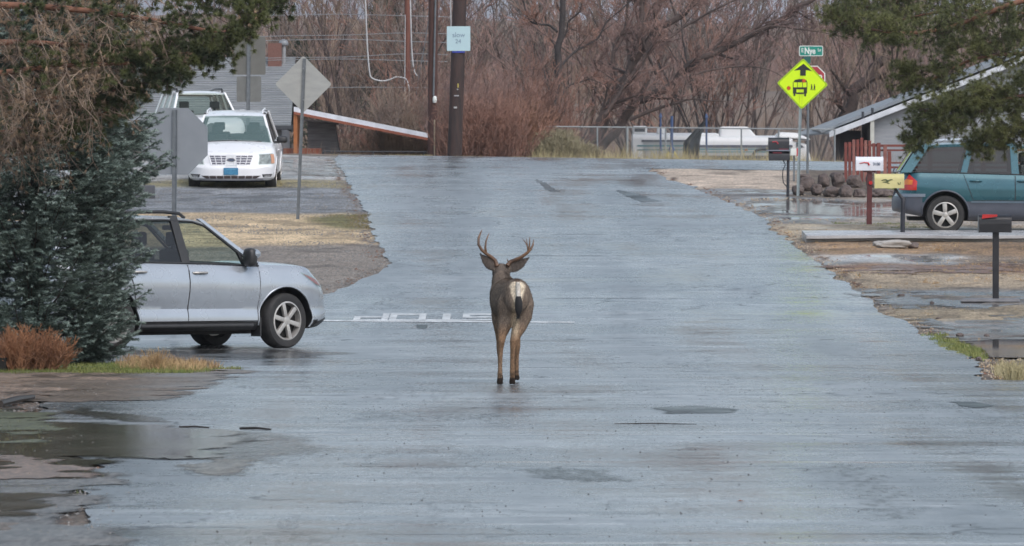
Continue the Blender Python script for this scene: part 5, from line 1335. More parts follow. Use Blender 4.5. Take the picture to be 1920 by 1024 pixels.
# ------------------------------------------------------------------ mailboxes
def box_arch(mb, L, W_, H, mi=0, n=10):
    """mailbox shell along x: flat bottom, arched top"""
    r_ = W_ / 2; prof = [(-r_, 0), (r_, 0)] + [(r_ * math.cos(a), (H - r_) + r_ * math.sin(a)) for a in np.linspace(0, math.pi, n)]
    mb.loft([[(x, y, z) for y, z in prof] for x in (-L / 2, L / 2)], mi=mi)
m_mbblack = M('mailbox_black', (.012, .013, .018), .35, (.02, .021, .028), 8)
m_flag = M('flag_red', (.62, .03, .03), .45)
def mailbox(px_, py_, Lpx, top, bot, cx_, m, label, postm, post_w, name='mailbox', bottom_tilt=0):
    x, y = P(px_, py_); s_ = y / F; z = float(gz(x, y)); root = thing(name, label, 'mailbox', (x, y, z))
    H = (bot - top) * s_; L = Lpx * s_; c_ = (cx_ - px_) * s_; zb_ = PZ(bot, y) - z
    mb = MB(); box_arch(mb, L, min(.2, H * 1.05), H); mb.v = [(a + c_, b, e + zb_) for a, b, e in mb.v]
    bx = mb.build('box', m, root, smooth=40)
    mb = MB(); wd = min(.2, H * 1.05)
    for e in (-1, 1): mb = MB(); mb2 = MB(); box_arch(mb2, .02, wd + .012, H + .006); mb.add([(a + c_ + e * (L / 2 - .004), b, q + zb_ - .002) for a, b, q in mb2.v], mb2.f); mb.build('door_rim', m, bx, smooth=40)
    return root, bx, s_, c_, zb_, H, L, wd
# near black mailbox
root, bx, s_, c_, zb_, H, L, wd = mailbox(1867, 567, 60, 403, 436, 1865, m_mbblack, 'black mailbox with a raised red flag nearest the road on the right', None, 0)
hp = MB().hull8([(c_ - L * .44, -.10, zb_ - .0), (c_ + L * .48, -.10, zb_), (c_ + L * .48, .10, zb_), (c_ - L * .44, .10, zb_), (c_ - L * .52, -.105, zb_ + H * .55), (c_ + L * .5, -.105, zb_ + H * .55), (c_ + L * .5, .105, zb_ + H * .55), (c_ - L * .52, .105, zb_ + H * .55)]).build('shell', m_mbblack, bx, bevel=.008)
MB().prism([(c_ - .20, zb_ + H * .78), (c_ + .03, zb_ + H * .90), (c_ + .03, zb_ + H * 1.02), (c_ - .19, zb_ + H * 1.03)], -.112, -.106).build('flag', m_flag, bx)
MB().box((-.045, -.045, -.05), (.045, .045, zb_)).build('post', M('post_black', (.018, .018, .024), .6, (.03, .03, .035), 6), root, bevel=.006)
sb_ = MB(); sb_.hull8([(-.55, -.30, .0), (.35, -.35, .0), (.36, .2, .0), (-.45, .25, .0), (-.52, -.28, .045), (.33, -.32, .05), (.34, .18, .05), (-.42, .22, .045)])
tag(sb_.build('paving_slab', M('slab_grey', (.22, .22, .24), .35, (.14, .14, .15), 5, bump=.3), None, loc=root.location + Vector((0, .12, .01)), bevel=.01), 'broken grey slab at the foot of the near black mailbox post', 'slab')
# yellow-tan mailbox on curved black post
root, bx, s_, c_, zb_, H, L, wd = mailbox(1691, 450, 54, 326, 353, 1667, M('mailbox_yellow', (.60, .55, .26), .5, (.52, .48, .22), 5), 'pale yellow mailbox painted with a small plant on a curved black post', None, 0)
m_motif = M('motif_green', (.10, .13, .05), .6); yf = -wd / 2 - .004
mb = MB()
mb.tube([(c_ - .14, yf, zb_ + .14), (c_ - .07, yf, zb_ + .155), (c_ - .03, yf, zb_ + .13), (c_ + .03, yf, zb_ + .155), (c_ + .06, yf, zb_ + .15)], [.006, .012, .02, .009, .004], 6)
mb.tube([(c_ - .12, yf, zb_ + .11), (c_ - .05, yf, zb_ + .11), (c_ - .0, yf, zb_ + .08)], [.005, .014, .006], 6)
mb.tube([(c_ + .15, yf, zb_ + .11), (c_ + .16, yf, zb_ + .075), (c_ + .19, yf, zb_ + .075), (c_ + .20, yf, zb_ + .11)], [.004, .009, .009, .004], 6)
mb.build('painted_motif', m_motif, bx)
MB().tube([(.01, 0, -.05), (.018, 0, (450 - 385) * s_), (.025, 0, (450 - 372) * s_), (.0, 0, (450 - 372) * s_ + .01), (-.07, 0, (450 - 362) * s_), (-.13, 0, zb_ + .0)], [.042, .042, .045, .032, .026, .024], 12).build('post', M('post_navy', (.02, .022, .032), .5), root, smooth=50)
# white mailbox on red-brown wooden post
root, bx, s_, c_, zb_, H, L, wd = mailbox(1630, 423, 50, 294, 320, 1630, M('mailbox_white', (.74, .76, .82), .45, (.68, .70, .76), 5), 'white mailbox with a lowered red flag on a red brown wooden post', None, 0)
yf = -wd / 2 - .004
MB().tube([(c_ - .19, yf, zb_ + .135), (c_ - .10, yf, zb_ + .15), (c_ - .03, yf, zb_ + .145), (c_ - .01, yf, zb_ + .10)], [.008, .009, .014, .022], 6).build('flag', m_flag, bx)
text('lettering', '3100', .075, M('number_ink', (.12, .15, .22), .5), bx, Matrix.Translation((c_ + .13, yf - .002, zb_ + .12)) @ FACE, .001, .9, .002)
MB().hull8([(-.055, -.05, -.05), (.045, -.05, -.05), (.045, .05, -.05), (-.055, .05, -.05), (-.04, -.05, zb_ - .004), (.05, -.05, zb_ - .004), (.05, .05, zb_ - .004), (-.04, .05, zb_ - .004)]).build('post', M('redwood_post', (.13, .035, .035), .6, (.08, .025, .025), 5), root, bevel=.006)
MB().box((-.12, -.07, zb_ - .03), (.12, .07, zb_ - .003)).build('shelf', M('redwood_post', (.13, .035, .035), .6), root)
MB().lathe([(.001, 0), (.035, 0), (.035, .02), (.001, .02)], 12, 'y', (.02, -.075, (423 - 343) * s_)).build('reflector', m_flag, root)
# far double black mailbox
root, bx, s_, c_, zb_, H, L, wd = mailbox(1477, 370, 38, 258, 281, 1460, m_mbblack, 'stacked pair of black mailboxes on a bent post beside the tan gravel', None, 0)
mb = MB(); box_arch(mb, L * 1.03, wd, 18 * s_); mb.v = [(a + c_ + .01, b, e + zb_ - 20 * s_) for a, b, e in mb.v]; mb.build('lower_box', m_mbblack, root, smooth=40)
MB().box((c_ - L / 2 - .05, -.14, zb_ - .028), (c_ + L / 2 + .03, .14, zb_ - .004)).build('shelf_board', M('shelf_grey', (.22, .24, .30), .5), root)
yf = -wd / 2 - .005
MB().tube([(c_ - .14, yf, zb_ + .16), (c_ - .05, yf, zb_ + .17), (c_ - .02, yf, zb_ + .12)], [.012, .014, .018], 6).build('flag', M('flag_dull', (.42, .03, .05), .5), bx)
MB().box((c_ - .13, yf - .004, zb_ - .075), (c_ + .06, yf, zb_ - .05)).build('lower_flag', M('flag_dull', (.22, .03, .05), .5), root)
MB().box((c_ + .0, yf - .004, zb_ + .005), (c_ + .20, yf, zb_ + .02)).build('trim', M('flag_dull', (.22, .03, .05), .5), bx)
MB().tube([(0.0, 0, -.05), (.01, 0, (370 - 300) * s_), (.0, 0, zb_ - .2)], .032, 10).build('post', M('post_navy', (.02, .022, .032), .5), root, smooth=50)
MB().tube([(-.02, 0, .22), (-.09, 0, .30), (-.11, 0, .45), (-.10, 0, .56), (-.05, 0, .68), (-.1, 0, .78), (-.16, 0, .84)], .012, 6).build('bracket', M('post_navy', (.02, .022, .032), .5), root, smooth=50)
# small white-and-red box on a post behind (right of the black mailbox)
D = 127.0; x = PX(1487, D); z = float(gz(x, D)); root = thing('newspaper_box', 'small white and red newspaper tube behind the black mailboxes', 'newspaper box', (x, D, z))
MB().box((-.06, -.1, PZ(292, D) - z), (.10, .1, PZ(279, D) - z)).build('tube', m_signw, root, bevel=.01)
MB().prism([(.075, PZ(293, D) - z), (.125, PZ(293, D) - z), (.125, PZ(278, D) - z), (.075, PZ(278, D) - z)], -.108, -.102).build('red_band', m_flag, root)
MB().box((0, -.02, -.05), (.04, .02, PZ(292, D) - z)).build('post', m_galvd, root)

# ------------------------------------------------------------------ slab, rocks, log on the right verge
xa, ya = P(1512, 456); xb_, yb_ = P(1925, 461)
m_conc = M('concrete', (.42, .42, .43), .3, (.32, .32, .33), 3, bump=.1, rvar=.12)
mb = MB()
def slabpt(u_, v_, dz): 
    x = xa + (xb_ + 3 - xa) * u_; y = ya + .1 + 1.55 * v_ + .12 * math.sin(x * 2.1) * (1 - v_); return (x, y, float(gz(x, y)) + dz)
n = 40
rings = [[slabpt(i / n, .12, -.03), slabpt(i / n, .12, .08), slabpt(i / n, .0, .08), slabpt(i / n, .0, .13), slabpt(i / n, .02, .14), slabpt(i / n, 1, .14), slabpt(i / n, 1, -.03)] for i in range(n + 1)]
o = mb.loft(rings).build('pavement', m_conc, None, smooth=30); tag(o, 'pale concrete driveway slab with a dark broken front edge', kind='structure')
m_rock = M('lava_rock', (.085, .065, .062), .85, (.16, .13, .12), 5, bump=.9, bscale=14, bdist=.04)
def rock(px_, py_, w_, h_, D=None, m=m_rock, name='boulder', label='', cat='boulder', grp=None, seed=0, dep=None, zoff=0):
    if D is None: x, y = P(px_, py_); 
    else: x, y = PX(px_, D), D
    s_ = y / F; z = float(gz(x, y)) + zoff; rw, rh = w_ * s_ / 2, h_ * s_ / 2
    bm = bmesh.new(); bmesh.ops.create_icosphere(bm, subdivisions=4, radius=1)
    for v_ in bm.verts:
        d = v_.co.copy(); q = 1 + .30 * mnoise.noise(d * 1.3 + Vector((seed, 0, 3))) + .12 * mnoise.noise(d * 3.4 + Vector((seed, 5, 3))) + .05 * mnoise.noise(d * 8 + Vector((seed, 5, 9)))
        d = Vector([math.copysign(abs(c_) ** .8, c_) for c_ in d]) * q
        v_.co = Vector((d.x * rw, d.y * (dep or rw), d.z * rh + rh * .9))
    me = bpy.data.meshes.new(name); bm.to_mesh(me); bm.free(); me.materials.append(m)
    for p in me.polygons: p.use_smooth = True
    o = bpy.data.objects.new(name, me); link(o); o.location = (x, y, z); return tag(o, label, cat, grp)
rocks = [(1512, 358, 32, 34, 1), (1545, 352, 26, 30, 2), (1575, 352, 30, 34, 3), (1606, 354, 30, 36, 4), (1500, 366, 24, 20, 5), (1528, 366, 26, 22, 6), (1556, 370, 30, 24, 7), (1588, 371, 32, 24, 8), (1614, 371, 28, 22, 9), (1645, 370, 30, 20, 10), (1662, 370, 34, 18, 11), (1513, 341, 30, 20, 12), (1574, 338, 28, 18, 13), (1636, 352, 20, 34, 14)]
for px_, py_, w_, h_, sd_ in rocks:
    w_ *= random.uniform(.78, 1.12); h_ *= random.uniform(.75, 1.05); px_ += random.uniform(-4, 4)
    up_ = .0
    if py_ < 345: up_ = .0
    rock(px_, py_, w_, h_, label='dark lava boulder in the low rock wall behind the mailboxes', grp='boulders of the low rock wall', seed=sd_ * 7.7, dep=.2)
rock(1672, 466, 70, 16, m=M('pale_stone', (.42, .40, .38), .7, (.30, .28, .26), 5, bump=.5, bscale=20), label='long pale stone lying below the yellow mailbox', seed=91, dep=.14)
rock(1712, 466, 20, 12, m=m_rock, label='small dark stone right of the long pale stone', seed=95)
for i, (px_, py_, w_, h_) in enumerate([(1570, 590, 14, 6), (1545, 596, 16, 6), (1747, 571, 8, 6), (1690, 556, 12, 5), (1620, 560, 10, 5), (1760, 600, 10, 5), (1800, 632, 14, 8), (1835, 676, 12, 7), (1862, 684, 10, 6), (1850, 632, 10, 6)]):
    x, y = P(px_, py_)
    if x < float(xr(np.array(y))): continue
    rock(px_, py_, w_, h_, label='small stone on the right dirt verge', grp='small stones on the right verge', seed=120 + i, name='stone', cat='stone')
# cut stakes / sticks
def stick(px0, py0, px1, py1, r_, label, m=None, name='stick'):
    a = gp(px0, py0); b = gp(px1, py1); a.z += r_ * 1.2; b.z += r_ * 1.2; mid = a.lerp(b, .5) + Vector((0, random.uniform(-.03, .03), .006))
    o = MB().tube([Vector((0, 0, 0)), mid - a, b - a], [r_, r_ * 1.1, r_ * .7], 7).build(name, m or M('wet_bark', (.03, .022, .018), .5), None, loc=a, smooth=50); return tag(o, label, 'stick')
stick(450, 806, 508, 808, .009, 'dark twig lying on the asphalt right of its twin')
stick(336, 803, 392, 804, .007, 'dark twig lying on the asphalt at the puddle edge')
stick(0, 765, 62, 752, .03, 'thick wet branch lying at the left frame edge')
stick(1152, 796, 1306, 797, .004, 'long thin stick lying across the asphalt')
stick(300, 862, 318, 864, .006, 'short stick below the brown puddle'); stick(345, 860, 365, 861, .006, 'bit of bark below the brown puddle, right of the short stick')
# dark block at the left edge
x, y = P(4, 697); o = MB().box((-.12, -.1, -.02), (.05, .1, .15)).build('timber_block', M('dark_timber', (.02, .018, .016), .8), None, loc=(x, y, float(gz(x, y))), bevel=.01); tag(o, 'dark timber block at the left frame edge', 'block')
# pale leaf on the asphalt
x, y = P(1388, 943); o = MB().add([(-.02, 0, .002), (0, -.02, .008), (.025, 0, .003), (0, .02, .009)], [(0, 1, 2, 3)]).build('leaf', M('orange_leaf', (.35, .12, .06), .7), None, loc=(x, y, float(gz(x, y)) + .006), fixn=False); tag(o, 'single orange leaf on the near asphalt', 'leaf')
# ------------------------------------------------------------------ blue spruce (left)
m_bark = M('bark_brown', (.085, .06, .05), .85, (.045, .035, .03), 5, bump=.8, bscale=16, bdist=.03, stretch=(3, 3, .6))
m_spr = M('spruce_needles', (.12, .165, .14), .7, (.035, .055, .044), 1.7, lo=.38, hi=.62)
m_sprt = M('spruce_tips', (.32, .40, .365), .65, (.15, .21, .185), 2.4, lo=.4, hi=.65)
def spruce():
    r = np.random.default_rng(11); bx, by = PX(60, 64), 64.0; bz = float(gz(bx, by)); root = thing('spruce_tree', 'dense blue spruce tree hiding the rear of the silver car', 'tree', (bx, by, bz))
    MB().tube([(0, 0, -.1), (.02, .02, 2), (0, .04, 4.3), (.02, 0, 7.2)], [.13, .10, .06, .01], 12).build('trunk', m_bark, root, smooth=60)
    A, B, T2a, T2b, wood = [], [], [], [], []
    z = .05
    while z < 5.6:
        nb = 13; ph = r.uniform(0, 6.28)
        Rz = float(np.interp(z, [0, .3, .8, 1.2, 1.7, 2.1, 2.6, 3.1, 3.8, 5.6, 7], [1.02, 1.20, 1.22, 1.12, 1.24, 1.40, 1.34, 1.2, 1.0, .7, .2]))
        for k_ in range(nb):
            a = ph + 6.283 * k_ / nb + r.uniform(-.25, .25)
            if math.sin(a) > .75: continue          # far side, never seen from the road
            L = Rz * r.uniform(.82, 1.14); dr = np.array([math.cos(a), math.sin(a), 0]); n = 7
            pts = []
            for i in range(n + 1):
                q = i / n; pts.append(dr * L * q + np.array([0, 0, z + .16 * L * q - .34 * L * q * (1 - q) * 1.5 + .10 * q * q]))
            pts = np.array(pts); pts[:, 2] = np.maximum(pts[:, 2], .05)
            for i in range(n): wood.append((*pts[i], *pts[i + 1], .014 * (1 - i / n) + .004, .014 * (1 - (i + 1) / n) + .004))
            side = np.cross(dr, [0, 0, 1.])
            m_ = int(L * 13)
            for j in range(m_):
                q = .22 + .78 * (j + r.random()) / m_; i = min(int(q * n), n - 1); b = pts[i] + (pts[i + 1] - pts[i]) * (q * n - i)
                for s_ in (-1, 1):
                    l = (.16 + .34 * (1 - q)) * r.uniform(.6, 1.2) * min(1, L); d = dr * .75 + side * s_ * r.uniform(.5, 1.1) + np.array([0, 0, r.uniform(-.25, .35)]); d = d / np.linalg.norm(d)
                    e = b + d * l; e[2] += .02
                    A.append(b); B.append(e)
                    if l > .16:
                        for f in (.4, .7):
                            c0 = b + d * l * f; dd = d + side * r.uniform(-.9, .9) + np.array([0, 0, r.uniform(-.3, .5)]); dd /= np.linalg.norm(dd); A.append(c0); B.append(c0 + dd * l * .42)
                    if q > .6 and r.random() < .75: T2a.append(e - d * .05); T2b.append(e + d * .045)
            e = pts[-1]; T2a.append(e - dr * .08); T2b.append(e + dr * .06 + np.array([0, 0, .02]))
        z += .115 * r.uniform(.8, 1.2)
    br = seg_tris(wood); tris('branch', br, m_bark, root)['kind'] = 'stuff'
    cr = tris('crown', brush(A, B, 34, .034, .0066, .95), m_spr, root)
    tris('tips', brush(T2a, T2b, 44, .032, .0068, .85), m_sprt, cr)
    return root
spruce()

# ------------------------------------------------------------------ old pine with hanging dead twigs (upper left), pine (upper right)
m_pine = M('pine_needles', (.165, .175, .065), .7, (.07, .085, .035), 1.6, lo=.38, hi=.62)
m_pined = M('pine_needles_dark', (.125, .14, .05), .7, (.035, .05, .024), 2.5, lo=.38, hi=.62)
m_deadt = M('dead_twigs', (.36, .28, .215), .85, (.18, .135, .11), 3, lo=.35, hi=.65)
m_deadn = M('dead_needles', (.38, .27, .18), .85, (.19, .14, .10), 1.2, lo=.35, hi=.65)
m_obark = M('orange_bark', (.22, .10, .06), .8, (.11, .055, .04), 6, bump=.5, bscale=20)
def curve_pts(pts, n=8):
    p = [Vector(q) for q in pts]; out = []
    for i in range(len(p) - 1):
        a = p[max(i - 1, 0)]; b = p[i]; c_ = p[i + 1]; d_ = p[min(i + 2, len(p) - 1)]
        for k_ in range(n):
            t_ = k_ / n; out.append(.5 * ((2 * b) + (c_ - a) * t_ + (2 * a - 5 * b + 4 * c_ - d_) * t_ ** 2 + (3 * b - a - 3 * c_ + d_) * t_ ** 3))
    out.append(p[-1]); return out
def bough_wood(mb, pts, r0, r1): 
    n = len(pts); mb.tube(pts, [r0 + (r1 - r0) * i / (n - 1) for i in range(n)], 7)
def pine_right():
    r = np.random.default_rng(23); D0 = 84.0; bx, by = PX(2330, D0), D0; bz = float(gz(bx, by)); root = thing('pine_tree', 'green pine tree reaching in from the right over the teal car', 'tree', (bx, by, bz)); org = Vector((bx, by, bz))
    def W(px_, py_, D): return Vector((PX(px_, D), D, PZ(py_, D)))
    wood = MB(); MB().tube([(0, 0, -.1), (.05, 0, 3), (0, .1, 6), (.1, 0, 10)], [.28, .24, .17, .03], 14).build('trunk', m_bark, root, smooth=60)
    boughs = [([(2330, -30, 84), (2060, -35, 83), (1905, 5, 82), (1790, 48, 82), (1700, 62, 81), (1610, 50, 81), (1550, 20, 81)], .055, 1),
              ([(2330, -150, 84), (2050, -90, 85), (1850, -30, 85), (1700, 0, 85), (1600, 18, 85)], .05, 1),
              ([(2330, 120, 84), (2100, 110, 82), (1950, 100, 82), (1830, 110, 82), (1740, 150, 82), (1690, 130, 82)], .04, .9),
              ([(2330, 200, 84), (2100, 180, 81), (1960, 175, 80), (1850, 195, 80), (1770, 230, 80), (1712, 262, 80)], .045, 1.2),
              ([(2330, 240, 84), (2120, 240, 83), (1980, 220, 82), (1900, 240, 82), (1840, 268, 82)], .035, 1.2),
              ([(2330, 60, 84), (2100, 60, 86), (1960, 50, 86), (1860, 80, 86), (1790, 90, 86)], .035, .7),
              ([(2330, -40, 84), (2100, 20, 80), (1980, 120, 80), (1900, 160, 80), (1800, 190, 80), (1730, 210, 80)], .035, 1.2),
              ([(2330, 0, 84), (2120, 60, 84), (1960, 30, 84), (1800, 20, 84), (1700, 35, 84), (1640, 60, 84)], .03, 1.0)]
    tp, td, lo_ = [], [], []
    for pts, r0, dens in boughs:
        c_ = curve_pts([W(*q) for q in pts]); bough_wood(wood, [q - org for q in c_], r0, .008)
        n = len(c_)
        for j in range(int(150 * dens)):
            q = .28 + .72 * r.random(); i = min(int(q * (n - 1)), n - 2); b = np.array(c_[i].lerp(c_[i + 1], q * (n - 1) - i)); ax = np.array((c_[min(i + 1, n - 1)] - c_[max(i - 1, 0)]).normalized())
            d = ax * .6 + r.normal(size=3) * np.array([.5, .6, .55]) + np.array([0, 0, -.05]); d /= np.linalg.norm(d); l = r.uniform(.10, .42) * (1.25 - .5 * q)
            e = b + d * l; lo_.append((*b, *e, .006, .003))
            for k_ in range(5):
                f = .35 + .65 * (k_ + r.random()) / 5; dd = d + r.normal(size=3) * .7 + np.array([0, 0, .15]); dd /= np.linalg.norm(dd); s0 = b + d * l * f; s1 = s0 + dd * r.uniform(.03, .15); lo_.append((*s0, *s1, .004, .0025)); tp.append(s1); td.append(dd)
    wood.build('branch', m_obark, root, smooth=60)
    cr = tris('crown', np.concatenate([needles(np.array(tp), np.array(td), 60, .075, .0048, 1.3)]), m_pine, root, org)
    tw = tris('twigs', seg_tris(lo_), m_bark, root, org)
pine_right()

def pine_left():
    r = np.random.default_rng(31); D0 = 58.0; bx, by = PX(-160, D0), D0; bz = float(gz(bx, by)); root = thing('pine_tree', 'old pine tree at upper left draped with brown dead twigs', 'tree', (bx, by, bz)); org = Vector((bx, by, bz))
    def W(px_, py_, D): return Vector((PX(px_, D), D, PZ(py_, D)))
    MB().tube([(0, 0, -.1), (.05, 0, 3), (0, .1, 6), (.1, 0, 9)], [.26, .22, .15, .03], 14).build('trunk', m_bark, root, smooth=60)
    wood = MB()
    boughs = [([(-160, -60, 58), (60, -50, 58), (220, -30, 58), (380, -10, 58), (510, 5, 58)], .05, 1),
              ([(-160, 20, 58), (0, 10, 57), (160, 20, 57), (300, 40, 57), (420, 60, 57), (470, 30, 57)], .045, 1.1),
              ([(-160, 100, 58), (0, 80, 59), (140, 85, 59), (260, 90, 59), (350, 100, 59), (420, 95, 59)], .04, 1.2),
              ([(-160, 160, 58), (-20, 140, 57), (100, 125, 57), (200, 120, 57), (290, 120, 57), (330, 130, 57)], .04, 1.1),
              ([(-160, 210, 58), (-20, 195, 59), (80, 185, 59), (170, 180, 59), (250, 160, 59), (300, 150, 59)], .03, 1.0),
              ([(-160, 250, 58), (-20, 250, 60), (60, 240, 60), (140, 235, 60), (220, 200, 60)], .03, .9),
              ([(-160, -120, 58), (0, -80, 60), (200, -60, 60), (420, -40, 60), (520, -20, 60)], .04, 1.0)]
    tp, td, dp, dd_, lo_, hang = [], [], [], [], [], []
    for pts, r0, dens in boughs:
        c_ = curve_pts([W(*q) for q in pts]); bough_wood(wood, [q - org for q in c_], r0, .008); n = len(c_)
        for j in range(int(120 * dens)):
            q = .22 + .78 * r.random(); i = min(int(q * (n - 1)), n - 2); b = np.array(c_[i].lerp(c_[i + 1], q * (n - 1) - i)); ax = np.array((c_[min(i + 1, n - 1)] - c_[max(i - 1, 0)]).normalized())
            d = ax * .5 + r.normal(size=3) * np.array([.6, .6, .5]); d /= np.linalg.norm(d); l = r.uniform(.08, .36) * (1.25 - .5 * q); e = b + d * l; lo_.append((*b, *e, .005, .0025))
            g = r.random() < (.64 + .32 * (q > .60)) 
            for k_ in range(4):
                f = .35 + .65 * (k_ + r.random()) / 4; v_ = d + r.normal(size=3) * .7; v_ /= np.linalg.norm(v_); s0 = b + d * l * f; s1 = s0 + v_ * r.uniform(.03, .10); lo_.append((*s0, *s1, .003, .002))
                (tp if g else dp).append(s1); (td if g else dd_).append(v_)
        # long dead twigs draping down
        for j in range(int(52 * dens)):
            q = .12 + .5 * r.random(); i = min(int(q * (n - 1)), n - 2); p = np.array(c_[i]); d = np.array([r.normal(0.1, .5), r.normal(0, .4), -.25]); L = r.uniform(.15, .75); k_ = 9
            for s_ in range(k_):
                d = d + r.normal(size=3) * .22 + np.array([.02, 0, -.16]); d /= np.linalg.norm(d); p2 = p + d * L / k_
                rr_ = .0055 * (1 - s_ / k_) + .0022; hang.append((*p, *p2, rr_, rr_ * .85))
                for _ in range(3):
                    v_ = d + r.normal(size=3) * .9; v_ /= np.linalg.norm(v_); l2 = r.uniform(.03, .14); e = p2 + v_ * l2; hang.append((*p2, *e, .0022, .0016))
                    if r.random() < .22: dp.append(e); dd_.append(v_ + np.array([0, 0, -.8]))
                p = p2
    wood.build('branch', m_obark, root, smooth=60)
    cr = tris('crown', needles(np.array(tp), np.array(td), 80, .055, .006, 1.1), m_pined, root, org)
    tris('dead_needles', needles(np.array(dp), np.array(dd_), 30, .05, .0042, .8), m_deadn, root, org)
    tris('hanging_twigs', seg_tris(hang), m_deadt, root, org); tris('twigs', seg_tris(lo_), m_bark, root, org)
pine_left()

# ------------------------------------------------------------------ shrubs and bare trees
def shrub(name, px_, D, base_py, w_, h_, m, label, cat='shrub', n=160, grp=None, seed=0, r0=.010, tw=12, twl=.25, minr=.0045, spread=.5, hidden=0.0, dm=1.0):
    r = random.Random(seed); x = PX(px_, D); z = float(gz(x, D)) if base_py is None else PZ(base_py, D)
    root = (x, D, z); segs = []
    W_ = w_ * D / F / 2; H = h_ * D / F
    for i in range(n):
        bx, by = r.gauss(0, W_ * .35), r.gauss(0, min(W_, .8) * .35); az = r.uniform(0, 6.28); sp = spread * (abs(r.gauss(0, 1)) * .6)
        p = np.array([bx, by, -.02]); d = np.array([bx / max(W_, .1) * spread + math.cos(az) * sp * .5, math.sin(az) * sp, 1.0]); L = H * r.uniform(.55, 1.08) * (1 - .35 * (abs(bx) / max(W_, .1)) ** 2); k_ = 6
        for s_ in range(k_):
            d = d / np.linalg.norm(d) + np.array([r.gauss(0, .10), r.gauss(0, .10), r.gauss(.02, .05)]); d /= np.linalg.norm(d); p2 = p + d * L / k_; q = s_ / k_
            segs.append((*p, *p2, max(r0 * (1 - q * .8), minr), max(r0 * (1 - (s_ + 1) / k_ * .8), minr)))
            for _ in range(tw // k_ + (1 if s_ > 1 else 0)):
                v_ = d + np.array([r.gauss(0, .6), r.gauss(0, .6), r.gauss(.1, .4)]); v_ /= np.linalg.norm(v_); e = p2 + v_ * twl * H * r.uniform(.3, 1) * .5; segs.append((*p2, *e, minr, minr * .7))
                v2 = v_ + np.array([r.gauss(0, .6), r.gauss(0, .6), r.gauss(.1, .4)]); v2 /= np.linalg.norm(v2); f = p2 + (e - p2) * .5; segs.append((*f, *(f + v2 * twl * H * .2), minr * .8, minr * .6))
            p = p2
    o = tris(name, seg_tris(segs), m); o.location = root; return tag(o, label, cat, grp)
m_redtw = M('red_twigs', (.30, .165, .125), .85, (.15, .09, .075), 1.2, lo=.4, hi=.6)
m_redtw2 = M('brown_twigs', (.27, .20, .15), .85, (.16, .12, .10), 1.2, lo=.4, hi=.6)
m_mauve = M('mauve_twigs', (.30, .19, .16), .85, (.16, .11, .105), .8, lo=.4, hi=.6)
m_orange = M('orange_twigs', (.31, .165, .11), .85, (.18, .10, .07), 1.5, lo=.4, hi=.6)
m_sage = M('sage', (.33, .30, .20), .85, (.20, .18, .12), 2, lo=.4, hi=.6)
m_dkbark = M('dark_bark', (.055, .046, .046), .85, (.03, .027, .028), 4, bump=.8, bscale=14, bdist=.03)
m_grbark = M('grey_brown_bark', (.10, .072, .065), .85, (.05, .038, .036), 3, bump=.8, bscale=14, bdist=.03)
shr = [(640, 153, 110, 70, m_redtw2, 'thin brown'), (700, 153.5, 110, 110, m_redtw, 'red brown'), (770, 152.5, 110, 115, m_orange, 'rusty orange'), (825, 151.5, 100, 125, m_redtw, 'red brown'), (880, 145.5, 100, 120, m_redtw, 'red brown'), (935, 146, 110, 130, m_redtw, 'red brown'), (975, 148, 90, 125, m_orange, 'rusty orange'), (905, 150, 140, 190, m_mauve, 'tall mauve'), (1000, 151, 120, 200, m_redtw, 'red brown'), (760, 151, 150, 160, m_redtw2, 'thin brown'), (840, 153, 160, 210, m_redtw, 'red brown')]
for i, (px_, D, w_, h_, m, kd) in enumerate(shr):
    place = ('under the white lean-to roof', 'left of the slim red brown pole', 'at the foot of the slim red brown pole', 'between the two wooden poles', 'just right of the thick dark pole', 'midway from the thick dark pole to the fence', 'against the left end of the wire fence', 'rising behind the foot of the thick dark pole', 'behind the tan bush and fence post', 'behind the other shrubs left of the brown pole', 'behind the two wooden poles')[i]
    shrub('bare_shrub', px_, D, None, w_, h_, m, kd + ' leafless shrub ' + place, n=230, grp='leafless shrubs along the far road edge', seed=i, spread=.55, minr=.0048, twl=.32, tw=16)
for i, (px_, w_, h_, lb) in enumerate(((1045, 95, 72, 'tall sage grey bush behind the wire fence'), (1090, 70, 50, 'lower sage grey bush right of the tall one'), (1010, 60, 40, 'low straw coloured bush at the fence corner'), (1135, 60, 28, 'small straw bush behind the fence'))):
    shrub('bush', px_, 147.5 + i * .3, None, w_, h_, m_sage if i < 2 else m_gold, lb, 'bush', 420, 'sage bushes behind the fence', 50 + i, .008, 14, .3, .005, .5)
shrub('rust_brush', 50, 61.2, None, 150, 78, M('rust_stems', (.42, .20, .10), .85, (.24, .12, .07), 3), 'tangled rusty brown brush at the foot of the spruce', 'brush', 330, None, 61, .004, 16, .45, .0028, 1.3)
shrub('dry_weeds', 290, 61.5, None, 60, 42, m_gdry, 'tan dry weeds right of the spruce foot', 'weeds', 60, None, 63, .003, 10, .4, .0022, .8)
shrub('dry_weeds', 1900, 57.6, None, 60, 40, m_gold, 'straw weeds at the right edge of the near road', 'weeds', 60, None, 64, .003, 8, .3, .0022, .6)

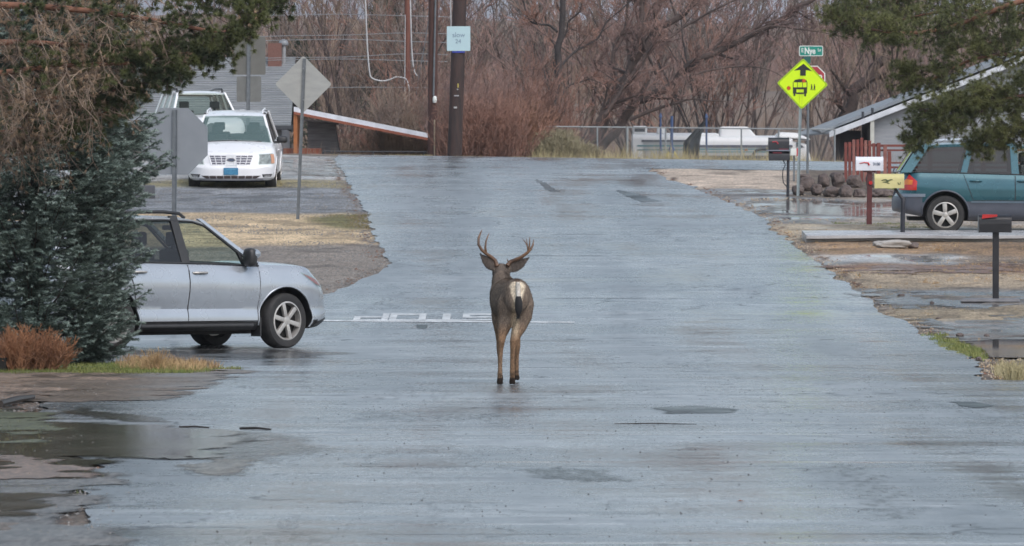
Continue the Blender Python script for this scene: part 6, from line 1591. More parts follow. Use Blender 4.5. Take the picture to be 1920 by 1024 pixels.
def hero(name, label, D, org_px, limbs, tw_kw, mt, mtw, seed, cat='tree', dz=0.0):
    """limbs: list of ([(px,py,dD)...], r0, r1, nbranch)"""
    random.seed(seed); x = PX(org_px[0], D); z = PZ(org_px[1], D); org = Vector((x, D, z)); root = thing(name, label, cat, org)
    mb = MB(); out = [[] for _ in range(tw_kw.get('levels', 4))]
    kw = dict(segs=5, wob=.08, up=.10, nch=4, ratio=.62, spread=.75, rr=.5, minr=.006); kw.update({k_: v_ for k_, v_ in tw_kw.items() if k_ in kw})
    for pts, r0, r1, nb, ln in limbs:
        c_ = curve_pts([Vector((PX(a, D + e), D + e, PZ(b, D + e))) for a, b, e in pts], 6); n = len(c_)
        # natural wobble
        c_ = [q + Vector((mnoise.noise(q * 1.7) * r0 * .6, 0, mnoise.noise(q * 1.7 + Vector((9, 0, 0))) * r0 * .4)) if 0 < i < n - 1 else q for i, q in enumerate(c_)]
        mb.tube([q - org for q in c_], [(r0 + (r1 - r0) * i / (n - 1)) * .6 for i in range(n)], 10)
        for j in range(nb):
            q = .12 + .88 * (j + random.random()) / nb; i = min(int(q * (n - 1)), n - 2); b = c_[i].lerp(c_[i + 1], q * (n - 1) - i) - org; ax = (c_[i + 1] - c_[i]).normalized()
            d = ax * .7 + Vector((random.gauss(0, .6), random.gauss(0, .55), random.gauss(.15, .55)))
            grow(b, d, ln * random.uniform(.5, 1.2) * (1.15 - .5 * q), max(r0 + (r1 - r0) * q, .012) * .36, 0, out, start=.15, **kw)
    mb.build('trunk', mt, root, smooth=60)
    big = [s for l in out[:1] for s in l]; fine = [s for l in out[1:] for s in l]
    if big: tris('branches', seg_tris(big, 5), mt, root)
    tris('crown', seg_tris(fine, 3), mtw, root); return root, len(fine)
TW = dict(levels=4, nch=4)
hero('bare_tree', 'leafless tree with a straight dark trunk just behind the fence corner', 158, (1042, 245), [
    ([(1042, 290, 0), (1041, 220, 0), (1042, 170, 0), (1046, 120, 0), (1048, 60, 0), (1056, 0, 0), (1062, -70, 0)], .20, .12, 8, .9),
    ([(1047, 128, 0), (1075, 100, .3), (1100, 85, .5), (1122, 70, .6), (1140, 40, .6), (1178, 5, .6), (1210, -40, .6)], .055, .03, 8, .8),
    ([(1044, 60, 0), (1030, 48, .2), (1010, 46, .2), (995, 40, .2), (985, 20, .2), (978, -30, .2)], .06, .03, 7, .7),
    ([(1046, 85, 0), (1062, 60, .2), (1066, 40, .3), (1088, 18, .3), (1095, -40, .3)], .05, .03, 6, .7),
    ([(1046, 200, 0), (1062, 165, .4), (1085, 155, .5), (1110, 150, .5), (1135, 160, .6)], .045, .012, 6, .6),
    ([(1040, 175, 0), (1028, 140, .3), (1018, 130, .4), (990, 132, .4), (972, 134, .4)], .045, .012, 5, .6),
    ([(1044, 215, 0), (1070, 208, .2), (1100, 212, .2)], .03, .01, 3, .5)], dict(levels=4, nch=4, minr=.005), m_dkbark, m_redtw, 1)
hero('bare_tree', 'big leafless tree with long brown limbs leaning right over the white trailers', 166, (1130, 275), [
    ([(1095, 300, 0), (1110, 250, 0), (1135, 205, 0), (1165, 160, 0), (1188, 100, 0), (1204, 40, 0), (1215, -60, 0)], .24, .11, 9, 1.2),
    ([(1125, 290, .5), (1160, 235, .5), (1200, 190, .5), (1255, 165, .5), (1300, 120, .5), (1350, 95, .5), (1400, 70, .5), (1440, 45, .5), (1500, 15, .5), (1560, -30, .5)], .25, .10, 20, 1.2),
    ([(1120, 270, 1), (1150, 180, 1), (1190, 120, 1), (1230, 60, 1), (1280, 25, 1), (1310, -20, 1), (1340, -80, 1)], .24, .11, 14, 1.2),
    ([(1135, 215, -.5), (1180, 150, -.5), (1220, 90, -.5), (1260, 70, -.5), (1300, 40, -.5), (1380, 0, -.5)], .10, .05, 10, 1.0),
    ([(1180, 225, 0), (1230, 205, 0), (1265, 195, 0), (1290, 185, 0), (1330, 190, 0), (1360, 190, 0)], .10, .02, 8, .9),
    ([(1300, 140, 0), (1340, 130, .2), (1400, 125, .2), (1450, 135, .2), (1500, 170, .2)], .05, .012, 8, .9),
    ([(1395, 70, 0), (1440, 50, .2), (1500, 55, .2), (1560, 65, .2), (1600, 75, .2)], .05, .014, 8, .9),
    ([(1150, 120, .2), (1155, 80, .2), (1175, 40, .2), (1180, -40, .2)], .10, .06, 7, 1.0),
    ([(1230, 140, .8), (1200, 60, .8), (1190, 0, .8), (1185, -60, .8)], .07, .04, 7, 1.0)], dict(levels=4, nch=5, minr=.0055), m_grbark, m_mauve, 2)
hero('bare_tree', 'leafless tree leaning right behind the grey roofed house', 205, (1590, 235), [
    ([(1580, 260, 0), (1590, 200, 0), (1610, 160, 0), (1640, 130, 0), (1670, 90, 0), (1700, 20, 0), (1720, -60, 0)], .42, .16, 12, 1.8),
    ([(1640, 130, 0), (1660, 160, .5), (1678, 190, .5)], .14, .06, 4, 1.2), ([(1625, 140, 0), (1628, 180, 0), (1625, 220, 0)], .08, .03, 4, 1)], dict(levels=4, nch=4, minr=.008), m_grbark, m_mauve, 3)

# reusable leafless trees for the wooded ground behind
def proto_tree(seed, mtw, mt, H=7.5, lv=5, nch=4, minr=.009, spread=.55, up=.18):
    random.seed(seed); out = [[] for _ in range(lv)]
    for k_ in range(random.choice((2, 3, 4))):
        grow((random.gauss(0, .15), random.gauss(0, .15), -.1), (random.gauss(0, .22), random.gauss(0, .2), 1), H * random.uniform(.75, 1.0), .06, 0, out, 6, .08, up, nch, .55, spread, .5, .15, minr)
    a = seg_tris([s for l in out[:2] for s in l], 5); b = seg_tris([s for l in out[2:] for s in l], 3)
    return a, b
protos = []
for i, (mtw, mt, sp) in enumerate(((m_mauve, m_grbark, .6), (m_redtw2, m_grbark, .45), (m_redtw, m_dkbark, .5), (M('grey_twigs', (.20, .165, .145), .85, (.13, .105, .095), 1), m_grbark, .55))):
    a, b = proto_tree(70 + i, mtw, mt, spread=sp); root = thing('bare_tree', 'x', 'tree', (0, 0, 0)); tris('trunk', a, mt, root); tris('crown', b, mtw, root); protos.append(root)
r = np.random.default_rng(77)
spots = []
# (px, D, height factor, proto)
for i in range(13): spots.append((600 + i * 66 + r.uniform(-25, 25), r.uniform(172, 186), r.uniform(.75, 1.1), int(r.integers(0, 4))))
for i in range(20): spots.append((470 + i * 72 + r.uniform(-30, 30), r.uniform(192, 222), r.uniform(.95, 1.4), int(r.integers(0, 4))))
for i in range(20): spots.append((420 + i * 78 + r.uniform(-40, 40), r.uniform(235, 275), r.uniform(1.0, 1.6), int(r.integers(0, 4))))
for i in range(12): spots.append((350 + i * 88 + r.uniform(-40, 40), r.uniform(290, 360), r.uniform(1.0, 1.6), int(r.integers(0, 4))))
nearby = [(560, 'the gray roofed building'), (680, 'the white lean-to roof'), (790, 'the slim pole'), (880, 'the thick dark pole'), (1010, 'the tan bush'), (1160, 'the fence corner'), (1320, 'the left trailer'), (1480, 'the motorhome'), (1700, 'the yellow diamond sign'), (9999, 'the grey roofed house')]
used = [False] * 4; words = ['mauve brown', 'pale brown', 'reddish', 'greyish']
for i, (px_, D, sc, k_) in enumerate(spots):
    if px_ > 1900: continue
    o = protos[k_] if not used[k_] else copy_tree(protos[k_]); used[k_] = True
    x = PX(px_, D); o.location = (x, D, float(gz(x, D)) - .1); o.rotation_euler = (0, 0, r.uniform(0, 6.28)); o.scale = (sc * r.uniform(.9, 1.2),) * 2 + (sc,)
    o['label'] = '%s leafless tree in the wooded ground behind' % words[k_]; o['group'] = '%s leafless trees in the wooded ground behind' % words[k_]
# evergreens far behind on the left
m_ever = M('far_evergreen', (.055, .075, .045), .8, (.03, .045, .03), .8)
def evergreen(px_, D, H, Wd, label, seed):
    r = np.random.default_rng(seed); x = PX(px_, D); z = float(gz(x, D)); root = thing('evergreen_tree', label, 'tree', (x, D, z)); MB().tube([(0, 0, -.1), (0, 0, H * .95)], [.16, .02], 8).build('trunk', m_dkbark, root)
    A, B = [], []
    for i in range(1500):
        q = r.random() ** .8; zz = .6 + q * (H - .6); Rr = Wd * (1 - q) ** .7 + .08; a = r.uniform(0, 6.28); rr_ = Rr * r.uniform(.3, 1); p = np.array([math.cos(a) * rr_, math.sin(a) * rr_, zz]); d = np.array([math.cos(a), math.sin(a), r.uniform(-.5, .3)]); A.append(p); B.append(p + d * .22)
    tris('crown', brush(A, B, 22, .12, .022, 1.0), m_ever, root)
evergreen(727, 214, 10.5, 1.35, 'dark green evergreen standing behind the slim red brown pole', 3); evergreen(560, 240, 7.0, 1.3, 'small dark evergreen far behind the diamond sign', 4)
# brushy ground cover on the slope
def brushmass(name, x0, x1, y0, y1, n, h, m, label, seed, wd=.012):
    r = np.random.default_rng(seed); x = r.uniform(x0, x1, n); y = r.uniform(y0, y1, n); x = x * (y / y1); b = np.stack([x, y, gz(x, y) - .05], 1)
    hh = h * r.uniform(.3, 1, (n, 1)) * (.4 + 1.2 * fbm(x, y, .25, seed)[:, None]); d = unit(np.stack([r.normal(0, .3, n), r.normal(0, .3, n), np.ones(n)], 1)); sd = unit(np.stack([np.ones(n), r.normal(0, .3, n), np.zeros(n)], 1)) * wd
    tag(tris(name, np.stack([b - sd, b + sd, b + d * hh], 1), m), label, None, None, 'stuff')
brushmass('brush', -22, 22, 146, 168, 26000, .8, m_redtw2, 'brown weeds and brush beyond the far road edge', 5, .008)
brushmass('brush', -30, 30, 175, 232, 60000, 1.5, m_mauve, 'mauve brown thicket behind the trailers', 6, .012)
brushmass('brush', -48, 48, 232, 420, 80000, 2.4, m_redtw2, 'brown brush covering the hillside', 7, .02)
brushmass('brush', -75, 75, 420, 620, 50000, 3.2, m_mauve, 'distant brush on the upper hillside', 8, .035)
for i, (x_, y_, s_) in enumerate(((-35, 10, 7), (30, 5, 7), (-9, -12, 8))): pass

# ------------------------------------------------------------------ left building, lean-to
m_shake = M('grey_shakes', (.235, .25, .265), .75, (.17, .185, .20), 2.2, stretch=(.6, .6, 9), bump=.6, bscale=6)
m_wall = M('grey_siding', (.20, .215, .24), .7, (.17, .185, .21), 2)
m_trimd = M('dark_trim', (.05, .055, .065), .7)
D = 172.0; xl_, xr_ = PX(120, D), PX(547, D); ze, zr_, zg = PZ(236, D), PZ(102, D), float(gz(PX(400, D), D)) - .1
root = thing('house', 'grey house with a broad textured shake roof behind the white cars', 'house', (xl_, D, zg))
L = xr_ - xl_; dr = 3.6
mb = MB(); N = 30
for i in range(N):  # overlapping courses of shakes
    q0, q1 = i / N, (i + 1) / N; nx = 1
    for j in range(nx):
        x0_, x1_ = 0, L + .01; j0 = 0; y0_ = -.5 + dr * q0; z0_ = (ze - zg) + (zr_ - ze) * q0; y1_ = -.5 + dr * (q1 + .01); z1_ = (ze - zg) + (zr_ - ze) * q1; th_ = .03 + random.uniform(0, .008)
        mb.add([(x0_, y0_ + j0, z0_ + th_), (x1_ - .01, y0_ + j0, z0_ + th_), (x1_ - .01, y1_, z1_ + .012), (x0_, y1_, z1_ + .012), (x0_, y0_ + j0, z0_), (x1_ - .01, y0_ + j0, z0_)], [(0, 1, 2, 3), (4, 5, 1, 0)])
rf = mb.build('roof', m_shake, root, fixn=False)
mb = MB(); mb.hull8([(-.1, -.5, ze - zg - .05), (L, -.5, ze - zg - .05), (L, dr - .5, zr_ - zg - .06), (-.1, dr - .5, zr_ - zg - .06), (-.1, -.5, ze - zg - .004), (L, -.5, ze - zg - .004), (L, dr - .5, zr_ - zg - .004), (-.1, dr - .5, zr_ - zg - .004)])
mb.hull8([(-.1, dr - .49, zr_ - zg - .06), (L, dr - .49, zr_ - zg - .06), (L, 2 * dr - .5, ze - zg - .05), (-.1, 2 * dr - .5, ze - zg - .05), (-.1, dr - .49, zr_ - zg - .004), (L, dr - .49, zr_ - zg - .004), (L, 2 * dr - .5, ze - zg), (-.1, 2 * dr - .5, ze - zg)])
mb.box((L + .004, -.55, ze - zg - .2), (L + .05, -.3, ze - zg + .02)); mb.build('roof_deck', m_trimd, root)
MB().box((0, .0, 0), (L - .3, dr * 2 - 1, ze - zg - .06)).build('wall', m_wall, root)
MB().box((-.05, -.62, ze - zg - .13), (L + .04, -.51, ze - zg - .01)).build('gutter', m_trimd, root, bevel=.01)
for px_, w_ in ((330, .9), (470, .7)):
    x_ = PX(px_, D) - xl_; MB().box((x_ - w_ / 2, -.03, .9), (x_ + w_ / 2, -.004, 1.9)).build('window', M('window_dark', (.05, .06, .07), .15), root)
vp = MB(); xv = PX(525, D) - xl_; vp.tube([(xv, dr - .8, zr_ - zg - .3), (xv, dr - .8, PZ(80, D) - zg)], .07, 12); vp.build('vent_pipe', M('pipe_grey', (.30, .31, .33), .4), root, smooth=60)
vp = MB(); vp.lathe([(.001, 0), (.13, 0), (.15, .05), (.13, .13), (.06, .18), (.001, .19)], 14, 'z', (xv, dr - .8, PZ(80, D) - zg)); vp.build('vent_cap', M('cap_grey', (.25, .27, .30), .4), root, smooth=60)
MB().box((PX(508, D) - xl_ - .2, dr - 1.0, zr_ - zg - .4), (PX(508, D) - xl_ + .22, dr - .6, PZ(76, D) - zg)).build('chimney', M('brick_red', (.20, .10, .08), .85, (.14, .07, .06), 20), root)

D = 148.5
def W3(px_, py_, e=0.0): return Vector((PX(px_, D + e), D + e, PZ(py_, D + e)))
root = thing('lean_to', 'low lean-to with a white edged roof sloping down right and an orange post', 'shed', (PX(560, D), D, float(gz(PX(560, D), D)) - .1)); org = root.location.copy()
def slab(a, b, hgt, dep, m, nm, y0=0.0):
    a = a - org; b = b - org; return MB().hull8([(a.x, y0, a.z - hgt), (b.x, y0, b.z - hgt), (b.x, dep, b.z - hgt), (a.x, dep, a.z - hgt), (a.x, y0, a.z), (b.x, y0, b.z), (b.x, dep, b.z), (a.x, dep, a.z)]).build(nm, m, root)
slab(W3(551, 200), W3(808, 251), .13, 1.8, M('white_metal', (.72, .76, .84), .35), 'roof', 0)
slab(W3(551, 209.5), W3(805, 259), .07, .06, M('red_fascia', (.30, .10, .06), .7), 'fascia', -.03)
m_op = M('orange_post', (.40, .15, .05), .7, (.30, .11, .04), 5)
for px_, yy in ((554, .02), (807, .3), (554, 1.6)):
    a = W3(px_, 215) - org; MB().box((a.x - .05, yy, 0), (a.x + .05, yy + .1, a.z - (.0 if px_ < 600 else .75))).build('post', m_op, root)
sa = W3(574, 226) - org; sb2 = W3(632, 296) - org
sh = thing('shed', 'grey weathered shed with leaning right side beneath the lean-to', 'shed', org)
MB().hull8([(sa.x, 1.0, 0), (sb2.x + .12, 1.0, 0), (sb2.x + .12, 2.2, 0), (sa.x, 2.2, 0), (sa.x, 1.0, sa.z), (sb2.x - .1, 1.0, sa.z - .08), (sb2.x - .1, 2.2, sa.z - .08), (sa.x, 2.2, sa.z)]).build('wall', M('weathered_boards', (.17, .165, .17), .85, (.10, .095, .10), 2, stretch=(1, 1, 9)), sh)
MB().hull8([(sa.x - .08, .94, sa.z + .002), (sb2.x, .94, sa.z - .07), (sb2.x, 2.26, sa.z - .07), (sa.x - .08, 2.26, sa.z + .002), (sa.x - .08, .94, sa.z + .05), (sb2.x, .94, sa.z - .02), (sb2.x, 2.26, sa.z - .02), (sa.x - .08, 2.26, sa.z + .05)]).build('roof', M('shed_roof', (.30, .30, .32), .6), sh)
a = W3(530, 278) - org; b = W3(602, 278) - org
o = MB().box((0, 0, 0), (b.x - a.x, .6, a.z)).build('crate', M('rust_box', (.22, .065, .035), .75, (.14, .045, .03), 3), None, loc=org + Vector((a.x, .3, 0)), bevel=.02); tag(o, 'low rust red crate at the foot of the orange post', 'crate')
# pale trailer tongue left of the post
a = gp(528, 298)
# thin black pipe rail along the far road edge left
D2 = 146.5; p0 = (PX(606, D2), D2, float(gz(PX(606, D2), D2))); rl = thing('pipe_rail', 'low black pipe rail along the far road edge', 'fence', p0)
MB().tube([(0, 0, PZ(284, D2) - p0[2]), (PX(800, D2) - p0[0], 0, PZ(285, D2) - p0[2])], .022, 6).build('rail', m_trimd, rl)
for px_ in (606, 700, 795): MB().tube([(PX(px_, D2) - p0[0], 0, -.1), (PX(px_, D2) - p0[0], 0, PZ(284, D2) - p0[2])], .022, 6).build('post', m_trimd, rl)
# small utility box and pale block left of the stop sign post
o = MB().box((-.2, -.15, 0), (.2, .15, .27)).build('utility_box', M('utility_grey', (.09, .095, .11), .5), None, loc=gp(272, 372), bevel=.015); tag(o, 'dark grey utility box beyond the spruce', 'utility box')

# ------------------------------------------------------------------ chain link fence
m_wire = M('fence_wire', (.32, .35, .37), .5, metal=.3)
D = 148.5; fx0, fx1 = PX(981, D), PX(1565, D); fz0 = float(gz(fx0, D)); root = thing('chain_link_fence', 'grey chain link fence along the far side of the cross street', 'fence', (fx0, D, fz0))
def ftop(px_): return PZ(np.interp(px_, [981, 1185, 1565], [237, 239, 243]), D) - fz0
for px_ in (981, 1120, 1176, 1248, 1390, 1460, 1565): MB().tube([(PX(px_, D) - fx0, 0, -.3), (PX(px_, D) - fx0, 0, ftop(px_) + (.02 if px_ in (981, 1176) else 0))], .032 if px_ in (981, 1176) else .022, 8).build('post', m_wire, root)
MB().tube([(0, 0, ftop(981)), (PX(1185, D) - fx0, 0, ftop(1185)), (fx1 - fx0, 0, ftop(1565))], .02, 6).build('top_rail', m_wire, root)
L = fx1 - fx0; H = ftop(981) + .2; sg_ = []; st_ = .065; k_ = -int(H / st_)
while k_ * st_ < L:
    for s_ in (1, -1):
        x0_ = k_ * st_; a = [x0_, -.02, -.2] if s_ > 0 else [x0_ + H, -.02, -.2]; b = [x0_ + H, -.02, H - .2] if s_ > 0 else [x0_, -.02, H - .2]
        p, q = np.array(a), np.array(b)
        for ax_lo, ax_hi in ((0, L),):
            d = q - p
            if abs(d[0]) > 0:
                t0, t1 = sorted(((0 - p[0]) / d[0], (L - p[0]) / d[0])); t0, t1 = max(t0, 0), min(t1, 1)
                if t0 < t1: sg_.append((*(p + d * t0), *(p + d * t1), .0022, .0022))
    k_ += 1
tris('wire_mesh', seg_tris(sg_), m_wire, root)

# ------------------------------------------------------------------ trailers behind the fence
m_rv = M('trailer_white', (.74, .75, .76), .4, (.66, .67, .69), 1.5); m_rvg = M('trailer_grey', (.38, .40, .42), .5, (.33, .35, .37), 2); m_teal_s = M('stripe_teal', (.10, .24, .27), .5); m_rvw = M('trailer_window', (.05, .06, .08), .15); m_shadow_g = M('trailer_lower', (.30, .31, .33), .6)
D = 168.0; x0_, x1_ = PX(1187, D), PX(1345, D); zg = float(gz(x0_, D)); root = thing('travel_trailer', 'white travel trailer with teal stripes at the left end behind the fence', 'trailer', (x0_, D, zg)); L = x1_ - x0_
def Z(py): return PZ(py, D) - zg
def rvbody(root, L, ztop, zbot, dep=2.3, tilt=0.0, rr_=.16):
    prof = [(0, zbot), (0, ztop - rr_)] + [(rr_ - rr_ * math.cos(a), ztop - rr_ + rr_ * math.sin(a)) for a in np.linspace(.2, math.pi / 2, 6)] + [(dep / 2, ztop + .06)] + [(dep - rr_ + rr_ * math.cos(a), ztop - rr_ + rr_ * math.sin(a)) for a in np.linspace(math.pi / 2, .2, 6)] + [(dep, ztop - rr_), (dep, zbot)]
    mb = MB(); mb.loft([[(x, y, z) for y, z in prof] for x in np.linspace(0, L, 5)]); return mb.build('body', m_rv, root, smooth=40)
rvbody(root, L, Z(252), .35)
MB().box((.25, -.03, Z(266)), (L - .02, -.004, Z(262.5))).build('drip_shade', M('drip_shade_dark', (.10, .11, .14), .6), root)  # shade line under the roof band, drawn as a dark strip
MB().box((.30, -.012, Z(300)), (L - .02, -.003, Z(266))).build('side_panel', m_rvg, root)
for py, h_ in ((272, 3), (280, 2)): MB().box((.12, -.02, Z(py + h_)), (L - .02, -.0135, Z(py))).build('stripe', m_teal_s, root)
for a_, b_ in ((.0, .15), (.29, .36)): MB().box((L * a_, .3, Z(252)), (L * b_ + .05, .9, Z(236) if a_ < .1 else Z(239))).build('roof_vent', m_rv, root, bevel=.05)
MB().box((L * .02, .29, Z(247)), (L * .145, .298, Z(240.5))).build('vent_window', m_rvw, root)
for x_ in (L * .35, L * .6): wheel(root, x_, .1, .33, .2, -1, 6, .2)
D = 165.0; x0_, x1_ = PX(1305, D), PX(1486, D); zg = float(gz(x0_, D)); root = thing('motorhome', 'long white motorhome with roof air conditioner behind the fence', 'motorhome', (x0_, D, zg)); L = x1_ - x0_
rvbody(root, L, Z(257), .45)
MB().box((.05, -.04, Z(276)), (L, -.004, Z(272))).build('drip_shade', M('drip_shade_dark', (.08, .09, .13), .6), root)  # dark strip standing in for the shading line below the white band
MB().box((.05, -.012, Z(300)), (L - .05, -.003, Z(276))).build('side_panel', m_rvg, root)
for py, h_ in ((279, 2.5), (284, 2.0)): MB().box((.02, -.02, Z(py + h_)), (L - .02, -.0135, Z(py))).build('stripe', m_teal_s, root)
MB().box((0.02, -.02, Z(301)), (L - .02, -.0135, Z(292))).build('lower_stripe', m_trimd, root)
a, b = PX(1350, D) - x0_, PX(1416, D) - x0_
MB().hull8([(a, .4, Z(259)), (b + .10, .4, Z(259)), (b + .10, 1.4, Z(259)), (a, 1.4, Z(259)), (a + .02, .4, Z(237)), (b - .20, .4, Z(237)), (b - .20, 1.4, Z(237)), (a + .02, 1.4, Z(237))]).build('air_conditioner', m_rv, root, bevel=.06)
MB().box((PX(1310, D) - x0_, .4, Z(259)), (PX(1349, D) - x0_, 1.2, Z(250))).build('roof_vent', m_rv, root, bevel=.03)
MB().tube([(PX(1412, D) - x0_, -.025, Z(291)), (PX(1417, D) - x0_, -.025, Z(282)), (PX(1428, D) - x0_, -.025, Z(279.5)), (PX(1450, D) - x0_, -.025, Z(280))], .04, 6).build('arch_trim', m_trimd, root, smooth=50)
MB().box((PX(1396, D) - x0_, -.03, Z(283)), (PX(1402, D) - x0_, -.022, Z(279))).build('marker_light', M('marker_brown', (.30, .12, .06), .5), root)
# cab and nose
a, b, c_ = PX(1455, D) - x0_, PX(1500, D) - x0_, PX(1536, D) - x0_
MB().hull8([(a, .0, Z(258)), (b + .35, .0, Z(262)), (b + .35, 2.2, Z(262)), (a, 2.2, Z(258)), (a + .1, .1, Z(247.5)), (b - .1, .1, Z(249)), (b - .1, 2.1, Z(249)), (a + .1, 2.1, Z(247.5))]).build('overcab', m_rv, root, bevel=.06)
MB().hull8([(b - .4, .1, .6), (c_, .15, .6), (c_, 2.05, .6), (b - .4, 2.1, .6), (b - .4, .1, Z(262)), (c_ - .35, .15, Z(270)), (c_ - .35, 2.05, Z(270)), (b - .4, 2.1, Z(262))]).build('cab', m_rv, root, bevel=.06)
MB().add([(b - .1, .094, Z(276)), (c_ - .42, .12, Z(277)), (c_ - .5, .12, Z(272)), (b - .1, .094, Z(266))], [(0, 1, 2, 3)]).build('cab_window', m_rvw, root, fixn=False)
for x_ in (L * .3, L * 1.1): wheel(root, x_, .1, .38, .22, -1, 6, .22)
# dark bush right of the cab
shrub('bush', 1560, 160, None, 70, 60, m_ever, 'dark low bush right of the motorhome cab', 'bush', 260, None, 88, .01, 14, .3, .008, .5)
# blue posts, yellow feet, dark tarp
m_bluep = M('post_blue', (.05, .09, .20), .5); m_yel = M('foot_yellow', (.55, .47, .08), .6)
D = 152.5
for i, (px_, py_, lb) in enumerate(((1238.5, 220, 'left of the yellow footed one'), (1324.5, 221, 'right of the dark tarp'))):
    x = PX(px_, D); z = float(gz(x, D)); o = thing('blue_post', 'slim blue post behind the fence, ' + lb, 'post', (x, D, z)); MB().tube([(0, 0, -.1), (0, 0, PZ(py_, D) - z)], .026, 8).build('post', m_bluep, o, smooth=60); MB().lathe([(.001, 0), (.05, 0), (.02, .1), (.001, .12)], 10, 'z', (0, 0, PZ(py_, D) - z)).build('cap', m_bluep, o)
x = PX(1259, D); z = float(gz(x, D)); o = thing('blue_stand', 'blue stand with splayed yellow feet behind the fence', 'stand', (x, D, z)); MB().tube([(0, 0, PZ(287, D) - z), (.01, 0, PZ(218, D) - z)], .04, 8).build('post', m_bluep, o, smooth=60)
for s_ in (-1, 1): MB().tube([(s_ * .06, 0, PZ(284, D) - z), (s_ * .22, -.1, PZ(304, D) - z)], .03, 6).build('foot', m_yel, o)
MB().lathe([(.001, -.08), (.08, -.08), (.09, .0), (.07, .08), (.001, .08)], 12, 'z', (0, 0, PZ(282, D) - z)).build('hub', m_bluep, o, smooth=50)
D = 156.0; a = Vector((PX(1283, D), D, PZ(303, D)))
mb = MB(); 
def tarp(u_, v_):
    px_ = np.interp(v_, [0, .45, .75, 1], [1281 + 28 * u_, 1282 + 30 * u_, 1298 + 18 * u_, 1318 + 4 * u_]); py_ = np.interp(v_, [0, .45, .75, 1], [306, 268, 250, 228]); return Vector((PX(px_, D), D + .12 * math.sin(u_ * 11) * (1 - v_) + .1 * mnoise.noise(Vector((u_ * 3, v_ * 4, 0))), PZ(py_, D))) - a
mb.grid(tarp, 14, 16); o = mb.build('tarp', M('dark_tarp', (.03, .035, .04), .8), None, loc=a, fixn=False, smooth=60); o.modifiers.new('t', 'SOLIDIFY').thickness = .015; tag(o, 'dark hanging tarp gathered to a point between the trailers', 'tarp')

# ------------------------------------------------------------------ right house, red fence
D = 172.0; zg = float(gz(PX(1700, D), D)) - .2; hx = PX(1640, D); root = thing('house', 'grey house with white gable trim and a porch post under the pine', 'house', (hx, D, zg))
def H3(px_, py_, y=0.0): return (PX(px_, D) - hx, y, PZ(py_, D) - zg)
m_hroof = M('grey_shingle', (.27, .30, .33), .8, (.20, .225, .25), 3, bump=.4, bscale=30); m_fas = M('white_fascia', (.66, .70, .76), .5)
e0 = Vector(H3(1556, 251)); rg = Vector(H3(1990, 82)); 
bk = Vector((-1.0, 7, .12))   # roof runs back, turned a little so its left slope shows
bk0 = Vector((.35, 6.5, .62))
mb = MB(); off = Vector((-.22, .8, .15))
mb.hull8([e0, rg, rg + Vector((0, 7, 0)), e0 + Vector((-.9, 7, 0)), e0 + Vector((0, 0, .05)), rg + Vector((0, 0, .05)), rg + Vector((0, 7, .05)), e0 + Vector((-.9, 7, .05))]); 
# raised back part of the roof so that its shingles show above the rake
mb.hull8([e0 + Vector((-.2, .9, .04)), rg + Vector((-.25, .9, .04)), rg + Vector((0, 5, .04)), e0 + Vector((-.2, 5, .04)), e0 + Vector((-.25, .9, .10)), rg + Vector((-.3, .9, .14)), rg + Vector((0, 5, .34)), e0 + Vector((-.3, 5, .26))])
mb.build('roof', m_hroof, root)
MB().hull8([e0 + Vector((-.02, -.05, -.11)), rg + Vector((0, -.05, -.11)), rg + Vector((0, -.003, -.11)), e0 + Vector((-.02, -.003, -.11)), e0 + Vector((-.02, -.05, .06)), rg + Vector((0, -.05, .06)), rg + Vector((0, -.003, .06)), e0 + Vector((-.02, -.003, .06))]).build('fascia', m_fas, root)
w0 = Vector(H3(1638, 300)); w1 = Vector(H3(1990, 300)); tz0 = H3(1638, 222)[2] - .02; tz1 = H3(1990, 86)[2] - .06
MB().hull8([(w0.x, .3, 0), (w1.x, .3, 0), (w1.x, 6, 0), (w0.x, 6, 0), (w0.x, .3, tz0), (w1.x, .3, tz1), (w1.x, 6, tz1), (w0.x, 6, tz0)]).build('wall', M('house_grey', (.30, .32, .35), .7, (.26, .28, .31), 2, stretch=(1, 1, 8)), root)
MB().box((w0.x - .1, .0, 0), (w0.x + .02, .12, tz0 - .02)).build('porch_post', M('post_cream', (.55, .56, .52), .6), root)
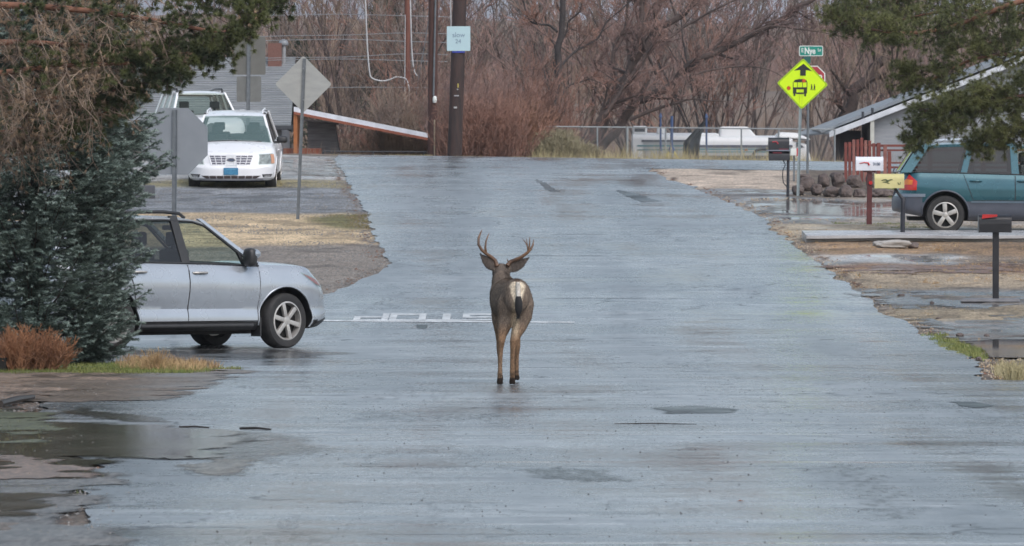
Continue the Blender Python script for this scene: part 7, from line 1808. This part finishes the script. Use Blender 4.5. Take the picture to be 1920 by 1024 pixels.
MB().box((H3(1585, 0)[0], 3, 0), (w0.x - .2, 5.8, tz0 - .3)).build('porch_wall', M('porch_dark', (.09, .095, .11), .8), root)
for px_, h_ in ((1620, .3), (1638, .3)): 
    p = H3(px_, np.interp(px_, [1556, 1990], [251, 82]) ); MB().tube([(p[0], .6, p[2] - .0), (p[0], .6, p[2] + .28)], .04, 8).build('vent_pipe', m_trimd, root)
for a_, b_ in ((1720, 1760),): 
    p, q = H3(a_, 275), H3(b_, 250); MB().box((p[0], .27, p[2]), (q[0], .294, q[2])).build('window', m_rvw, root)
# red fence with pickets
D = 127.0; zg = float(gz(PX(1640, D), D)); fx = PX(1583, D); root = thing('red_fence', 'red brown wooden fence with pickets and rails behind the rock wall', 'fence', (fx, D, zg)); m_redw = M('red_stain', (.21, .055, .045), .7, (.13, .035, .03), 5); m_redl = M('red_worn', (.30, .14, .12), .8, (.2, .08, .07), 6)
def FZ(py): return PZ(py, D) - zg
k_ = 0
for px_ in np.arange(1583, 1645, 7.5):
    x_ = PX(px_, D) - fx; top = np.interp(px_, [1583, 1597, 1612, 1645], [267, 262, 258, 270]) + (k_ % 2) * 2; k_ += 1; MB().box((x_, -.02 * (k_ % 2), -.1), (x_ + .065, .02 - .02 * (k_ % 2), FZ(top))).build('picket', m_redw if k_ % 3 else m_redl, root)
for py in (272, 300): MB().box((0, .022, FZ(py + 3)), (PX(1645, D) - fx, .06, FZ(py - 2))).build('rail', m_redw, root)
for px_, tp in ((1644, 268), (1656, 272), (1664, 284)): x_ = PX(px_, D) - fx; MB().box((x_, -.05, -.1), (x_ + .08, .03, FZ(tp))).build('post', m_redw if px_ != 1656 else m_redl, root)
for py, h_ in ((271, 4.5), (280, 3.5), (304, 3), (312, 4)): MB().box((PX(1650, D) - fx, .032, FZ(py + h_)), (PX(1990, D) - fx, .065, FZ(py))).build('rail', m_redw, root)
for px_ in (1740, 1840, 1940): x_ = PX(px_, D) - fx; MB().box((x_, .07, -.1), (x_ + .1, .15, FZ(268))).build('post', m_redw, root)
